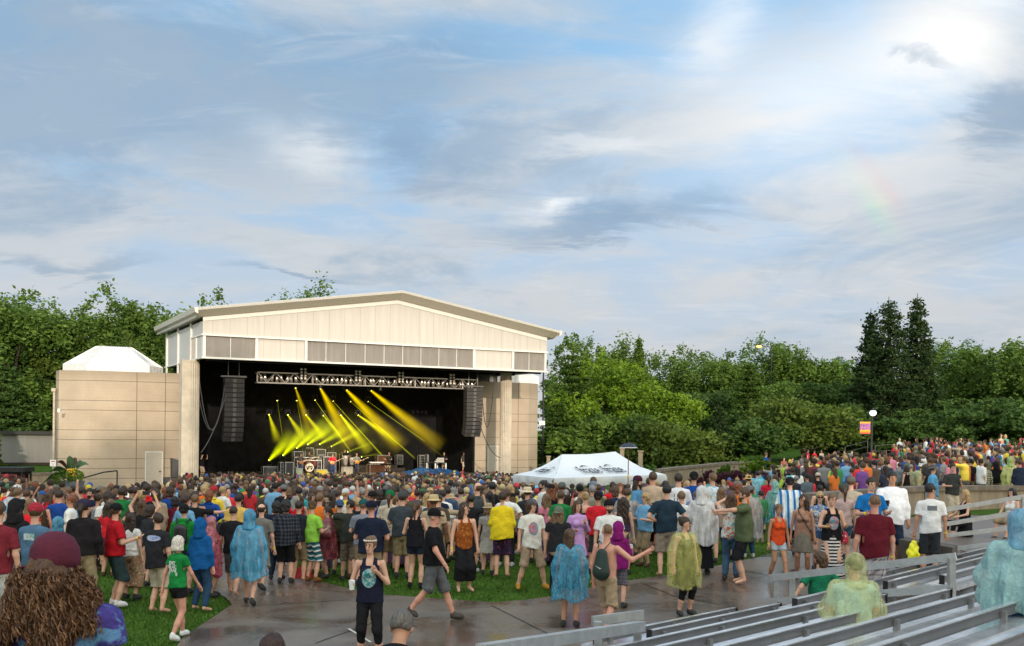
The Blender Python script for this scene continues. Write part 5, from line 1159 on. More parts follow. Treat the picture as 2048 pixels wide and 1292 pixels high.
hrail('guard_rail', 'four bar aluminium guard rail at the right end of the bleachers', [(P(1866, 1024, 20.5), P(2120, 981, 19.8)), (P(1868, 1052, 20.5), P(2120, 1011, 19.8)), (P(1863, 1075, 20.5), P(2120, 1044, 19.8)), (P(1863, 1103, 20.5), P(2120, 1073, 19.8))],
      [pv_(1874, 1021, 1140, 20.55), pv_(2047, 992, 1130, 20.0)], .04, .085, .08)
# things left on the ground
def bag(u, v, w_, h, colr, label, seed=1, cat='bag', name='plastic_bag'):
    q = G(u, v); s_ = q.y / FPX; crumple(name, (q.x, q.y, q.z + .03), w_ / 2 * s_, w_ / 3.2 * s_, h * s_ * .8, mat('bag' + label[:6], colr, .3, var=.2), label, cat, 16, 0, seed)
bag(606, 1158, 38, 24, (.50, .02, .02), 'crumpled red plastic bag on the path behind the lime shirted man', 2)
bag(22, 1172, 44, 22, (.75, .22, .02), 'crumpled orange bag lying on the grass at the left edge', 5); bag(14, 1182, 48, 10, (.65, .12, .16), 'flat pink sheet under the orange bag', 6, 'sheet', 'plastic_sheet')
bag(1560, 1045, 40, 14, (.03, .10, .35), 'blue groundsheet with white bags on the lawn', 7, 'groundsheet', 'groundsheet'); bag(1534, 1042, 16, 14, (.7, .7, .7), 'white bag lying beside the blue groundsheet', 8)
# ================================================================ PEOPLE: smooth-union bodies meshed by surface nets
_E = [(0,1),(2,3),(4,5),(6,7),(0,2),(1,3),(4,6),(5,7),(0,4),(1,5),(2,6),(3,7)]   # corner bits: x=1,y=2,z=4
def surfnet(Fd, org, h):
    s = Fd < 0; nx_, ny_, nz_ = Fd.shape
    co = [(i & 1, (i >> 1) & 1, (i >> 2) & 1) for i in range(8)]
    cnt_ = sum(s[a:nx_ - 1 + a, b:ny_ - 1 + b, c:nz_ - 1 + c].astype(np.int8) for a, b, c in co)
    I = np.argwhere((cnt_ > 0) & (cnt_ < 8)); idx = -np.ones((nx_ - 1, ny_ - 1, nz_ - 1), dtype=np.int32)
    idx[I[:, 0], I[:, 1], I[:, 2]] = np.arange(len(I)); vals = np.stack([Fd[I[:, 0] + a, I[:, 1] + b, I[:, 2] + c] for a, b, c in co], 1)
    acc = np.zeros((len(I), 3)); w_ = np.zeros((len(I), 1)); C = np.array(co, dtype=float)
    for a, b in _E:
        fa, fb = vals[:, a], vals[:, b]; m = (fa < 0) != (fb < 0); t = np.where(m, fa / (fa - fb + 1e-12), 0)[:, None]
        acc += np.where(m[:, None], C[a] + (C[b] - C[a]) * t, 0); w_ += m[:, None]
    V = np.array(org) + (I + acc / np.maximum(w_, 1)) * h; Q = []
    for ax in range(3):
        sl0 = [slice(None)] * 3; sl1 = [slice(None)] * 3; sl0[ax] = slice(0, -1); sl1[ax] = slice(1, None)
        d = s[tuple(sl0)] != s[tuple(sl1)]; E = np.argwhere(d); b_, c_ = (ax + 1) % 3, (ax + 2) % 3
        dims = idx.shape; E = E[(E[:, b_] > 0) & (E[:, c_] > 0) & (E[:, b_] < dims[b_]) & (E[:, c_] < dims[c_]) & (E[:, ax] < dims[ax])]
        q = []
        for db, dc in ((-1, -1), (0, -1), (0, 0), (-1, 0)):
            X = E.copy(); X[:, b_] += db; X[:, c_] += dc; q.append(idx[X[:, 0], X[:, 1], X[:, 2]])
        q = np.stack(q, 1); fl = s[E[:, 0], E[:, 1], E[:, 2]]; q[~fl] = q[~fl][:, ::-1]; Q.append(q)
    Q = np.concatenate(Q); Q = Q[(Q >= 0).all(1)]; return V, Q
def cap(a, b, ra, rb, sc=(1, 1, 1)): return ('c', np.array(a, float), np.array(b, float), ra, rb, np.array(sc, float))
def ell(c, r): return ('e', np.array(c, float), np.array(r, float))
def evalp(pr, Pn):
    if pr[0] == 'c':
        _, a, b, ra, rb, sc = pr; p = (Pn - a) / sc; ab = (b - a) / sc; t = np.clip((p @ ab) / (ab @ ab + 1e-12), 0, 1)
        return (np.linalg.norm(p - t[..., None] * ab, axis=-1) - (ra + (rb - ra) * t)) * min(sc)
    _, c, r = pr; q = (Pn - c) / r; k0 = np.linalg.norm(q, axis=-1); k1 = np.linalg.norm(q / r, axis=-1); return k0 * (k0 - 1) / np.maximum(k1, 1e-6)
def field(prims, Pn, k):
    d = evalp(prims[0], Pn)
    for pr in prims[1:]:
        e = evalp(pr, Pn); hh = np.clip(.5 + .5 * (e - d) / k, 0, 1); d = e * (1 - hh) + d * hh - k * hh * (1 - hh)
    return d
def bounds(prims, m):
    lo, hi = np.full(3, 9.), np.full(3, -9.)
    for p in prims:
        pts = ((p[1], p[3] * p[5]), (p[2], p[4] * p[5])) if p[0] == 'c' else ((p[1], p[2]),)
        for c, r in pts: lo = np.minimum(lo, c - r); hi = np.maximum(hi, c + r)
    return lo - m, hi + m
def mesh_sdf(prims, h, k=.03, cut=None, mod=None):
    lo, hi = bounds(prims, 2.5 * h + .02); n = np.ceil((hi - lo) / h).astype(int) + 1
    ax = [lo[i] + h * np.arange(n[i]) for i in range(3)]; Pn = np.stack(np.meshgrid(*ax, indexing='ij'), -1); F_ = field(prims, Pn, k)
    if mod is not None: F_ = mod(F_, Pn)
    if cut is not None: F_ = np.maximum(F_, cut(Pn))
    return surfnet(F_, lo, h)
# ---- poses; a person faces -Y; +X is the person's left
def nv(*v): v = np.array(v, float); return v / np.linalg.norm(v)
POSES = {  # left arm (upper, fore), right arm (upper, fore)
 'relax': (((.20, .03, -1), (.10, -.18, -1)), ((-.20, .03, -1), (-.10, -.18, -1))),
 'relax2': (((.26, .10, -1), (.02, -.35, -1)), ((-.18, -.05, -1), (-.05, -.45, -1))),
 'crossed': (((.30, -.20, -1), (-.9, -.55, .18)), ((-.30, -.20, -1), (.9, -.65, .10))),
 'cup': (((.22, .02, -1), (.05, -.2, -1)), ((-.24, -.15, -1), (.15, -1, .25))),
 'cup2': (((.28, -.15, -1), (-.25, -1, .15)), ((-.28, -.1, -1), (.3, -1, .1))),
 'phone': (((.35, -.9, .15), (-.35, -.35, 1)), ((-.35, -.9, .15), (.35, -.35, 1))),
 'photo': (((.55, -.5, .75), (-.45, -.2, .9)), ((-.55, -.5, .75), (.45, -.2, .9))),
 'up1': (((.2, .03, -1), (.1, -.2, -1)), ((-.35, -.35, .9), (.1, -.15, 1))),
 'hips': (((.65, .25, -1), (-.75, -.35, -.45)), ((-.65, .25, -1), (.75, -.35, -.45))),
 'reachL': (((.2, .03, -1), (.1, -.2, -1)), ((-.9, -.3, -.15), (-.9, -.35, .1))),
 'fist': (((.18, .1, -1), (.05, -.2, -1)), ((-.75, -.35, -.6), (-.75, -.55, .55))),
 'hug': (((.45, -.85, -.05), (-.35, -.8, -.1)), ((-.45, -.8, -.45), (.45, -.8, .0))),
 'hugup': (((.45, -.8, .45), (-.45, -.6, .25)), ((-.3, -.6, -.7), (.4, -.8, 0))),
 'chest': (((.28, -.05, -1), (-.55, -.75, .75)), ((-.30, .0, -1), (.15, -.95, .05))),
 'swing': (((.18, .35, -1), (.10, .1, -1)), ((-.18, -.4, -1), (-.05, -.7, -1))),
 'guitar': (((.40, -.3, -.85), (.35, -.9, .15)), ((-.40, .15, -.9), (.75, -.65, -.15))),
 'drum': (((.4, -.4, -.8), (.1, -1, .1)), ((-.4, -.4, -.8), (-.1, -1, .25))),
 'pouch': (((.20, -.05, -1), (-.75, -.55, -.35)), ((-.20, -.05, -1), (.75, -.6, -.35))),
 'sitrest': (((.25, -.35, -.9), (-.35, -.85, -.25)), ((-.25, -.35, -.9), (.35, -.85, -.25))),
 'lean': (((.65, .25, -.7), (.5, -.1, -.8)), ((-.7, .0, -.6), (-.6, .15, -.4)))}
LEGS = {'stand': ((.02, 0), (-.02, 0)), 'weight': ((.07, -.03), (-.03, .04)), 'wide': ((.17, -.05), (-.17, .02)), 'walk': ((.03, -.30), (-.03, .34)), 'stride': ((.03, -.22), (-.02, .20)), 'sit': None}
def skel(pose, leg, sex, fat):
    f = sex == 'f'; sw = .185 if not f else .16; sw += fat * .03; J = {}; sit = leg == 'sit'
    hz = .92; J['pel'] = np.array((0, 0, hz)); J['hipL'] = np.array((.085, 0, hz - .04)); J['hipR'] = np.array((-.085, 0, hz - .04))
    for s_, k in ((0, 'L'), (1, 'R')):
        sg = 1 if s_ == 0 else -1; sh = np.array((sw * sg, .0, 1.385)); (u_, f_) = POSES[pose][s_]; el_ = sh + nv(*u_) * .285; wr = el_ + nv(*f_) * .245
        J['sh' + k], J['el' + k], J['wr' + k], J['hd' + k] = sh, el_, wr, nv(*f_)
        hp = J['hip' + k]
        if sit: kn = hp + nv(.12 * sg, -1, .02) * .42; an = kn + nv(0.02 * sg, -.12, -1) * .41; to = an + np.array((.02 * sg, -.15, -.03))
        else:
            dx_, dy_ = LEGS[leg][s_]; foot = np.array((.09 * sg + dx_ * 1.0, dy_, .085)); back = dy_ > .15
            if back: foot[2] = .085 + (dy_ - .1) * .35
            mid = (hp + foot) / 2; L1 = np.linalg.norm(foot - hp); bend = math.sqrt(max(0, .415 ** 2 - (L1 / 2) ** 2)); kn = mid + np.array((.0, -max(.012, min(.12, bend)), 0)); an = foot
            to = an + (np.array((.035 * sg, -.15, -.045)) if not back else np.array((.02 * sg, -.11, -.085)))
        J['kn' + k], J['an' + k], J['to' + k] = kn, an, to
    return J
def rotz(v, a): c, s_ = math.cos(a), math.sin(a); return np.array((v[0] * c - v[1] * s_, v[0] * s_ + v[1] * c, v[2]))
HZ = 1.625
def head_prims(yaw=0.0, f=False):
    c = np.array((0, -.015, HZ)); R = lambda v: c + rotz(np.array(v), yaw); g = .94 if f else 1
    return [ell(c + rotz(np.array((0, .012, .03)), yaw), (.076 * g, .092 if abs(yaw) < .8 else .084, .094)), cap(R((0, -.018, -.03)), R((0, -.045, -.082)), .058 * g, .034),
            cap(R((0, -.092, .0)), R((0, -.104, -.022)), .009, .014), ell(R((.077 * g, .012, -.005)), (.013, .02, .028)), ell(R((-.077 * g, .012, -.005)), (.013, .02, .028))]
def torso_prims(f, fat, add=0.0, loose=0.0, low=.92):
    b = fat
    if f: return [cap((.085, 0, 1.36), (-.085, 0, 1.36), .066 + add * .7, .066 + add * .7, (1, .95, 1)), cap((0, 0, 1.33), (0, 0, 1.12), .115 + add + b * .03, .102 + add + loose + b * .05, (1.12, .82, 1)),
                  cap((0, 0, 1.1), (0, .012, low), .108 + add + loose + b * .05, .128 + add + loose + b * .05, (1.18, .88, 1)), ell((.065, -.085, 1.25), (.055 + add, .055 + add, .06 + add)), ell((-.065, -.085, 1.25), (.055 + add, .055 + add, .06 + add)),
                  cap((0, 0, 1.45), (0, 0, 1.395), .038 + add * .5, .078 + add * .7)]
    return [cap((.105, 0, 1.355), (-.105, 0, 1.355), .078 + add * .7, .078 + add * .7, (1, .98, 1)), cap((0, 0, 1.32), (0, 0, 1.12), .128 + add + b * .03, .118 + add + loose + b * .06, (1.2, .86, 1)),
            cap((0, -.01 * b * 3, 1.1), (0, .005, low), .118 + add + loose + b * .06, .118 + add + loose + b * .05, (1.2, .92, 1)), cap((0, 0, 1.455), (0, 0, 1.395), .048 + add * .5, .088 + add * .7)]
def body_prims(J, f, fat, yaw):
    T_ = torso_prims(f, fat); k = (.88 if f else 1) * (1 + fat * .22); P_ = T_ + [cap((0, .005, 1.42), (0, -.005, 1.56), .052 * (.85 if f else 1.05), .048 * (.85 if f else 1.05))]
    for s_ in 'LR':
        P_ += [cap(J['sh' + s_], J['el' + s_], .047 * k, .037 * k), cap(J['el' + s_], J['wr' + s_], .038 * k, .025 * k), cap(J['wr' + s_], J['wr' + s_] + J['hd' + s_] * .075, .024, .030, (1, 1, 1)),
               cap(J['hip' + s_], J['kn' + s_], .085 * (1 + fat * .2), .054), cap(J['kn' + s_], J['an' + s_] * .55 + J['kn' + s_] * .45, .052, .053), cap(J['an' + s_] * .55 + J['kn' + s_] * .45, J['an' + s_], .05, .034), cap(J['an' + s_], J['to' + s_], .036, .028)]
    return P_, head_prims(yaw, f)
def finger_mesh(J):
    V = []; F = []
    for s_ in 'LR':
        hd = J['hd' + s_]; w_ = J['wr' + s_]; side = np.cross(hd, (0, 1, 0.2)); side /= np.linalg.norm(side) + 1e-9; pal = np.cross(side, hd); pal /= np.linalg.norm(pal) + 1e-9
        if pal[1] > 0 and s_ == 'L': pass
        for i in range(5):
            if i < 4: p0 = w_ + hd * .085 + side * (i - 1.5) * .019; L_ = (.068, .078, .073, .056)[i]; d1 = nv(*(hd + pal * .25)); d2 = nv(*(hd + pal * .75)); rr_ = .0098
            else: p0 = w_ + hd * .03 + side * .03; L_ = .055; d1 = nv(*(hd * .6 + side * .8 + pal * .2)); d2 = nv(*(hd + side * .25 + pal * .4)); rr_ = .011
            pts = [p0, p0 + d1 * L_ * .5, p0 + d1 * L_ * .5 + d2 * L_ * .5]; m = MB(); m.tube(pts, [rr_, rr_ * .92, rr_ * .7], 6); n = len(V); V += m.V; F += [tuple(i + n for i in f) for f in m.F]
    return V, F
def clothes(kind, J, f, fat, h):
    """returns list of (partname, V, F)"""
    out = []; N3 = lambda Pn, s, seed: np.sin(Pn[..., 0] * s + seed) * np.cos(Pn[..., 2] * s * .8 + 1.7 * seed) + np.sin(Pn[..., 1] * s * 1.3 + Pn[..., 2] * s * .5)
    if kind in ('tee', 'polo', 'sweater', 'hoodie', 'jersey', 'bigtee', 'jacket', 'shirt'):
        add = .018 if kind != 'jacket' else .03; lo = {'bigtee': .026, 'hoodie': .026, 'jacket': .035, 'jersey': .028}.get(kind, .017 if not f else .006); hem = .80 if kind in ('bigtee', 'jersey', 'jacket', 'shirt') else .86
        if f and kind == 'tee': hem = .88
        Pr = torso_prims(f, fat, add, lo, hem)
        for s_ in 'LR':
            sh, el_, wr = J['sh' + s_], J['el' + s_], J['wr' + s_]
            if kind in ('sweater', 'hoodie', 'jacket', 'shirt'): kf = 1 + fat * .24; Pr += [cap(sh - (0, 0, .012), el_, .061 * kf, .055 * kf), cap(el_, wr * .97 + el_ * .03, .055 * kf, .042)]
            else:
                q = .72 if kind != 'polo' else .68; e2 = sh + (el_ - sh) * q; kf = 1 + fat * .24; Pr += [cap(sh - (0, 0, .01), e2, .059 * kf, (.068 if not f else .054) * kf)]
        cuts = []
        for s_ in 'LR':
            sh, el_, wr = J['sh' + s_], J['el' + s_], J['wr' + s_]
            if kind in ('sweater', 'hoodie', 'jacket', 'shirt'): c_, d_ = wr, nv(*(wr - el_))
            else: c_, d_ = sh + (el_ - sh) * (.74 if not f else .5), nv(*(el_ - sh))
            cuts.append((c_, d_, s_))
        def cut(Pn):
            r = np.maximum(hem - .02 * np.sin(Pn[..., 0] * 9) - Pn[..., 2], Pn[..., 2] - 1.475)
            for c_, d_, s_ in cuts:
                dd = (Pn - c_) @ d_; rad = np.linalg.norm(Pn - c_ - dd[..., None] * d_, axis=-1); r = np.maximum(r, np.where((rad < .095) & (dd < .16), dd, -1))
            return r
        mod = lambda F_, Pn: F_ + .0058 * N3(Pn, 24, 1) * (1.38 - Pn[..., 2]).clip(0, .35) / .35 + .004 * np.sin(Pn[..., 2] * 38 + Pn[..., 0] * 22) * (1.2 - Pn[..., 2]).clip(0, .3) / .3
        V, Q = mesh_sdf(Pr, h, .035, cut, mod); out.append(('shirt' if kind not in ('jacket', 'hoodie') else kind, V, Q))
        if kind in ('hoodie', 'polo'):
            V, Q = mesh_sdf([cap((.06, .05, 1.45), (-.06, .05, 1.45), .045 if kind == 'hoodie' else .03, .045 if kind == 'hoodie' else .03), cap((.06, .05, 1.45), (.05, -.05, 1.43), .03, .02), cap((-.06, .05, 1.45), (-.05, -.05, 1.43), .03, .02)], h, .03); out.append(('collar', V, Q))
    elif kind in ('tank', 'dress', 'halter'):
        hem = .84 if kind == 'tank' else (.55 if kind == 'dress' else 1.0); Pr = torso_prims(f, fat, .012, .012, max(hem, .86))
        if kind == 'dress': Pr += [cap((0, 0, .95), (0, 0, hem), .15, .21, (1.1, .9, 1))]
        def cut(Pn):
            x = np.abs(Pn[..., 0]); r = hem - Pn[..., 2]; neck = np.where(Pn[..., 1] < .0, 1.36, 1.39) if kind != 'halter' else np.full(x.shape, 1.28)
            top = np.where((x > .05) & (x < .105), 1.46, neck); return np.maximum(np.maximum(r, Pn[..., 2] - (top if kind != 'halter' else neck)), np.where(Pn[..., 2] > 1.2, x - .135, -1))
        V, Q = mesh_sdf(Pr, h, .035, cut, lambda F_, Pn: F_ + .003 * N3(Pn, 30, 2)); out.append(('dress' if kind == 'dress' else 'tank_top', V, Q))
    elif kind in ('poncho', 'shortponcho', 'cape', 'sitponcho'):
        hem = {'poncho': .50, 'shortponcho': .88, 'cape': .62, 'sitponcho': .80}[kind]; Pr = torso_prims(f, fat, .04, .05, max(hem, .75)) + [cap((0, 0, 1.25), (0, .02, hem), .17, .25 if hem < .8 else .22, (1.25, 1.0, 1))]
        for s_ in 'LR': Pr += [cap(J['sh' + s_], J['el' + s_], .085, .105), cap(J['el' + s_], J['el' + s_] * .4 + J['wr' + s_] * .6, .105, .10)]
        if kind == 'sitponcho':
            for s_ in 'LR': Pr += [cap(J['hip' + s_], J['kn' + s_], .15, .13)]
        if kind != 'shortponcho':
            for s_ in 'LR': Pr += [cap((J['sh' + s_] + J['el' + s_]) / 2, (J['sh' + s_][0] * 1.25, .0, hem + .1), .07, .10)]
        def mod(F_, Pn):
            a = np.arctan2(Pn[..., 1], Pn[..., 0]); z = Pn[..., 2]; return F_ + (.016 * np.sin(a * 9 + z * 3) + .010 * np.sin(a * 17 + 2 - z * 5)) * np.clip((1.4 - z) / .5, 0, 1) + .006 * N3(Pn, 24, 3)
        V, Q = mesh_sdf(Pr, h, .06, lambda Pn: np.maximum(hem + .04 * np.sin(Pn[..., 0] * 14) - Pn[..., 2], Pn[..., 2] - 1.48), mod); out.append(('poncho', V, Q))
    return out
def hoodm(h, big=0.0):
    hp = [ell((0, .012, HZ + .03), (.115 + big, .125 + big, .135 + big)), cap((0, .04, HZ - .04), (0, .03, 1.44), .10 + big, .13)]
    return mesh_sdf(hp, h, .04, lambda Pn: np.maximum(.10 - np.linalg.norm((Pn - np.array((0, -.15, HZ - .01))) / np.array((1, 1.4, 1.25)), axis=-1), 1.40 - Pn[..., 2]), lambda F_, Pn: F_ + .005 * np.sin(Pn[..., 0] * 50) * np.cos(Pn[..., 2] * 40))
def bottoms(kind, J, f, fat, h, sit=False):
    k = 1 + fat * .18; out = []
    if kind in ('shorts', 'minishorts', 'pants', 'jeans', 'capri', 'widepants', 'boardshorts'):
        frac = {'shorts': 1.08, 'boardshorts': 1.12, 'minishorts': .42, 'capri': 1.5, 'pants': 1.93, 'jeans': 1.93, 'widepants': 1.6}[kind]; lo = {'shorts': .028, 'boardshorts': .034, 'minishorts': .014, 'capri': .010, 'pants': .022, 'jeans': .016, 'widepants': .06}[kind]
        Pr = [cap((0, .005, .99), (0, .01, .90), .122 * k, .128 * k, (1.2, .9, 1))]
        for s_ in 'LR':
            hp, kn, an = J['hip' + s_], J['kn' + s_], J['an' + s_]
            if frac <= 1: Pr += [cap(hp, hp + (kn - hp) * frac, .095 * k, .082 * k + lo * .6)]
            else: Pr += [cap(hp, kn, .092 * k, .062 + lo), cap(kn, kn + (an - kn) * (frac - 1), .062 + lo, (.045 if frac > 1.3 else .058) + lo * (1.2 if frac < 1.3 or kind == 'widepants' else .8))]
        def cut(Pn):
            r = Pn[..., 2] - 1.01
            for s_ in 'LR':
                hp, kn, an = J['hip' + s_], J['kn' + s_], J['an' + s_]; c_, d_ = (hp + (kn - hp) * frac, nv(*(kn - hp))) if frac <= 1 else (kn + (an - kn) * (frac - 1), nv(*(an - kn)))
                dd = (Pn - c_) @ d_; rad = np.linalg.norm(Pn - c_ - dd[..., None] * d_, axis=-1); r = np.maximum(r, np.where((rad < .13) & (dd < .2), dd, -1))
            return r
        V, Q = mesh_sdf(Pr, h, .025, cut, lambda F_, Pn: F_ + .003 * np.sin(Pn[..., 2] * 45 + Pn[..., 0] * 30)); out.append(('shorts' if 'shorts' in kind else ('jeans' if kind == 'jeans' else 'trousers'), V, Q))
    elif kind in ('skirt', 'longskirt'):
        hem = .55 if kind == 'skirt' else .14; Pr = [cap((0, .005, .98), (0, .01, hem), .125 * k, .205 if kind == 'skirt' else .215, (1.15, 1.0, 1))]
        V, Q = mesh_sdf(Pr, h, .03, lambda Pn: np.maximum(Pn[..., 2] - 1.0, hem - Pn[..., 2]), lambda F_, Pn: F_ + .011 * np.sin(np.arctan2(Pn[..., 1], Pn[..., 0]) * 10) * np.clip((.95 - Pn[..., 2]) / .4, 0, 1)); out.append(('skirt', V, Q))
    return out
def shoesm(J, h, k=.012):
    out = []
    for s_ in 'LR': out.append(mesh_sdf([cap(J['an' + s_] - (0, 0, .02), J['an' + s_] * .3 + J['to' + s_] * .7, .036 + k, .040 + k * .5), cap(J['an' + s_] + (0, 0, .02), J['an' + s_], .04, .043), cap(J['an' + s_] + (0, .02, -.045), J['to' + s_] + (0, 0, .0), .03, .032)], h, .02))
    return out
def hair_mesh(kind, h):
    c = np.array((0, -.015, HZ)); z0 = HZ; base = [ell(c + (0, .018, .036), (.087, .103, .102))]; face = lambda Pn, zf=.045: np.minimum(-(Pn[..., 1] - (c[1] - .045)) , z0 + zf - Pn[..., 2])
    if kind == 'short': cut = lambda Pn: np.maximum(face(Pn), (z0 - .035) - Pn[..., 2] - .0 * Pn[..., 1]); pr = base; md = .004
    elif kind == 'shaved': cut = lambda Pn: np.maximum(face(Pn), (z0 - .02) - Pn[..., 2]); pr = [ell(c + (0, .014, .032), (.080, .096, .097))]; md = .0
    elif kind == 'ring': cut = lambda Pn: np.maximum(np.maximum(face(Pn, .02), (z0 - .04) - Pn[..., 2]), Pn[..., 2] - (z0 + .065)); pr = [ell(c + (0, .016, .03), (.083, .099, .096))]; md = .002
    elif kind == 'bob': pr = base + [cap(c + (.0, .03, .0), c + (0, .035, -.07), .098, .105)]; cut = lambda Pn: np.maximum(face(Pn, .05), (z0 - .125) - Pn[..., 2]); md = .006
    elif kind in ('long', 'longer', 'curly'):
        L_ = {'long': -.26, 'longer': -.38, 'curly': -.42}[kind]; w_ = .075 if kind != 'curly' else .10; pr = base + [cap(c + (.045, .045, -.02), c + (.055, .075, L_), w_, w_ * .7, (1, .7, 1)), cap(c + (-.045, .045, -.02), c + (-.055, .075, L_), w_, w_ * .7, (1, .7, 1)), cap(c + (.07, .0, .0), c + (.09, .01, L_ * .7), .03, .022), cap(c + (-.07, .0, 0), c + (-.09, .01, L_ * .7), .03, .022)]
        cut = lambda Pn: np.minimum(face(Pn), np.where(Pn[..., 1] > -.03, -1, 1)) if False else np.where(np.abs(Pn[..., 0]) > .062, -1.0, np.where(Pn[..., 2] > z0 - .12, face(Pn), -1.0)); md = .007 if kind != 'curly' else .014
    elif kind == 'pony': pr = base + [cap(c + (0, .10, .04), c + (0, .135, -.03), .032, .036), cap(c + (0, .135, -.03), c + (0, .11, -.24), .036, .016)]; cut = lambda Pn: np.maximum(face(Pn), np.where(Pn[..., 1] < .075, (z0 - .04) - Pn[..., 2], -1)); md = .004
    elif kind == 'bun': pr = base + [ell(c + (0, .09, .09), (.048, .045, .045))]; cut = lambda Pn: np.maximum(face(Pn), (z0 - .04) - Pn[..., 2]); md = .004
    elif kind == 'shaggy': pr = [ell(c + (0, .015, .036), (.098, .112, .112)), cap(c + (0, .05, 0), c + (0, .06, -.09), .09, .08)]; cut = lambda Pn: np.maximum(face(Pn, .03), (z0 - .13) - Pn[..., 2]); md = .011
    s_ = 70 if kind != 'curly' else 55
    mod = lambda F_, Pn: F_ + md * (np.sin(Pn[..., 0] * s_ + 2 * np.sin(Pn[..., 2] * 30)) * np.sin(Pn[..., 1] * s_ + Pn[..., 2] * 20))
    return mesh_sdf(pr, h, .03, cut, mod)
def hat_mesh(kind):
    m = MB(); c = (0, -.005, HZ)
    if kind in ('cap', 'capback'):
        m.lathe([(.096, .028), (.099, .055), (.093, .095), (.070, .130), (.035, .148), (.006, .152)], c, 18, sy=1.12); s_ = -1 if kind == 'cap' else 1; n = 10; V = []
        for i in range(n + 1):
            a = math.pi * i / n; x = .082 * math.cos(a); y = s_ * (.075 + .095 * math.sin(a)); V += [(x, s_ * .07 + c[1], c[2] + .045), (x, y + c[1], c[2] + .04 - .018 * math.sin(a)), (x, y + c[1], c[2] + .032 - .018 * math.sin(a))]
        m.add(V, [(3 * i, 3 * i + 1, 3 * i + 4, 3 * i + 3) for i in range(n)] + [(3 * i + 1, 3 * i + 2, 3 * i + 5, 3 * i + 4) for i in range(n)] + [(3 * i + 2, 3 * i, 3 * i + 3, 3 * i + 5) for i in range(n)])
    elif kind in ('bucket', 'fedora'): r = .145 if kind == 'bucket' else .14; m.lathe([(r, .035 if kind == 'bucket' else .055), (.100, .062), (.096, .12), (.080, .148), (.01, .152)], c, 20, sy=1.1)
    elif kind == 'beanie': m.lathe([(.096, .0), (.101, .02), (.100, .07), (.085, .13), (.05, .165), (.01, .178)], c, 18, sy=1.12)
    elif kind == 'bandana': m.lathe([(.095, .02), (.097, .05), (.091, .095), (.068, .128), (.01, .147)], c, 18, sy=1.12); m.tube([(0, .1, HZ + .03), (.02, .14, HZ - .04)], [.02, .008], 6)
    elif kind == 'band': m.lathe([(.092, .03), (.094, .035), (.092, .062), (.090, .06)], c, 18, sy=1.12)
    return m
PC = {}; PH = 0.016
def pmesh(key, fn):
    if key not in PC: PC[key] = fn()
    return PC[key]
M_slot = mat('cloth_slot', (.5, .5, .5), .9)
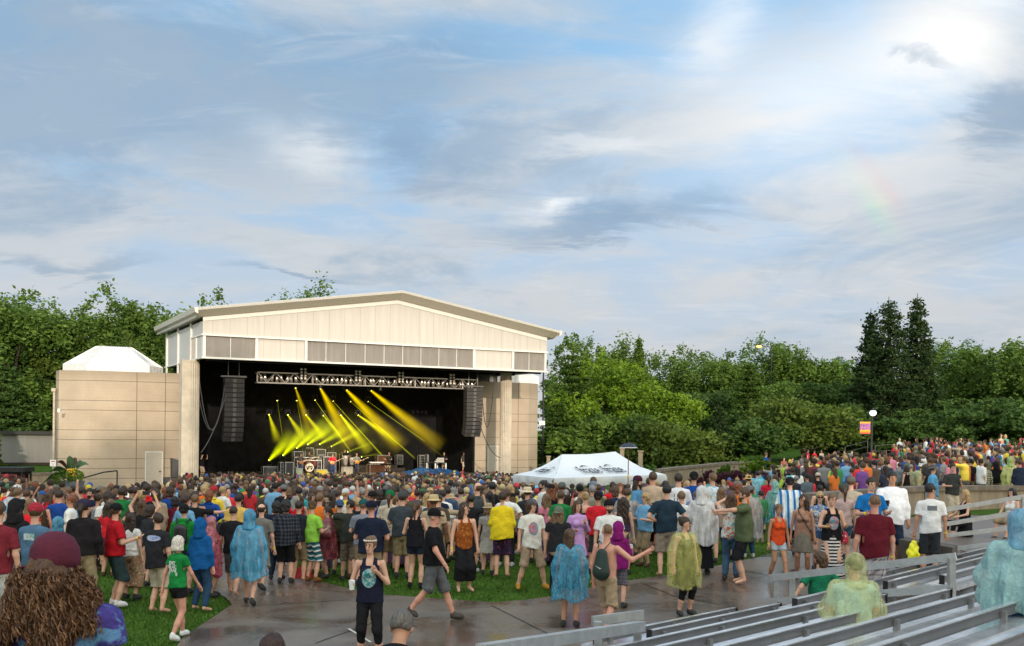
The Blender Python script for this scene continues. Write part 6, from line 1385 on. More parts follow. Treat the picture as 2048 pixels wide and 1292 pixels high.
def ex_weave(pat, c2, c3=None):
    def f(t, b, vec, c):
        sp_ = t.new('ShaderNodeSeparateXYZ'); t.link(vec, sp_.inputs[0]); x, y, z = sp_.outputs; r = None
        if pat == 'stripes': r = t.mix(t.math('GREATER_THAN', t.math('FRACT', t.math('MULTIPLY', z, 16)), .5), c, c2)
        elif pat == 'vstripes':
            k_ = t.math('FRACT', t.math('MULTIPLY', x, 7)); r = t.mix(t.math('GREATER_THAN', k_, .35), c, c2); r = t.mix(t.math('GREATER_THAN', k_, .72), r, c3 or c2)
        elif pat == 'plaid':
            a = t.math('GREATER_THAN', t.math('FRACT', t.math('MULTIPLY', t.math('ADD', x, y), 13)), .6); d = t.math('GREATER_THAN', t.math('FRACT', t.math('MULTIPLY', z, 13)), .6); r = t.mix(t.math('MULTIPLY', t.math('ADD', a, d), .5), c, c2)
        elif pat == 'tiedye':
            n_ = t.noise(vec, 7, 4, .6, 2.0); r = t.mix(t.ramp(n_, .38, .5), c, c2); r = t.mix(t.ramp(t.noise(vec, 5, 3, .5, 3), .52, .62), r, c3 or c2)
        elif pat == 'floral':
            v_ = t.new('ShaderNodeTexVoronoi'); v_.inputs['Scale'].default_value = 17; t.link(vec, v_.inputs[0]); r = t.mix(t.math('LESS_THAN', v_.outputs[0], .33), c, c2)
            if c3: r = t.mix(t.math('LESS_THAN', v_.outputs[0], .16), r, c3)
        elif pat in ('print', 'printback', 'wings'):
            sy_ = t.math('LESS_THAN', y, 0.0) if pat == 'print' else t.math('GREATER_THAN', y, 0.0)
            zc_, zh, xh = (1.19, .13, .10) if pat == 'print' else ((1.31, .045, .085) if pat == 'printback' else (1.33, .05, .15))
            q1 = t.math('DIVIDE', t.math('SUBTRACT', z, zc_), zh); q2 = t.math('DIVIDE', x, xh); e_ = t.math('ADD', t.math('MULTIPLY', q1, q1), t.math('MULTIPLY', q2, q2)) if pat != 'printback' else t.math('MAXIMUM', t.math('ABSOLUTE', q1), t.math('ABSOLUTE', q2))
            m_ = t.math('MULTIPLY', t.math('LESS_THAN', e_, 1.0), sy_); n_ = t.noise(vec, 22, 3, .6, 1); ink = t.mix(t.ramp(n_, .4, .6), c2, c3 or c2); r = t.mix(t.math('MULTIPLY', m_, t.ramp(n_, .25, .35)), c, ink)
        elif pat == 'waves':
            n_ = t.math('FRACT', t.math('ADD', t.math('MULTIPLY', z, 9), t.math('MULTIPLY', t.math('SINE', t.math('MULTIPLY', x, 40)), .12))); r = t.mix(t.math('GREATER_THAN', n_, .35), c, c2); r = t.mix(t.math('GREATER_THAN', n_, .75), r, c3 or c2)
        elif pat == 'dots':
            v_ = t.new('ShaderNodeTexVoronoi'); v_.inputs['Scale'].default_value = 24; t.link(vec, v_.inputs[0]); r = t.mix(t.math('LESS_THAN', v_.outputs[0], .18), c, c2)
        elif pat == 'jersey':
            q = t.math('MULTIPLY', t.math('LESS_THAN', t.math('ABSOLUTE', t.math('SUBTRACT', t.math('FRACT', t.math('MULTIPLY', x, 16)), .5)), .12), t.math('MULTIPLY', t.math('LESS_THAN', t.math('ABSOLUTE', t.math('SUBTRACT', z, 1.27)), .07), t.math('GREATER_THAN', t.math('ABSOLUTE', t.math('SUBTRACT', z, 1.27)), .012)))
            r = t.mix(t.math('MULTIPLY', q, t.math('LESS_THAN', t.math('ABSOLUTE', x), .12)), c, c2)
        t.link(r, b.inputs['Base Color'])
    return f
def cloth(col, pat=None, c2=None, c3=None, rough=.88, sheen=0):
    key = ('cl', tuple(round(x, 3) for x in col), pat, c2, c3)
    if key not in MATS:
        def ex(t, b, vec, c):
            n_ = t.noise(vec, 9, 4, .6, 1.6); b_ = t.new('ShaderNodeBump'); b_.inputs['Strength'].default_value = .8; b_.inputs['Distance'].default_value = .03; t.link(n_, b_.inputs['Height']); t.link(b_.outputs[0], b.inputs['Normal'])
            if pat: ex_weave(pat, c2, c3)(t, b, vec, c)
        MATS[key] = mat('cloth_%d' % len(MATS), col, rough, var=.14, vscale=7, spec=.10, extra=ex)
    return MATS[key]
def ponch(col, alpha=.62):
    key = ('po', tuple(round(x, 3) for x in col), alpha)
    if key not in MATS:
        def ex(t, b, vec, c):
            mpv = t.new('ShaderNodeMapping'); mpv.inputs['Scale'].default_value = (1, 1, .28); t.link(vec, mpv.inputs[0]); n_ = t.noise(mpv.outputs[0], 13, 3, .5, .8); vo_ = t.new('ShaderNodeTexVoronoi'); vo_.feature = 'DISTANCE_TO_EDGE'; vo_.inputs['Scale'].default_value = 11; dn_ = t.new('ShaderNodeVectorMath', operation='MULTIPLY_ADD'); t.link(t.comb(n_, t.noise(vec, 9, 3), n_), dn_.inputs[0]); dn_.inputs[1].default_value = (.22, .22, .22); t.link(vec, dn_.inputs[2]); t.link(dn_.outputs[0], vo_.inputs[0]); b_ = t.new('ShaderNodeBump'); b_.inputs['Strength'].default_value = .8; b_.inputs['Distance'].default_value = .025; t.link(t.math('ADD', n_, t.math('MINIMUM', t.math('MULTIPLY', vo_.outputs[0], 1.2), .22)), b_.inputs['Height']); t.link(b_.outputs[0], b.inputs['Normal']); t.link(t.ramp(n_, .25, .75, alpha * .66, min(1, alpha * 1.05)), b.inputs['Alpha'])
        MATS[key] = mat('plastic_%d' % len(MATS), col, .13, var=.10, vscale=4, spec=.8, extra=ex)
    return MATS[key]
SKN = {k: mat('skin_' + k, c, .55, var=.10, vscale=5, spec=.35) for k, c in (('fair', (.58, .33, .23)), ('tan', (.43, .22, .135)), ('pink', (.55, .27, .19)), ('brown', (.16, .075, .04)))}
def hairm(col):
    key = ('hr', tuple(round(x, 3) for x in col))
    if key not in MATS:
        def ex(t, b, vec, c):
            mp_ = t.new('ShaderNodeMapping'); mp_.inputs['Scale'].default_value = (1, 1, .18); t.link(vec, mp_.inputs[0]); n_ = t.noise(mp_.outputs[0], 75, 3, .7); t.link(t.mix(t.ramp(n_, .3, .7), tuple(x * .55 for x in col), tuple(min(1, x * 1.6) for x in col)), b.inputs['Base Color'])
            b_ = t.new('ShaderNodeBump'); b_.inputs['Strength'].default_value = .8; b_.inputs['Distance'].default_value = .01; t.link(n_, b_.inputs['Height']); t.link(b_.outputs[0], b.inputs['Normal'])
        MATS[key] = mat('hair_%d' % len(MATS), col, .5, var=0, spec=.35, extra=ex)
    return MATS[key]
HC = {'black': (.012, .010, .010), 'dkbrown': (.030, .017, .011), 'brown': (.065, .035, .018), 'ltbrown': (.13, .075, .038), 'blond': (.36, .24, .11), 'grey': (.22, .21, .20), 'white': (.52, .48, .42), 'red': (.16, .05, .02)}
M_eye = mat('eye_dark', (.02, .015, .012), .3, var=0); M_lip = mat('lips', (.30, .09, .08), .5, var=0)
def put(name, V, Q, mt, parent, smooth=True, key=None, loc=None):
    me = mesh_np(name, V, Q, mt, smooth=smooth); return link(name, me, parent)
def part_obj(name, me, mt, parent):
    o = bpy.data.objects.new(name, me); COL.objects.link(o); o.parent = parent
    o.material_slots[0].link = 'OBJECT'; o.material_slots[0].material = mt; return o
_pseed = [0]
def person(loc, heading, label, h=1.75, sex='m', pose='relax', leg='stand', top=('tee', cloth((.1, .1, .12))), bot=('shorts', cloth((.3, .23, .14))), hair=('short', 'brown'), hat=None,
           skin='fair', shoe=(.05, .05, .05), fat=0.0, yaw=0.0, face=False, hood=None, group=None, res=PH, beard=False, sunglass=False, wrist=False, barefoot=False, drop=0.0, cat='person', under=None, band=None):
    J = skel(pose, leg, sex, fat); f = sex == 'f'; s = h / 1.75
    t = thing('person', label, cat, loc, math.radians(heading), group); t.scale = (s, s, s)
    if leg == 'sit': drop = drop or .0
    yq = round(yaw / 15) * 15; ya = math.radians(yq)
    def mk_body():
        P_, H_ = body_prims(J, f, fat, ya); V, Q = mesh_sdf(P_ + H_, res, .022); 
        fV, fF = finger_mesh(J)
        if res <= .0165:
            n = len(V); F_ = [tuple(q) for q in Q] + [tuple(i + n for i in ff) for ff in fF]; return mesh_np('body', np.concatenate([V, np.array(fV)]), F_, M_slot, smooth=True)
        return mesh_np('body', V, Q, M_slot, smooth=True)
    bm_ = pmesh(('body', pose, leg, sex, fat, yq, res), mk_body); bo = part_obj('body', bm_, SKN[skin], t)
    def one(key, name, fn, mt, nm=None):
        me = pmesh(key, lambda: mesh_np(name, *fn(), M_slot, smooth=True)); return part_obj(nm or name, me, mt, t)
    def many(key, fn):
        if key not in PC: PC[key] = [(n_, mesh_np(n_, V, Q, M_slot, smooth=True)) for n_, V, Q in fn()]
        return PC[key]
    if under: [part_obj(n_, me, under[1], t) for n_, me in many(('top', under[0], pose, sex, fat, res), lambda: clothes(under[0], J, f, fat, res))]
    if top: [part_obj(n_, me, top[1], t) for n_, me in many(('top', top[0], pose, sex, fat, res, leg if top[0] == 'sitponcho' else 0), lambda: clothes(top[0], J, f, fat, res))]
    if bot: [part_obj(n_, me, bot[1], t) for n_, me in many(('bot', bot[0], leg, sex, fat, res), lambda: bottoms(bot[0], J, f, fat, res))]
    if not barefoot:
        for i, (n_, me) in enumerate(many(('shoe', leg, sex, res), lambda: [('shoe', V, Q) for V, Q in shoesm(J, res)])): part_obj('shoe', me, cloth(shoe, rough=.6), t)
    def headpart(o): 
        if yq:
            c = Vector((0, -.015, 0)); o.matrix_local = Matrix.Translation(c) @ Matrix.Rotation(ya, 4, 'Z') @ Matrix.Translation(-c)
    if hair:
        hm_ = pmesh(('hair', hair[0], res), lambda: mesh_np('hair', *hair_mesh(hair[0], min(res, .014)), M_slot, smooth=True)); o = part_obj('hair', hm_, hairm(HC[hair[1]] if isinstance(hair[1], str) else hair[1]), t); headpart(o)
    if hat:
        def mkh(): m = hat_mesh(hat[0]); return mesh_np(hat[0], np.array(m.V), m.F, M_slot, smooth=False)
        o = part_obj({'cap': 'cap', 'capback': 'cap', 'bucket': 'hat', 'fedora': 'hat', 'beanie': 'beanie', 'bandana': 'bandana', 'band': 'headband'}[hat[0]], pmesh(('hat', hat[0]), mkh), hat[1], t); headpart(o)
    if hood:
        o = one(('hood', res), 'hood', lambda: hoodm(res), hood); headpart(o)
    if beard:
        o = one(('beard', res), 'beard', lambda: mesh_sdf([cap((0, -.062, HZ - .065), (0, -.07, HZ - .10), .050, .036), cap((.05, -.03, HZ - .04), (-.05, -.03, HZ - .04), .03, .03)], .012, .02, lambda Pn: Pn[..., 2] - (HZ - .045)), hairm(HC[hair[1]] if hair else HC['brown'])); headpart(o)
    if face:
        def mkf(kind):
            m = MB()
            if kind == 'eye': m.ball((0, 0, 0), (.011, .008, .007), 8, 5)
            elif kind == 'brow': m.tube([(-.016, 0, 0), (0, -.003, .004), (.016, 0, 0)], .004, 5)
            elif kind == 'mouth': m.tube([(-.022, .004, .001), (0, -.002, -.002), (.022, .004, .001)], .0055, 5)
            elif kind == 'glass': m.box((-.034, 0, 0), (.05, .01, .032)); m.box((.034, 0, 0), (.05, .01, .032)); m.box((0, 0, .006), (.02, .008, .008)); m.beam((-.058, 0, .005), (-.085, .10, .005), .006, .01); m.beam((.058, 0, .005), (.085, .10, .005), .006, .01)
            return mesh_np(kind, np.array(m.V), m.F, M_slot, smooth=kind != 'glass')
        c = Vector((0, -.015, HZ)); Rm = Matrix.Rotation(ya, 4, 'Z')
        for k_, nm, off, mt_ in (('eye', 'eye', (.029, -.079, .012), M_eye), ('eye', 'eye', (-.029, -.079, .012), M_eye), ('brow', 'eyebrow', (.030, -.082, .030), hairm(HC['dkbrown'])), ('brow', 'eyebrow', (-.030, -.082, .030), hairm(HC['dkbrown'])), ('mouth', 'mouth', (0, -.086, -.058), M_lip)) + ((('glass', 'sunglasses', (0, -.093, .012), M_eye),) if sunglass else ()):
            o = part_obj(nm, pmesh(('face', k_), lambda k_=k_: mkf(k_)), mt_, t); o.matrix_local = Matrix.Translation(c) @ Rm @ Matrix.Translation(off)
    if wrist:
        def mkw(): m = MB(); d = Vector(J['hdR']); p = Vector(J['wrR']); m.tube([p - d * .012, p + d * .012], .031, 10); return mesh_np('wristband', np.array(m.V), m.F, M_slot)
        part_obj('wristband', pmesh(('wr', pose, sex), mkw), cloth((.75, .60, .02)), t)
    t['_J'] = 0; del t['_J']; return t, J
# ================================================================ NAMED PEOPLE
NP = []   # (X, Y) of placed people
def place(u, vh, Y, heading, label, hmin=1.5, hmax=2.05, zoff=0.03, **kw):
    Y0_ = Y
    a, b = unroll(u, vh); X = a / FPX * Y; z = gzt(X, Y) + (zoff if Y < 23 else 0.0); h = EYE - b / FPX * Y - z
    for it in range(30):
        if hmin <= h <= hmax: break
        Y *= (.985 if h < hmin else 1.015)
        if abs(Y / Y0_ - 1) > .14: Y = Y0_; X = a / FPX * Y; z = gzt(X, Y); h = EYE - b / FPX * Y - z; break
        X = a / FPX * Y; z = gzt(X, Y) + (zoff if Y < 23 else 0.0); h = EYE - b / FPX * Y - z
    h /= 1.0 + (.012 if kw.get('hat') or kw.get('hood') else 0)
    if h < hmin or h > hmax: print('HEIGHT %.2f u=%s vh=%s Y=%s %s' % (h, u, vh, Y, label[:40])); h = min(hmax, max(hmin, h))
    NP.append((X, Y)); return person((X, Y, z), heading, label, h=h, **kw)
C_ = cloth; blk = (.013, .013, .015); navy = (.012, .017, .035); khaki = (.27, .20, .12); white = (.66, .65, .63); RSH = .0155
S_ = lambda c, **k: C_(c, **k)
hero = [
 (-4, 1003, 14.2, 175, 'person in maroon t-shirt cut by the left edge of the photo', dict(top=('tee', C_((.16, .02, .03))), bot=('shorts', C_((.5, .5, .5))), hair=('short', 'brown'), wrist=True)),
 (33, 998, 16.6, 170, 'tall person in long black hooded top beside the blue shirted man with red cap', dict(sex='f', top=('jacket', C_(blk)), bot=('longskirt', C_((.09, .085, .08), 'floral', (.02, .02, .02))), hair=('longer', 'black'), hood=C_(blk))),
 (70, 1005, 15.2, 165, 'man in faded blue t-shirt with back print and red baseball cap', dict(top=('tee', C_((.075, .15, .24), 'printback', (.55, .6, .62), (.2, .35, .3))), bot=('shorts', C_((.13, .14, .10))), hair=('short', 'brown'), hat=('cap', C_((.36, .03, .05))), pose='cup2', yaw=35, beard=True)),
 (117, 1034, 17.3, 180, 'small person in turquoise rain poncho with hood right of the red cap', dict(sex='f', top=('poncho', ponch((.25, .62, .66))), bot=('shorts', C_(blk)), hair=('bob', 'brown'), hood=ponch((.06, .30, .48), .9))),
 (168, 997, 17.0, 175, 'big man in black sweater, khaki trousers and dark navy cap', dict(top=('sweater', C_((.018, .016, .018))), bot=('pants', C_((.36, .28, .17))), hair=('pony', 'dkbrown'), hat=('cap', C_((.035, .03, .06))), leg='weight', fat=.5)),
 (231, 1006, 17.3, 130, 'man in bright red polo, dark denim shorts and black cap', dict(top=('polo', C_((.42, .012, .02))), bot=('boardshorts', C_((.03, .05, .055))), hair=('short', 'brown'), hat=('cap', C_(blk)), shoe=(.7, .7, .7), fat=.45, pose='cup', yaw=30, face=True, beard=True, wrist=True)),
 (262, 1026, 18.0, 165, 'woman in white off-shoulder top and brown patterned trousers', dict(sex='f', top=('halter', C_(white)), under=('tee', C_(white)), bot=('widepants', C_((.30, .18, .11), 'floral', (.50, .42, .30), (.10, .05, .03))), hair=('long', 'dkbrown'))),
 (284, 1000, 20.5, 175, 'person in black raising both arms to take a picture', dict(top=('tee', C_(blk)), pose='photo', hair=('long', 'brown'), wrist=True)),
 (301, 1010, 19.4, 150, 'long haired man in dark t-shirt and beige shorts behind the winged shirt', dict(top=('tee', C_((.03, .03, .035))), bot=('shorts', C_(khaki)), hair=('shaggy', 'dkbrown'))),
 (315, 1027, 16.7, 160, 'man in black t-shirt with pale wings printed across the back', dict(top=('bigtee', C_((.022, .022, .026), 'wings', (.50, .52, .68), (.18, .24, .45))), bot=('boardshorts', C_((.46, .40, .31))), hair=('short', 'dkbrown'), yaw=60, face=True, fat=.3, barefoot=True)),
 (357, 1072, 14.7, 150, 'white haired woman in green lettered t-shirt and black shorts walking away', dict(sex='f', top=('tee', C_((.012, .20, .045))), bot=('minishorts', C_(blk)), hair=('bob', 'white'), leg='stride', pose='swing', shoe=(.7, .7, .7), skin='pink')),
 (368, 1008, 18.6, 180, 'man in green hooded top with black backpack and black and grey cap', dict(top=('hoodie', C_((.012, .22, .035))), bot=('shorts', C_((.05, .05, .05))), hair=('short', 'dkbrown'), hat=('capback', C_(blk)), pose='cup2')),
 (402, 1036, 16.9, 160, 'person in royal blue hooded rain jacket and jeans', dict(sex='f', top=('jacket', C_((.008, .085, .26))), bot=('jeans', C_((.025, .06, .12))), hair=('short', 'brown'), hood=C_((.008, .085, .26)), leg='weight', fat=.3, barefoot=True)),
 (424, 1033, 18.4, 100, 'small person in pink rain poncho facing right behind the blue jacket', dict(sex='f', top=('poncho', ponch((.55, .10, .16))), bot=('shorts', C_((.3, .05, .08))), hair=('short', 'dkbrown'), hood=ponch((.6, .2, .25)), face=True, skin='tan')),
 (467, 1012, 18.5, 178, 'man with shaved head in black t-shirt and grey shorts on the path', dict(top=('tee', C_(blk)), bot=('shorts', C_((.10, .10, .10))), hair=('shaved', 'dkbrown'), leg='stride', wrist=True, barefoot=True)),
 (500, 1019, 17.6, 178, 'woman in wide sky blue translucent poncho walking up the path', dict(sex='f', top=('poncho', ponch((.06, .36, .58), .7)), under=('dress', C_((.10, .16, .20), 'floral', (.6, .2, .2))), bot=('minishorts', C_((.03, .1, .15))), hair=('short', 'brown'), hood=ponch((.03, .26, .46), .9), leg='stride', fat=.4)),
 (477, 988, 21.3, 180, 'tall man in plain yellow t-shirt behind the shaved head', dict(top=('tee', C_((.62, .40, .10))), bot=('shorts', C_(khaki)), hair=('short', 'black'), fat=.5)),
 (523, 1008, 19.2, 170, 'balding man in grey t-shirt right of the sky blue poncho', dict(top=('tee', C_((.15, .145, .13))), bot=('shorts', C_((.20, .19, .16))), hair=('ring', 'dkbrown'), leg='stride', wrist=True)),
 (553, 1003, 20.6, 175, 'dark haired person in dark blue jacket beside the plaid shirt', dict(top=('sweater', C_(navy)), bot=('jeans', C_((.02, .03, .05))), hair=('shaggy', 'black'))),
 (572, 1000, 20.0, 185, 'person in black plaid shirt and long black shorts', dict(top=('shirt', C_((.015, .016, .022), 'plaid', (.06, .07, .09))), bot=('boardshorts', C_(blk)), hair=('shaggy', 'black'), fat=.4)),
 (598, 1002, 20.3, 175, 'man in charcoal navy t-shirt and khaki shorts left of the lime shirt', dict(top=('tee', C_((.022, .026, .036))), bot=('shorts', C_(khaki)), hair=('short', 'dkbrown'), barefoot=True)),
 (624, 1001, 20.3, 150, 'young man in lime green t-shirt and teal wave patterned board shorts', dict(top=('tee', C_((.27, .56, .07))), bot=('boardshorts', C_((.70, .72, .70), 'waves', (.02, .16, .20), (.03, .05, .06))), hair=('short', 'ltbrown'), hat=('cap', C_((.10, .06, .035))), shoe=(.22, .09, .03), pose='cup2', yaw=30, face=True, sunglass=True)),
 (650, 996, 23.2, 5, 'bearded man in tan fedora facing the camera', dict(top=('tee', C_((.05, .28, .38))), hair=('short', 'brown'), hat=('fedora', C_((.33, .24, .15), 'plaid', (.22, .15, .09))), face=True, beard=True, pose='cup')),
 (655, 1013, 21.4, -70, 'woman in dark red rain poncho facing left', dict(sex='f', top=('poncho', ponch((.22, .02, .04), .85)), bot=('minishorts', C_(blk)), hair=('pony', 'dkbrown'), face=True, pose='cup2')),
 (679, 999, 21.6, 178, 'man in dark olive t-shirt and brown cargo shorts with blue cap', dict(top=('bigtee', C_((.045, .04, .022))), bot=('shorts', C_((.20, .13, .06))), hair=('short', 'brown'), hat=('capback', C_((.04, .09, .18))), yaw=30)),
 (700, 1000, 20.4, 195, 'man in dark grey t-shirt stretching his arm left, plaid shorts', dict(top=('tee', C_((.032, .034, .03))), bot=('shorts', C_((.20, .16, .13), 'plaid', (.10, .075, .06))), hair=('short', 'black'), pose='hug', yaw=45, leg='stride', fat=.2)),
 (716, 995, 22.8, 185, 'man with red bandana round his neck in a black shirt', dict(top=('tee', C_(blk)), hair=('shaved', 'dkbrown'), skin='tan')),
 (727, 998, 19.8, 178, 'man in grey t-shirt left of the man with navy cap', dict(top=('tee', C_((.19, .20, .24))), bot=('shorts', C_(khaki)), hair=('short', 'ltbrown'), hat=('cap', C_((.02, .08, .09))), pose='cup2')),
 (743, 1001, 18.1, 176, 'broad man in navy t-shirt and navy cap behind the flower crown woman', dict(top=('tee', C_(navy)), bot=('shorts', C_(khaki)), hair=('shaved', 'ltbrown'), hat=('cap', C_((.012, .014, .03))), fat=.6, pose='cup2', wrist=True, skin='pink')),
 (780, 980, 21.8, 175, 'person in cream printed t-shirt wearing a green cap backwards', dict(top=('bigtee', C_((.52, .44, .33), 'floral', (.28, .24, .20))), bot=('shorts', C_(khaki)), hair=('pony', 'brown'), hat=('cap', C_((.012, .14, .05))))),
 (805, 982, 21.0, 178, 'man in slate grey t-shirt, grey cap and khaki cargo shorts', dict(top=('tee', C_((.045, .055, .065))), bot=('shorts', C_((.34, .26, .15))), hair=('short', 'dkbrown'), hat=('cap', C_((.06, .065, .07))), fat=.3, pose='cup2')),
 (832, 1003, 19.5, 170, 'woman with low ponytail in black tank top holding a cup', dict(sex='f', top=('tank', C_((.012, .012, .016))), bot=('minishorts', C_((.02, .03, .05))), hair=('pony', 'brown'), pose='chest', skin='fair', fat=.3, shoe=(.02, .02, .02))),
 (868, 1016, 16.4, 80, 'older man in black polo, black cap and grey shorts striding right', dict(top=('polo', C_((.010, .010, .012))), bot=('boardshorts', C_((.10, .105, .11))), hair=('shaved', 'grey'), hat=('cap', C_((.010, .010, .012))), leg='walk', pose='swing', face=True, fat=.5, skin='pink', shoe=(.07, .06, .05))),
 (741, 1073, 13.4, 0, 'young woman in navy printed tank top with white flower crown holding a cup', dict(sex='f', top=('tank', C_((.014, .016, .035), 'print', (.03, .22, .25), (.35, .45, .42))), bot=('capri', C_(blk)), hair=('bun', 'ltbrown'), pose='chest', face=True, yaw=-20, leg='weight', fat=.3)),
 (874, 988, 21.6, 178, 'man in brown t-shirt and khaki shorts with dark brown hair', dict(top=('tee', C_((.075, .055, .04))), bot=('shorts', C_((.34, .26, .14))), hair=('short', 'dkbrown'), fat=.3)),
 (929, 1005, 19.2, 20, 'long haired man in rust orange patterned tank top and wide black trousers', dict(top=('tank', C_((.24, .065, .015), 'floral', (.42, .16, .03), (.08, .02, .01))), bot=('widepants', C_(blk)), hair=('long', 'dkbrown'), face=True, yaw=50, barefoot=True, wrist=True)),
 (955, 965, 23.0, 160, 'tall man in grey polo turning right with glasses', dict(top=('polo', C_((.055, .065, .07))), bot=('shorts', C_((.035, .03, .028))), hair=('ring', 'brown'), yaw=50, face=True, wrist=True)),
 (1005, 984, 21.0, 180, 'person in bright yellow rain jacket and dark patterned shorts', dict(sex='f', top=('jacket', C_((.70, .52, .02))), bot=('shorts', C_((.05, .03, .07), 'floral', (.30, .06, .10), (.12, .14, .22))), hair=('short', 'dkbrown'), fat=.3, barefoot=True, pose='pouch')),
 (1064, 997, 19.5, 15, 'man in baggy white t-shirt with red and blue lightning print, legs apart', dict(top=('bigtee', C_((.66, .64, .58), 'print', (.52, .12, .10), (.14, .34, .48))), bot=('shorts', C_((.30, .225, .15))), hair=('shaggy', 'brown'), hat=('capback', C_((.10, .09, .10))), face=True, yaw=30, leg='wide', shoe=(.42, .20, .03))),
 (1055, 974, 23.8, 178, 'person in cream bucket hat and dark backpack straps', dict(top=('tee', C_((.03, .03, .035))), hair=('short', 'brown'), hat=('bucket', C_((.62, .52, .38))))),
 (1117, 1012, 18.9, 165, 'stout person in black t-shirt with green cap worn backwards', dict(sex='f', top=('tee', C_((.02, .02, .023))), bot=('pants', C_(blk)), hair=('long', 'ltbrown'), hat=('capback', C_((.12, .16, .11))), fat=.9)),
 (1155, 1001, 20.4, 20, 'woman in lavender wrap with long brown hair facing the camera', dict(sex='f', top=('shirt', C_((.48, .28, .55))), bot=('skirt', C_((.48, .28, .55))), hair=('long', 'brown'), face=True, pose='chest')),
 (1141, 1058, 15.9, 170, 'woman with wet brown hair in knee length sky blue poncho on the path', dict(sex='f', top=('poncho', ponch((.04, .30, .48), .66)), under=('tank', C_((.04, .05, .08))), bot=('minishorts', C_((.02, .03, .05))), hair=('longer', 'brown'), yaw=-45, face=True, skin='tan', wrist=True)),
 (1214, 1048, 15.2, 140, 'bald shirtless man in khaki shorts raising his right fist', dict(top=None, bot=('shorts', C_((.36, .27, .17))), hair=('shaved', 'ltbrown'), pose='fist', leg='stride', skin='pink', fat=.3, yaw=30, face=True)),
 (1219, 998, 19.2, 0, 'grinning bearded man in white t-shirt with red headband and black cap', dict(top=('tee', C_((.70, .69, .68))), bot=('shorts', C_((.30, .28, .25))), hair=('short', 'dkbrown'), hat=('capback', C_(blk)), face=True, beard=True, fat=.3)),
 (1237, 1043, 17.6, 160, 'small person in magenta hooded jacket beside the shirtless man', dict(sex='f', top=('jacket', C_((.20, .012, .13))), bot=('shorts', C_((.20, .18, .2), 'plaid', (.08, .08, .12))), hair=('short', 'brown'), hood=C_((.20, .012, .13)), pose='cup')),
 (1171, 984, 22.3, 175, 'blond woman with bare back and patterned long trousers', dict(sex='f', top=('halter', C_(navy)), bot=('widepants', C_((.30, .08, .12), 'floral', (.5, .4, .35))), hair=('bun', 'blond'))),
 (1247, 995, 21.2, 165, 'woman with very long dark curls in a striped romper', dict(sex='f', top=('halter', C_((.05, .03, .07))), bot=('shorts', C_((.08, .06, .05), 'vstripes', (.34, .26, .18))), hair=('curly', 'dkbrown'))),
 (1275, 951, 24.3, 60, 'bearded long haired man in blue t-shirt and maroon cap looking at his phone', dict(top=('tee', C_((.09, .24, .42))), bot=('shorts', C_(blk)), hair=('long', 'dkbrown'), hat=('capback', C_((.06, .015, .03))), face=True, beard=True, pose='cup2', wrist=True)),
 (1306, 944, 22.6, 178, 'tall man in plain tan t-shirt and dark brown shorts', dict(top=('tee', C_((.48, .36, .26))), bot=('shorts', C_((.045, .025, .018))), hair=('short', 'brown'), fat=.2, skin='pink', barefoot=True)),
 (1334, 969, 20.8, 180, 'man in dark teal t-shirt and worn beige shorts', dict(top=('tee', C_((.018, .035, .055))), bot=('shorts', C_((.33, .28, .22))), hair=('short', 'black'), pose='hips', fat=.2, barefoot=True)),
 (1357, 947, 23.2, 178, 'man in white baseball jersey with rows of small black figures', dict(top=('jersey', C_((.66, .65, .66), 'jersey', (.02, .02, .03))), bot=('shorts', C_(khaki)), hair=('short', 'dkbrown'))),
 (1375, 962, 25.5, 5, 'blond woman with tiara smiling between the jersey and the royal blue shirt', dict(sex='f', top=('tank', C_((.3, .1, .12))), hair=('bob', 'blond'), face=True)),
 (1388, 943, 23.0, 178, 'man in royal blue t-shirt and black cap', dict(top=('tee', C_((.010, .055, .26))), bot=('shorts', C_(navy)), hair=('short', 'black'), hat=('cap', C_(blk)))),
 (1404, 972, 21.2, 165, 'woman in white plastic cape over black dress with black handbag', dict(sex='f', top=('cape', ponch((.72, .72, .72), .8)), under=('dress', C_(blk)), bot=('longskirt', C_(blk)), hair=('short', 'dkbrown'), hood=ponch((.72, .72, .72), .9))),
 (1425, 946, 24.8, 175, 'man in pale blue and white tie-dye t-shirt with short brown hair', dict(top=('tee', C_((.18, .42, .62), 'tiedye', (.62, .66, .68), (.55, .45, .25))), bot=('shorts', C_(khaki)), hair=('short', 'ltbrown'), yaw=30, face=True)),
 (1370, 1034, 17.0, 25, 'woman in yellow translucent poncho over dark dress looking right', dict(sex='f', top=('poncho', ponch((.72, .70, .18), .36)), under=('dress', C_((.035, .045, .025))), bot=('capri', C_(blk)), hair=('bun', 'dkbrown'), yaw=50, face=True, wrist=True, fat=.2)),
 (1463, 986, 20.4, 165, 'woman in turquoise and orange tie-dye shirt and jeans being hugged', dict(sex='f', top=('tee', C_((.10, .36, .46), 'tiedye', (.62, .58, .52), (.50, .12, .03))), bot=('jeans', C_((.05, .10, .16))), hair=('long', 'brown'), pose='hugup', fat=.3)),
 (1489, 976, 20.0, -95, 'bearded man in olive green t-shirt and black shorts hugging a woman', dict(top=('bigtee', C_((.085, .11, .055))), bot=('shorts', C_((.015, .015, .018))), hair=('short', 'brown'), beard=True, face=True, pose='hug', fat=.3, barefoot=True)),
 (1443, 975, 22.8, 178, 'woman with long brown hair right behind the hugging couple', dict(sex='f', top=('tank', C_((.3, .2, .15))), hair=('long', 'ltbrown'), bot=('minishorts', C_((.04, .07, .12))))),
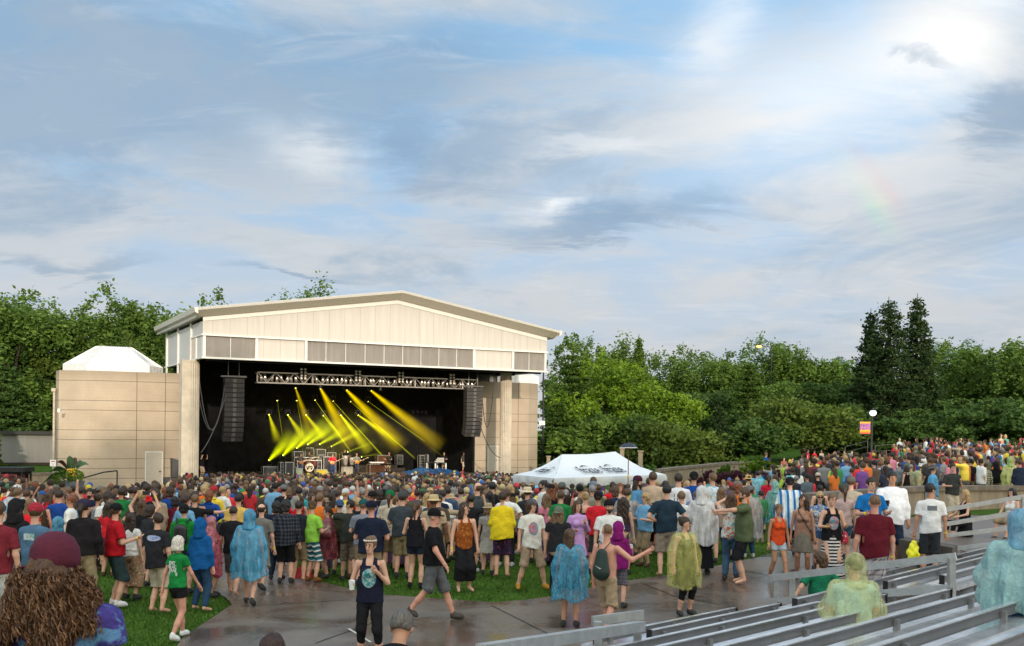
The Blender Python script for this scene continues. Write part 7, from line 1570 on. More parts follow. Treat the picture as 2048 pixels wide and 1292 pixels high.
 (1557, 1008, 20.1, 10, 'woman in bright orange red tank top and tiny denim shorts walking', dict(sex='f', top=('tank', C_((.62, .075, .02))), bot=('minishorts', C_((.36, .42, .48))), hair=('pony', 'ltbrown'), face=True, yaw=-20, skin='tan', wrist=True, leg='stride', barefoot=True)),
 (1606, 989, 20.6, -15, 'woman in dusty pink sleeveless top with a strap across and grey skirt', dict(sex='f', top=('tank', C_((.36, .20, .14))), bot=('skirt', C_((.20, .18, .15))), hair=('long', 'dkbrown'), face=True, yaw=-45, skin='tan')),
 (1640, 984, 21.4, -10, 'woman with glasses in yellow and blue tie-dye top and denim shorts', dict(sex='f', top=('tee', C_((.55, .5, .28), 'tiedye', (.08, .16, .40), (.6, .58, .5))), bot=('minishorts', C_((.04, .08, .16))), hair=('bun', 'blond'), face=True, sunglass=True, pose='cup2')),
 (1664, 987, 19.6, 0, 'woman in black tank top with flag skull print and striped maxi skirt', dict(sex='f', top=('tank', C_((.012, .012, .015), 'print', (.08, .32, .40), (.5, .15, .15))), bot=('longskirt', C_((.60, .58, .55), 'stripes', (.015, .012, .02))), hair=('bun', 'ltbrown'), face=True, yaw=-35, pose='cup2', fat=.3, wrist=True)),
 (1702, 952, 22.4, 165, 'man in faded grey tan t-shirt and grey cap bowing his head', dict(top=('tee', C_((.34, .29, .23))), bot=('shorts', C_((.05, .05, .05))), hair=('short', 'brown'), hat=('cap', C_((.12, .11, .09))))),
 (1688, 967, 21.2, 175, 'woman with brown ponytail in pale pink t-shirt and denim shorts', dict(sex='f', top=('tee', C_((.48, .34, .32))), bot=('minishorts', C_((.06, .12, .20))), hair=('pony', 'brown'), hat=('cap', C_((.06, .07, .06))))),
 (1580, 954, 24.4, 178, 'person wrapped in a blue and white striped blanket with black cap', dict(top=('cape', C_((.58, .58, .55), 'vstripes', (.02, .12, .34), (.30, .45, .55))), bot=('pants', C_(blk)), hair=('short', 'black'), hat=('cap', C_(blk)))),
 (1742, 955, 19.8, 5, 'young man in bright blue v-neck t-shirt drinking from a can', dict(top=('tee', C_((.010, .14, .40))), bot=('shorts', C_(navy)), hair=('short', 'dkbrown'), face=True, pose='cup2', wrist=True)),
 (1784, 943, 20.6, 0, 'stout man in loose white shirt and navy shorts holding a dark cup', dict(top=('shirt', C_((.70, .72, .76))), bot=('shorts', C_((.015, .025, .05))), hair=('short', 'black'), face=True, fat=.8, pose='cup', skin='tan', shoe=(.10, .05, .03))),
 (1750, 989, 16.6, 180, 'man in maroon t-shirt and plaid shorts seen from behind', dict(top=('tee', C_((.10, .010, .018))), bot=('boardshorts', C_((.55, .50, .50), 'plaid', (.14, .10, .12))), hair=('shaved', 'ltbrown'), skin='pink', wrist=True, fat=.3, barefoot=True)),
 (1862, 967, 18.8, 170, 'man in white and grey t-shirt and dark shorts with a yellow bag', dict(top=('tee', C_((.64, .64, .64), 'printback', (.14, .15, .17))), bot=('shorts', C_((.03, .033, .04))), hair=('short', 'black'), yaw=-60, face=True, skin='tan', wrist=True)),
 (1905, 927, 29.0, 8, 'man in charcoal t-shirt and khaki shorts leaning by the curved wall', dict(top=('tee', C_((.04, .042, .04), 'print', (.04, .042, .04))), bot=('shorts', C_((.40, .34, .25))), hair=('short', 'dkbrown'), face=True, pose='chest', fat=.2, yaw=-30)),
 (1866, 929, 29.6, 70, 'person in light blue hooded rain suit and grey hat leaning on the curved wall', dict(top=('jacket', C_((.12, .36, .58))), bot=('pants', C_((.25, .45, .55))), hair=('short', 'brown'), hat=('bucket', C_((.12, .12, .11))), yaw=30)),
 (1515, 942, 40, 178, 'person in long turquoise translucent poncho on the open lawn', dict(top=('poncho', ponch((.10, .50, .66), .75)), bot=('shorts', C_(blk)), hair=('short', 'black'), barefoot=True)),
 (1551, 962, 30, 150, 'person in sea green hooded poncho facing left', dict(sex='f', top=('poncho', ponch((.08, .42, .38), .75)), hair=('short', 'grey'), hood=ponch((.20, .45, .42), .8))),
 (1537, 950, 33, 170, 'woman in red t-shirt between the two ponchos on the lawn', dict(sex='f', top=('tee', C_((.50, .015, .04))), bot=('minishorts', C_((.5, .5, .5))), hair=('pony', 'dkbrown'))),
 (1497, 950, 36, 178, 'woman in bare backed top with purple skirt and straw hat', dict(sex='f', top=('halter', C_((.02, .02, .02))), bot=('longskirt', C_((.10, .02, .09))), hair=('bun', 'brown'), hat=('bucket', C_((.55, .38, .16))))),
 (1940, 917, 38.5, 178, 'man in black t-shirt and black cap standing right behind the curved wall', dict(top=('tee', C_(blk)), hair=('short', 'black'), hat=('cap', C_(blk)), fat=.2)),
 (1971, 926, 37.5, 170, 'man in black and cream checked shirt behind the curved wall', dict(top=('shirt', C_((.02, .025, .015), 'plaid', (.55, .52, .36))), hair=('short', 'dkbrown'))),
 (1992, 923, 38, 170, 'person in black hooded top behind the curved wall', dict(top=('hoodie', C_(blk)), hair=('short', 'black'), hood=C_(blk))),
 (2020, 914, 37.5, 175, 'person in yellow green rain poncho behind the curved wall near the right edge', dict(sex='f', top=('poncho', ponch((.50, .55, .16), .8)), hair=('short', 'ltbrown'), hood=ponch((.35, .50, .14), .85))),
 (2040, 920, 36.5, 182, 'man in dark navy jacket cut by the right edge behind the wall', dict(top=('jacket', C_((.02, .028, .05))), hair=('short', 'brown'), fat=.3)),
 (1842, 927, 36.5, 175, 'person in yellow and turquoise poncho with white hat behind the wall', dict(top=('poncho', ponch((.55, .58, .30), .75)), hair=('short', 'brown'), hat=('bucket', C_((.66, .64, .58))))),
 (1822, 929, 37.5, 150, 'grey haired man in pale olive t-shirt behind the wall', dict(top=('tee', C_((.28, .29, .18))), hair=('short', 'grey'), yaw=-20)),
 (1799, 935, 38.5, 178, 'man in plain light grey t-shirt behind the curved wall', dict(top=('tee', C_((.24, .25, .27))), hair=('short', 'brown'))),
 (1813, 942, 35, -150, 'woman in black sleeveless dress behind the curved wall', dict(sex='f', top=('dress', C_(blk)), bot=None, hair=('bob', 'dkbrown'))),
 (1714, 930, 37.5, 178, 'man in slate blue hooded rain jacket at the left end of the raised lawn', dict(top=('jacket', C_((.035, .07, .20))), hair=('short', 'brown'))),
 (1735, 938, 38, 175, 'man in dark navy shirt right of the slate blue rain jacket', dict(top=('tee', C_((.015, .025, .06))), hair=('short', 'dkbrown'))),
 (1636, 945, 33.5, 178, 'man in black t-shirt and white cap standing on the lawn', dict(top=('tee', C_(blk)), hair=('short', 'brown'), hat=('cap', C_((.50, .45, .36))))),
 (1585, 938, 41, 180, 'man in olive green t-shirt with his arm round a friend', dict(top=('tee', C_((.09, .11, .05))), hair=('short', 'brown'), pose='lean')),
 (1532, 905, 62, 110, 'person in blue shirt and beige trousers standing beside the bright shrub', dict(top=('tee', C_((.02, .07, .30))), bot=('pants', C_((.48, .40, .30))), hair=('short', 'ltbrown'))),
 (1568, 914, 84, 0, 'seated person in red patterned clothes on the back terrace', dict(leg='sit', pose='sitrest', top=('tee', C_((.30, .06, .06), 'floral', (.2, .15, .1))), bot=('pants', C_((.5, .12, .12))), drop=1)),
 (1585, 915, 84, 0, 'seated person in green t-shirt on the back terrace', dict(leg='sit', pose='sitrest', sex='f', top=('tee', C_((.05, .30, .14))), bot=('skirt', C_((.3, .28, .2))), drop=1)),
 (1616, 899, 86, 60, 'man in faded red shirt and black trousers on the back terrace', dict(top=('tee', C_((.45, .04, .08))), bot=('pants', C_(blk)))),
 (1629, 907, 84, 200, 'person in bright red hooded jacket on the back terrace', dict(top=('hoodie', C_((.50, .015, .02))), bot=('shorts', C_((.3, .2, .15))))),
 (1643, 900, 85, -30, 'person in white tank top and dark trousers on the back terrace', dict(sex='f', top=('tank', C_((.6, .55, .5))), bot=('pants', C_((.03, .03, .035))), hair=('long', 'brown'))),
 (1671, 908, 83, 0, 'person in black photographing from the back terrace', dict(top=('tee', C_(blk)), pose='phone', hair=('long', 'black'))),
 (1689, 901, 84, -60, 'person in olive top and jeans on the back terrace', dict(sex='f', top=('tee', C_((.20, .26, .08))), bot=('jeans', C_((.05, .12, .25))), pose='cup2')),
 (1704, 903, 85, -60, 'blond person in black at the right end of the back terrace', dict(top=('tee', C_(blk)), hair=('short', 'blond'), bot=('pants', C_(blk)))),
 (1874, 873, 85, -90, 'man in black t-shirt and khaki trousers standing alone above the raised lawn', dict(top=('tee', C_(blk)), bot=('pants', C_((.42, .33, .22))), hair=('short', 'black'))),
 (1799, 876, 80, 20, 'man in pale t-shirt with arms folded, highest of his group', dict(top=('tee', C_((.38, .42, .44))), pose='crossed', bot=('shorts', C_((.2, .25, .25))), hair=('shaved', 'grey'))),
 (1963, 886, 70, -100, 'man in red polo shirt on the raised lawn', dict(top=('polo', C_((.50, .02, .03))), bot=('shorts', C_(khaki)), hair=('short', 'ltbrown'), pose='cup2')),
 (2002, 868, 78, 10, 'bare shouldered person standing beside a friend in green on the raised lawn', dict(sex='f', top=('halter', C_((.3, .12, .12))), hair=('short', 'ltbrown'))),
 (2011, 869, 78, -10, 'person in green top beside a bare shouldered friend on the raised lawn', dict(sex='f', top=('tee', C_((.10, .28, .22))), hair=('bob', 'blond'))),
 (172, 972, 38, 175, 'person in dark top standing on the steps of the left wing, leftmost', dict(top=('sweater', C_((.03, .04, .04))), hair=('short', 'dkbrown'))),
 (205, 974, 37, 170, 'person in dark green top standing before the left wing steps', dict(top=('sweater', C_((.02, .035, .035))), bot=('jeans', C_(navy)), hair=('short', 'dkbrown'))),
 (240, 977, 36, 160, 'man in navy shirt standing before the pale door wall', dict(top=('tee', C_(navy)), hair=('short', 'black'), fat=.3)),
 (80, 977, 36, 150, 'woman in black jacket with dark hair in front of the retaining wall', dict(sex='f', top=('jacket', C_(blk)), hair=('bob', 'black'))),
 (118, 981, 35.5, 200, 'balding man in black jacket in front of the planter', dict(top=('jacket', C_(blk)), hair=('ring', 'brown'))),
 (30, 969, 38, 60, 'woman with long brown hair in navy top beside the black shelter', dict(sex='f', top=('sweater', C_((.02, .02, .06))), hair=('long', 'ltbrown'))),
 (1187, 947, 30, 178, 'very tall man with curly brown hair in front of the tent', dict(top=('tee', C_((.02, .06, .20))), hair=('short', 'brown'), beard=True)),
 (1086, 961, 27, -70, 'man with topknot and beard in white t-shirt facing left', dict(top=('tee', C_(white)), hair=('bun', 'black'), beard=True, face=True)),
 (1124, 964, 25.5, 178, 'man in dark brown t-shirt and grey green cap under the tent edge', dict(top=('tee', C_((.03, .02, .018))), hair=('short', 'brown'), hat=('cap', C_((.10, .12, .11))), fat=.3)),
 (1102, 968, 25, 178, 'woman in black t-shirt with red hair and black cap', dict(sex='f', top=('tee', C_(blk)), hair=('long', 'red'), hat=('cap', C_(blk)))),
 (1186, 962, 26.5, 60, 'man in deep blue shirt wearing a grey cap backwards', dict(top=('sweater', C_((.01, .05, .20))), hair=('short', 'dkbrown'), hat=('capback', C_((.16, .20, .24))), face=True)),
 (1160, 968, 24, 178, 'woman in white sleeveless top with black updo', dict(sex='f', top=('tank', C_(white)), hair=('bun', 'black'), skin='tan')),
 (1230, 972, 23.6, 178, 'man in navy dotted shirt behind the grinning man', dict(top=('shirt', C_((.012, .03, .07), 'dots', (.3, .36, .42))), hair=('shaggy', 'brown'))),
 (1240, 966, 26, 10, 'woman with reddish hair peeking over the dotted shirt', dict(sex='f', top=('tank', C_((.35, .3, .3))), hair=('long', 'red'), face=True)),
 (1020, 968, 27, 180, 'blond woman in yellow raincoat behind the bright yellow jacket', dict(sex='f', top=('jacket', C_((.60, .52, .10))), hair=('long', 'blond'))),
 (985, 964, 25.5, 178, 'man in black t-shirt with dark hair right of the grey polo', dict(top=('tee', C_(blk)), hair=('short', 'black'), fat=.3)),
 (976, 1006, 21.5, 170, 'child in beige hat between the grey polo and the yellow jacket', dict(sex='f', top=('tee', C_((.28, .26, .24))), bot=('skirt', C_((.35, .33, .30))), hair=('bob', 'ltbrown'), hat=('bucket', C_((.36, .28, .18))))),
 (895, 973, 25, 178, 'man in blue grey t-shirt with flat dark hair', dict(top=('tee', C_((.05, .08, .14))), hair=('short', 'dkbrown'))),
 (1299, 955, 27, 178, 'man with short brown hair left of the tan t-shirt', dict(top=('tee', C_((.03, .035, .03))), hair=('short', 'brown'))),
 (860, 975, 27, 178, 'person in flowered knit hat and orange top', dict(sex='f', top=('tee', C_((.50, .10, .02))), hair=('bob', 'ltbrown'), hat=('bandana', C_((.45, .30, .16), 'floral', (.6, .5, .3))))),
 (1640, 970, 26.5, 178, 'man with black hair in dark sleeveless top with a fair haired friend', dict(top=('tank', C_((.02, .03, .03))), hair=('short', 'black')))]
short_ok = ('child', 'small')
HP = {}
for (u, vh, Y, hd, lab, kw) in hero:
    kw = dict(kw); dr = kw.pop('drop', 0); res = RSH if Y < 24.5 else (.019 if Y < 45 else .026)
    if kw.get('leg') == 'sit':
        q = P(u, vh, Y); t, J = person((q.x, q.y, q.z - 1.76), hd, lab, h=1.72, res=.024, **kw); NP.append((q.x, q.y))
    else: t, J = place(u, vh, Y, hd, lab, res=res, hmin=1.25 if any(k in lab for k in short_ok) else 1.5, **kw)
    HP[lab[:24]] = (t, J)
def hp(k):
    for a in HP:
        if a.startswith(k[:24]): return HP[a]
    raise KeyError(k)
# --- things held or worn, with lettering
M_cup = mat('cup_white', (.70, .70, .70), .4, var=.03); M_nylon = mat('bag_green', (.010, .028, .020), .5); M_blkp = mat('black_plastic', (.015, .015, .017), .35, var=0)
def world_pt(t, p): return Vector(t.location) + Matrix.Rotation(t.rotation_euler.z, 3, 'Z') @ Vector(p) * t.scale[0]
def cup(key, label, side='R', m=None, r=.042, hgt=.12, cat='cup', name='cup', up=True, off=(0, 0, 0)):
    t, J = hp(key); p = Vector(J['wr' + side]) + Vector(J['hd' + side]) * .11 + Vector(off); q = world_pt(t, p); mb = MB(); mb.lathe([(r * .75, -hgt / 2), (r, hgt / 2), (r * .9, hgt / 2 - .004)], q, 14)
    return tag(mb.build(name, m or M_cup, None), label, cat)
cup('young woman in navy printed', 'white plastic cup held by the woman with flower crown', 'R')
cup('young man in bright blue', 'red and white can held by the man in the blue v-neck', 'R', mat('can_red', (.5, .1, .08), .3), .034)
cup('stout man in loose white', 'dark cup held by the stout man in white shirt', 'R', M_blkp)
cup('woman with low ponytail', 'white cup held by the woman in black tank top with ponytail', 'R', None, .036)
cup('young man in lime', 'clear cup held by the young man in lime green', 'R', mat('clear_cup', (.6, .6, .6), .1, alpha=.5, var=0))
cup('small person in magenta', 'white foam cup held beside the magenta jacket', 'R', None, .036)
def handheld(key, label, side='R', size=(.075, .012, .15)):
    t, J = hp(key); p = (Vector(J['wrL']) + Vector(J['wrR'])) / 2 + (Vector(J['hdL']) + Vector(J['hdR'])) * .05; q = world_pt(t, p); mb = MB(); mb.box(q, (.15, .03, .08), t.rotation_euler.z); return tag(mb.build('phone', M_blkp, None), label, 'phone')
handheld('person in black raising', 'black phone held up by the person raising both arms'); handheld('bearded long haired man', 'dark phone held by the bearded man in blue t-shirt')
# flower crown
t, J = hp('young woman in navy printed'); mb = MB()
for i in range(11): a = math.radians(-150 + i * 12 * 1 + 0); a = math.pi * (1.0 + (i - .5) / 10.0); mb.ball((.084 * math.cos(a), -.015 + .100 * math.sin(a) * 1.0, HZ + .075), (.012, .009, .012), 7, 5)
o = mb.build('flower_crown', mat('flower_white', (.70, .62, .55), .7), None, local=True); o.parent = t
# lettering on the green shirt
t, J = hp('white haired woman'); 
Mt = C_((.62, .66, .62))
for i, (s_, sz) in enumerate((('EAT', .080), ('BLAC', .075), ('FRAS', .075), ('DUDE', .075))):
    text_part(s_, sz, Mt, t, frame_mat((.0, .128 - .006 * i, 1.305 - i * .062), (-1, 0, 0), (0, 0.02, 1)), depth=.003, bold=.003)
# backpacks and bags
t, J = hp('man in green hooded'); bp = thing('backpack', 'black backpack worn over the green hooded top', 'backpack', t.location, t.rotation_euler.z); bp.scale = t.scale
def soft(prims, h, k=.03, cut=None, mod=None): V, Q = mesh_sdf(prims, h, k, cut, mod); return V, Q
put('bag_body', *soft([cap((0, .20, 1.28), (0, .21, 1.08), .12, .13, (1.1, .6, 1))], .014), M_blkp, bp)
mb = MB()
for sx in (-1, 1): mb.tube([(.10 * sx, .14, 1.40), (.13 * sx, .03, 1.49), (.14 * sx, -.10, 1.38), (.13 * sx, -.12, 1.2)], .02, 6, flat=.4); mb.build('strap', M_blkp, bp, local=True); mb = MB()
t, J = hp('bald shirtless man'); bp = thing('drawstring_bag', 'dark green drawstring bag with white tick mark on the shirtless man', 'bag', t.location, t.rotation_euler.z); bp.scale = t.scale
put('bag_body', *soft([cap((-.03, .17, 1.30), (-.03, .19, 1.03), .085, .135, (1.15, .6, 1))], .014), M_nylon, bp)
for sx in (-1, 1): mb = MB(); mb.tube([(.06 * sx, .15, 1.38), (.11 * sx, .05, 1.485), (.12 * sx, -.09, 1.40), (.15 * sx, -.04, 1.15), (.10 * sx, .13, 1.0)], .009, 5); mb.build('strap', M_blkp, bp, local=True)
mb = MB(); mb.add([(-.10, .285, 1.10), (-.075, .285, 1.085), (.03, .285, 1.14), (-.07, .285, 1.105)], [(0, 1, 2, 3)]); mb.build('tick_mark', Mt, bp, local=True)
t, J = hp('woman in white plastic'); bp = thing('handbag', 'black leather handbag hanging at the hip of the woman in white cape', 'handbag', t.location, t.rotation_euler.z); bp.scale = t.scale
put('bag_body', *soft([cap((.26, .06, 1.03), (.26, .06, .93), .10, .12, (1.0, .6, 1))], .016), M_blkp, bp); mb = MB(); mb.tube([(.24, -.02, 1.08), (.20, .0, 1.30), (.16, .02, 1.46), (.21, .07, 1.30), (.26, .10, 1.08)], .010, 5); mb.build('strap', M_blkp, bp, local=True)
t, J = hp('woman in dusty pink'); bp = thing('shoulder_bag', 'brown cross body bag of the woman in dusty pink top', 'bag', t.location, t.rotation_euler.z); bp.scale = t.scale
mb = MB(); mb.tube([(-.09, -.10, 1.41), (0, -.155, 1.25), (.14, -.11, 1.02), (.18, .02, .95)], .010, 5); mb.tube([(-.09, -.10, 1.41), (-.10, .03, 1.47), (.05, .14, 1.25), (.18, .02, .95)], .010, 5); mb.build('strap', M_blkp, bp, local=True); put('bag_body', *soft([cap((.20, .02, .95), (.20, .03, .85), .06, .08, (.8, 1, 1))], .014), mat('leather', (.12, .06, .03), .5), bp)
t, J = hp('woman in black tank top with flag'); bp = thing('shoulder_bag', 'red and white patterned bag of the woman in striped skirt', 'bag', t.location, t.rotation_euler.z); bp.scale = t.scale
mb = MB(); mb.tube([(.10, .0, 1.48), (.17, -.06, 1.25), (.24, .02, .98)], .009, 5); mb.tube([(.10, .0, 1.48), (.18, .09, 1.2), (.26, .08, .98)], .009, 5); mb.build('strap', cloth((.5, .36, .22)), bp, local=True); put('bag_body', *soft([cap((.26, .05, .94), (.26, .05, .84), .08, .09, (.8, 1.1, 1))], .014), cloth((.45, .04, .07), 'floral', (.65, .6, .55)), bp)
t, J = hp('man in white and grey'); q = world_pt(t, (-.24, -.08, .62)); mb = MB(); V, Q = mesh_sdf([cap((0, 0, .10), (0, 0, -.08), .07, .13, (1, .55, 1))], .016, .02, None, lambda F_, Pn: F_ + .012 * np.sin(Pn[..., 0] * 45) * np.sin(Pn[..., 2] * 38)); o = put('yellow_bag', V, Q, mat('yellow_plastic', (.72, .68, .02), .35), None); o.location = world_pt(t, (.30, .02, .55)); tag(o, 'bright yellow plastic bag held by the man in white and grey t-shirt', 'bag')
# --- seated people, foreground people, band
def seated(u, vh, Y, hd, lab, h=1.72, res=.0155, **kw):
    q = P(u, vh, Y); return person((q.x, q.y, q.z - (1.775 if kw.get('hood') or kw.get('hat') else 1.755) * h / 1.75), hd, lab, h=h, leg='sit', res=res, **kw)
seated(1640, 1104, 16.4, 190, 'bearded man in green t-shirt lounging on the second farthest bench', top=('tee', C_((.012, .15, .075))), bot=('pants', C_((.12, .09, .07))), hair=('shaggy', 'brown'), beard=True, pose='lean', yaw=45)
seated(1708, 1106, 10.9, 170, 'person seated on the bleachers in pale yellow translucent hooded poncho', top=('sitponcho', ponch((.66, .68, .30), .5)), under=('tee', C_((.35, .60, .55))), bot=('pants', C_((.3, .3, .25))), hair=('short', 'dkbrown'), hood=ponch((.66, .68, .26), .42), pose='sitrest', yaw=30, res=.0145)
seated(2040, 1019, 9.3, 170, 'person seated on the nearest bleachers in blue and yellow hooded poncho at the right edge', top=('sitponcho', ponch((.30, .52, .50), .8)), under=('tee', C_((.05, .15, .35))), bot=('pants', ponch((.02, .20, .42), .95)), hair=('short', 'dkbrown'), hood=ponch((.14, .36, .52), .88), pose='sitrest', res=.0145, fat=.4)
seated(1931, 979, 25.5, -80, 'blond woman in black dress sitting in front of the curved wall', sex='f', top=('dress', C_(blk)), bot=('capri', C_(blk)), hair=('long', 'blond'), face=True, pose='sitrest', wrist=True, res=.019)
seated(2024, 976, 25.5, -60, 'dark haired woman in white top sitting in front of the curved wall', sex='f', top=('tank', C_(white)), bot=('shorts', C_(khaki)), hair=('long', 'black'), face=True, pose='sitrest', res=.019)
def head_at(u, v, Y, hd, lab, h=1.75, **kw): q = P(u, v, Y); return person((q.x, q.y, q.z - 1.757 * h / 1.75), hd, lab, h=h, **kw)
gm, _ = head_at(765, 1206, 7.2, 172, 'grey haired man in black t-shirt at the bottom edge of the photo', res=.013, top=('tee', C_((.010, .010, .011))), hair=('short', (.10, .09, .08)), fat=.9, skin='tan')
gm.rotation_euler.x = math.radians(38); gm.location.y -= 1.0; gm.location.z += .30
head_at(545, 1266, 7.4, 178, 'dark brown haired head just showing at the bottom edge', res=.013, sex='f', top=('tee', C_((.05, .05, .06))), hair=('bob', (.035, .016, .012)))
head_at(-58, 1120, 5.4, 175, 'person in red jacket whose shoulder shows at the left edge near the curly hair', res=.016, top=('jacket', C_((.38, .01, .03))), hair=('short', 'brown'), fat=.5)
ct, cJ = head_at(108, 1093, 4.7, 178, 'woman with a huge mass of curly brown hair, maroon cap and purple blue tie-dye shirt', res=.013, sex='f', top=('bigtee', C_((.035, .04, .17), 'tiedye', (.06, .045, .22), (.10, .22, .40))), hair=None, fat=.7)
CU = hairm((.075, .036, .018)); CU2 = hairm((.16, .08, .04))
V, Q = mesh_sdf([ell((0, .02, HZ + .03), (.095, .105, .10)), cap((.05, .06, HZ - .06), (.085, .12, 1.24), .105, .09), cap((-.05, .06, HZ - .06), (-.10, .12, 1.24), .105, .10), cap((.14, .02, HZ - .10), (.19, .06, 1.34), .05, .055), cap((-.14, .02, HZ - .10), (-.20, .06, 1.32), .06, .06)], .013, .05, lambda Pn: np.where((Pn[..., 2] > HZ - .12) & (np.abs(Pn[..., 0]) < .075), -(Pn[..., 1] + .05), np.where((Pn[..., 0] < -.15) & (Pn[..., 2] < 1.40), 1., np.where((Pn[..., 0] > .02) & (Pn[..., 0] < .13) & (Pn[..., 2] < 1.37), 1., -1.))),
    lambda F_, Pn: F_ + .012 * np.sin(Pn[..., 0] * 70 + 3 * np.sin(Pn[..., 2] * 38)) * np.sin(Pn[..., 2] * 60 + Pn[..., 1] * 40)); put('hair', V, Q, CU, ct)
mb = MB(); rr = random.Random(4); Vh_ = V[V[:, 2] < HZ + .02]
for i in range(4600):
    v = Vh_[rr.randrange(len(Vh_))]; o_ = Vector((v[0], v[1] - .05, 0)).normalized() * rr.uniform(-.002, .022); x, y, z = v[0] + o_.x, v[1] + o_.y, v[2] + .03; ph = rr.uniform(0, 6); r_ = rr.uniform(.005, .010); pts_ = []
    if v[1] < -.06 and abs(v[0]) < .09 or (z < 1.44 and (x < -.15 or .02 < x < .12)): continue
    dxx, dyy = rr.uniform(-.003, .003), rr.uniform(-.002, .003)
    for k in range(8): pts_.append((x + r_ * math.cos(ph + k * 1.3) + dxx * k, y + r_ * math.sin(ph + k * 1.3) + dyy * k, z - k * rr.uniform(.009, .015)))
    mb.m = i % 2; mb.tube(pts_, [.0025, .0036, .004, .004, .0036, .003, .0025, .001], 3, caps=False)
mb.build('curls', [CU, CU2], ct, local=True)
for o in ct.children:
    if o.name.startswith('shirt'): o.scale = (1.32, 1.05, 1); o.location.z = .05
m = hat_mesh('capback'); o = link('cap', mesh_np('cap', np.array(m.V) * np.array((1.06, 1.06, 1.35)) - np.array((0, 0, HZ * .35 - .0)), m.F, mat('maroon_felt', (.085, .008, .025), .85, var=.2, bump=.3, bscale=60), smooth=True), ct); o.matrix_local = Matrix.Translation((0, 0, 0)) @ Matrix.Rotation(math.radians(-98), 4, 'Z')
# --- band and crew
def onstage(u, l, hd, lab, z0=0.0, **kw): c = stp(u, l); return person(c + Vector((0, 0, z0)), hd + math.degrees(math.atan2(e3.y, e3.x)), lab, res=.03, h=1.76, **kw)
def guitar(t, J, label, col, long_=1.0):
    g = thing('guitar', label, 'guitar', t.location, t.rotation_euler.z); mb = MB(); mb.ball((-.05, -.22, 1.02), (.20, .045, .15), 14, 8); mb.build('body', col, g, local=True); mb = MB(); mb.beam((.1, -.23, 1.08), (.72 * long_, -.27, 1.36), .05, .03); mb.box((.76 * long_, -.27, 1.38), (.14, .03, .08)); mb.build('neck', mat('guitar_neck', (.45, .33, .2), .4), g, local=True)
r_ = onstage(601, 5.2, 10, 'bass player in dark shirt left of the drum kit', pose='guitar', top=('tee', C_((.05, .04, .04))), bot=('jeans', C_((.05, .07, .14))), hair=('long', 'brown'), face=True); guitar(*r_, 'brown bass guitar held by the bass player', mat('guitar_brown', (.30, .12, .04), .3), 1.2)
r_ = onstage(665, 4.6, -10, 'guitarist in red t-shirt and jeans on stage', pose='guitar', top=('tee', C_((.55, .015, .03))), bot=('jeans', C_((.03, .06, .15))), hair=('short', 'brown'), face=True); guitar(*r_, 'tan electric guitar held by the guitarist in red', mat('guitar_tan', (.50, .25, .10), .3))
r_ = onstage(713, 5.4, 10, 'guitarist in grey shirt with bright orange guitar on stage', pose='guitar', top=('tee', C_((.20, .22, .18))), bot=('jeans', C_((.04, .05, .08))), hair=('short', 'ltbrown'), face=True); guitar(*r_, 'bright orange electric guitar', mat('guitar_orange', (.70, .28, .02), .3), 1.15)
onstage(618, 9.2, 0, 'drummer behind the white bass drum', z0=.05, pose='drum', top=('tee', C_((.04, .03, .03))), hair=('short', 'brown'), face=True)
onstage(689, 8.2, 20, 'percussionist in black behind the cymbals', z0=.25, pose='drum', top=('tee', C_(blk)), hair=('long', 'brown'), face=True)
onstage(778, 6.8, -50, 'keyboard player in black behind the organ', pose='drum', top=('tee', C_((.03, .03, .03))), hair=('short', 'ltbrown'), face=True)
onstage(888, 7.6, -40, 'crew member lit amber at the silver cases on stage', pose='cup2', top=('tee', C_(blk)), hair=('short', 'brown'))
onstage(927.5, 7.6, 0, 'crew member in dark shirt and beige shorts standing at the right of the stage', pose='relax', top=('tee', C_((.06, .06, .055))), bot=('shorts', C_((.50, .42, .32))), face=True, hair=('short', 'brown'))
onstage(403, 3.4, 30, 'photographer in black shirt and tan shorts at the left of the stage', pose='phone', top=('tee', C_(blk)), bot=('shorts', C_((.40, .28, .2))), hair=('short', 'brown'))
# ================================================================ THE CROWD
# separate people of the middle distance, then the packed far crowd as one mass
cols = [('white', (.70, .69, .66), 12), ('black', (.014, .014, .016), 9), ('navy', (.014, .02, .045), 5), ('grey', (.20, .20, .20), 6), ('red', (.56, .02, .03), 9), ('royal blue', (.015, .06, .26), 4), ('sky blue', (.16, .36, .55), 4),
        ('green', (.02, .18, .05), 3), ('olive', (.09, .10, .05), 4), ('brown', (.07, .045, .03), 4), ('orange', (.68, .16, .02), 4), ('yellow', (.74, .54, .06), 5), ('lime', (.36, .55, .05), 1.5), ('pink', (.55, .18, .25), 2), ('purple', (.12, .04, .20), 2), ('turquoise', (.05, .32, .34), 2), ('tan', (.40, .30, .20), 4), ('maroon', (.14, .015, .03), 4), ('slate', (.06, .08, .10), 4)]
def wpick(r, L_): 
    s = sum(x[-1] for x in L_); k = r.uniform(0, s)
    for x in L_:
        k -= x[-1]
        if k <= 0: return x
    return L_[-1]
hcol = [('black hair', 'black', 3), ('dark brown hair', 'dkbrown', 8), ('brown hair', 'brown', 8), ('light brown hair', 'ltbrown', 4), ('blond hair', 'blond', 3), ('grey hair', 'grey', 1.2), ('red hair', 'red', 1)]
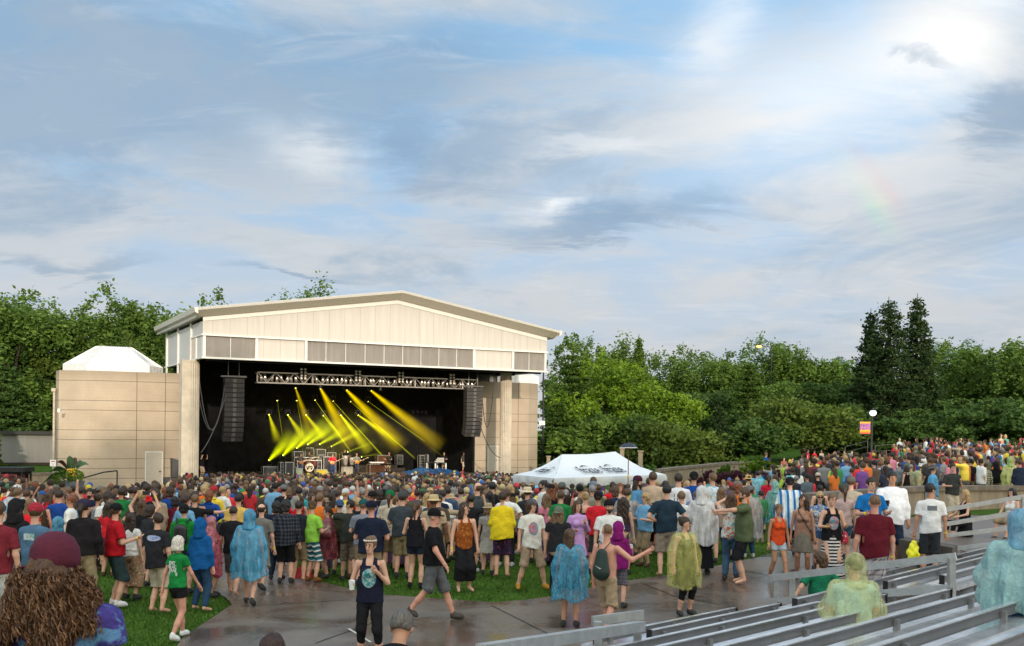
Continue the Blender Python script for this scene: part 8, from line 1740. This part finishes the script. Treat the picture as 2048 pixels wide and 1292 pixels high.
hats = [('black cap', ('cap', (.014, .014, .016)), 3), ('white cap', ('cap', (.6, .6, .58)), 2), ('red cap', ('cap', (.4, .03, .04)), 1.5), ('blue cap', ('cap', (.03, .10, .32)), 1.5), ('grey cap', ('cap', (.15, .15, .15)), 1.5), ('straw hat', ('bucket', (.52, .40, .22)), 1.2), ('green cap', ('cap', (.03, .16, .06)), .8), ('grey knit hat', ('beanie', (.12, .14, .17)), .6)]
marks = [(60, 'by the black shelter'), (180, 'below the banana planter'), (270, 'below the left wing wall'), (350, 'below the left door'), (440, 'below the left column'), (530, 'below the left speakers'), (600, 'below the bass player'),
         (650, 'below the drum kit'), (710, 'below the guitarists'), (790, 'below the organ'), (870, 'below the blue tarp'), (950, 'below the right speakers'), (1030, 'below the right column'), (1110, 'by the left tent end'), (1200, 'before the tent middle'), (1330, 'by the right tent end'),
         (1430, 'below the low wall'), (1530, 'below the bright shrub'), (1640, 'below the back terrace'), (1740, 'below the lamp post'), (1840, 'right of the lamp post'), (1930, 'behind the curved wall'), (2100, 'by the right edge')]
fig = {'tee': 't-shirt', 'bigtee': 'baggy t-shirt', 'sweater': 'long sleeved top', 'hoodie': 'hooded top', 'tank': 'tank top', 'polo': 'polo shirt', 'poncho': 'rain poncho', 'jacket': 'rain jacket'}
r = random.Random(77)
def free(X, Y, d, L_): return all((X - a) ** 2 + (Y - b) ** 2 > d * d for a, b in L_)
def blocked(X, Y):
    u, v = toline(X, Y, gz(X, Y)); 
    if 39.0 < Y < 47.5 and -.3 < X < 8.2: return True          # tent
    if in_poly(X, Y, patio): return True
    w_ = [P(a, b, c) for a, b, c in ((1560, 992, 27.5), (1700, 981, 30), (1840, 972, 33.2), (2048, 971, 36.5))]
    return any(abs(X - q.x) < 1.6 and abs(Y - q.y) < .7 for q in w_)
def zone(u, X, Y):   # density weight of the audience at this place
    if Y < 20.5: return 0
    if u < 60: return .7 if Y < 48 else 0
    if u < 360: return .9 if Y < (33 if u < 300 else 38) else 0
    if u < 1000:
        d = (X - P1.x) * -n3v.x * -1 + (Y - P1.y) * n3v.y  # metres beyond the stage front line
        return (.95 if Y < 50 else .8) if d < -1.2 and (u > 440 or Y < 60) else 0
    if u < 1100: return .8 if Y < 78 else 0
    if u < 1335: return .7 if Y < 39 else (.12 if Y < 60 else 0)
    if u < 1560: return (.55 if Y < 30 else .38) if Y < 50 else 0
    if u < 1720: return (.30 if Y < 27 else .55) if Y < 50 else 0
    wallY = 30 + (u - 1700) * .018 + 1.0
    if Y < wallY: return 0
    return (.62 if Y < 60 else .22) if Y < 76 and (u > 1790 or Y < 50) else 0
spots = []
Y = 21.0; row = 0
while Y < 86:
    near = Y < 30; step = .66 if Y < 32 else (.74 if Y < 55 else .80)
    umax = 2070; X = (-30 - PU) / FPX * Y
    while True:
        X += r.uniform(.56, .92) * (1.25 if Y < 26 else 1.0); u = toline(X, Y, 0)[0]
        if u > umax: break
        yy = Y + r.uniform(-.26, .26); x = X + r.uniform(-.1, .1)
        if r.random() > zone(u, x, yy) or blocked(x, yy): continue
        if not free(x, yy, .50, NP): continue
        spots.append((x, yy))
    Y += step * (1.0 if Y < 40 else 1.12)
spots.sort(key=lambda s: s[1]); n_named = len([o for o in bpy.data.objects if o.name.split('.')[0] == 'person'])
quota = 298 - n_named; used = set(); indiv = spots[:quota]; rest = spots[quota:]
print('named', n_named, 'spots', len(spots), 'rest', len(rest), 'indiv to Y', indiv[-1][1])
heights = []
for (X, Y) in indiv:
    u = toline(X, Y, 1)[0]; mk = next((m for a, m in marks if u < a), marks[-1][1]); 
    for tries in range(80):
        cn, cc, _ = wpick(r, cols); sex = 'f' if r.random() < .42 else 'm'
        kind = wpick(r, [('tee', 8), ('bigtee', 2), ('sweater', 1), ('hoodie', 1), ('tank', 3 if sex == 'f' else .6), ('polo', 1 if sex == 'm' else .1), ('poncho', .8), ('jacket', .6)])[0]
        hn, hc, _ = wpick(r, hcol); style = r.choice(['short', 'short', 'short', 'shaggy'] if sex == 'm' else ['long', 'long', 'pony', 'bob', 'bun', 'longer']); hat = None
        if r.random() < (.30 if sex == 'm' else .10): ht, hat, _ = wpick(r, hats); head = ht
        else: head = ('long ' if style in ('long', 'longer') else ('tied ' if style in ('pony', 'bun') else '')) + hn
        band_ = 'near' if Y < 26 else ('middle' if Y < 33 else 'back')
        lab = '%s %s in %s %s %s %s' % ('woman' if sex == 'f' else 'man', 'with ' + head if not hat else 'in ' + head, 'translucent ' + cn if kind == 'poncho' else cn, fig[kind], {'near': 'near', 'middle': 'farther', 'back': 'far'}[band_], mk)
        lab = lab.replace('man in %s in ' % head, 'man in %s and ' % head)
        if lab not in used and len(lab.split()) <= 16: break
    used.add(lab); z = gzt(X, Y); tgt = math.degrees(math.atan2(-9 - X, 84 - Y)); hd = 180 - tgt + r.gauss(0, 14)
    if r.random() < .20: hd = r.uniform(0, 360)
    pose = wpick(r, [('relax', 4), ('relax2', 4), ('cup', 3), ('cup2', 3), ('crossed', 2), ('phone', 1), ('up1', .5), ('hips', 1.2), ('photo', .3), ('chest', 1.5), ('pouch', 1.2), ('swing', 1), ('reachL', .5)])[0]; leg = r.choice(['stand', 'weight'])
    h = r.gauss(1.77 if sex == 'm' else 1.65, .055); bot = r.choice([('shorts', khaki), ('shorts', (.05, .05, .055)), ('shorts', (.12, .12, .12)), ('jeans', (.03, .06, .12)), ('pants', (.02, .02, .02))] if sex == 'm' else [('minishorts', (.05, .09, .16)), ('skirt', (.10, .03, .05)), ('capri', blk), ('minishorts', (.3, .3, .3)), ('longskirt', (.08, .05, .10))])
    facing = abs((hd + 180) % 360 - 180) < 75; fat = r.choice([0, 0, 0, .4])
    if kind == 'poncho': top = ('poncho', ponch(tuple(min(.7, .1 + x) for x in cc), .75))
    else:
        pt_ = None
        if r.random() < .10 and kind in ('tee', 'bigtee'): pt_ = ('printback', (.55, .55, .55), (.3, .3, .35)) 
        top = (kind, cloth(cc, *pt_) if pt_ else cloth(cc))
    person((X, Y, z), hd, lab, h=max(1.5, min(1.92, h)), sex=sex, pose=pose, leg=leg, top=top, bot=(bot[0], cloth(bot[1])), hair=(style, hc), hat=(hat[0], cloth(hat[1])) if hat else None, skin=r.choice(['fair', 'fair', 'pink', 'tan', 'brown' if r.random() < .3 else 'tan']), fat=fat, face=facing, beard=(sex == 'm' and facing and r.random() < .3), group='standing concert goers', res=.021, shoe=r.choice([(.03, .03, .03), (.5, .5, .5), (.1, .06, .04)]), wrist=r.random() < .15)
# ---- far crowd: one mass
def lowfig(pose, sex, style):
    J = skel(pose, 'stand', sex, 0); f = sex == 'f'; Bp, Hp = body_prims(J, f, 0, 0); out = []
    for n_, (V, Q) in (('skin', mesh_sdf(Bp + Hp, .054, .03)), ('top', mesh_sdf(torso_prims(f, 0, .03, .015, .86) + [cap(J['sh' + s_], J['sh' + s_] + (J['el' + s_] - J['sh' + s_]) * .7, .075, .075) for s_ in 'LR'], .052, .04, lambda Pn: .85 - Pn[..., 2])),
                       ('hair', mesh_sdf([ell((0, .012, HZ + .036), (.098, .108, .108))] + ([cap((0, .05, HZ - .05), (0, .08, HZ - .26), .10, .08, (1, .7, 1))] if style == 'long' else []), .036, .03, lambda Pn: np.maximum(-(Pn[..., 1] + .045), (HZ - (.04 if style != 'long' else .3)) - Pn[..., 2]))),
                       ('bot', mesh_sdf([cap((0, 0, .95), (0, 0, .85), .15, .16, (1.1, .9, 1))] + [cap(J['hip' + s_], J['kn' + s_], .10, .09) for s_ in 'LR'], .065, .03))):
        out.append((n_, V, Q))
    return out
LF_ = [lowfig(p, s, st) for p, s, st in (('relax', 'm', 'short'), ('relax', 'f', 'long'), ('cup2', 'm', 'short'), ('crossed', 'f', 'long'), ('phone', 'm', 'short'), ('up1', 'f', 'long'), ('relax2', 'm', 'short'))]
VV, FF, CC = [], [], []; off = 0
skc = [(.50, .28, .20), (.38, .20, .12), (.53, .27, .20), (.15, .07, .04)]
for (X, Y) in rest:
    k = r.choices(range(7), [5, 4, 2, 2, .7, .5, 4])[0]; tgt = math.atan2(-9 - X, 84 - Y); hd = math.pi - tgt + r.gauss(0, .25)
    if r.random() < .08: hd = r.uniform(0, 6.28)
    s = r.gauss(1.0 if k in (0, 2, 4, 6) else .945, .04); c_, s_ = math.cos(hd), math.sin(hd); z = gzt(X, Y)
    pc = {'skin': r.choice(skc[:3] if r.random() < .9 else skc[3:]), 'top': wpick(r, cols)[1], 'bot': r.choice([khaki, blk, (.04, .06, .12), (.1, .1, .1)]), 'hair': HC[wpick(r, hcol)[1]] if r.random() > .13 else r.choice([(.55, .54, .52), (.4, .03, .04), blk, (.04, .10, .30), (.5, .4, .22), (.1, .1, .1), (.6, .45, .05), (.04, .17, .07)])}
    jit = r.uniform(.8, 1.2)
    for n_, V, Q in LF_[k]:
        W = V * s; W = np.stack([W[:, 0] * c_ - W[:, 1] * s_ + X, W[:, 0] * s_ + W[:, 1] * c_ + Y, W[:, 2] + z], 1)
        VV.append(W); FF.append(Q + off); off += len(V); CC.append(np.tile(np.array([*(min(1, x * jit) for x in pc[n_]), 1.0]), (len(V), 1)))
VV = np.concatenate(VV); FF = np.concatenate(FF); CC = np.concatenate(CC)
mcr = bpy.data.materials.new('crowd_clothes'); mcr.use_nodes = True; t_ = NT(mcr.node_tree); vc = t_.new('ShaderNodeVertexColor'); vc.layer_name = 'tone'; t_.link(vc.outputs[0], t_.n['Principled BSDF'].inputs['Base Color']); t_.n['Principled BSDF'].inputs['Roughness'].default_value = .85
me = mesh_np('crowd', VV, FF, mcr, smooth=True); at_ = me.color_attributes.new('tone', 'FLOAT_COLOR', 'POINT'); at_.data.foreach_set('color', CC.astype(np.float32).ravel())
tag(link('crowd', me), 'densely packed far part of the concert audience in front of the stage and on the raised lawn', 'crowd', kind='stuff')
print('crowd verts', len(VV), 'people', len([o for o in bpy.data.objects if o.name.split('.')[0] == 'person']))
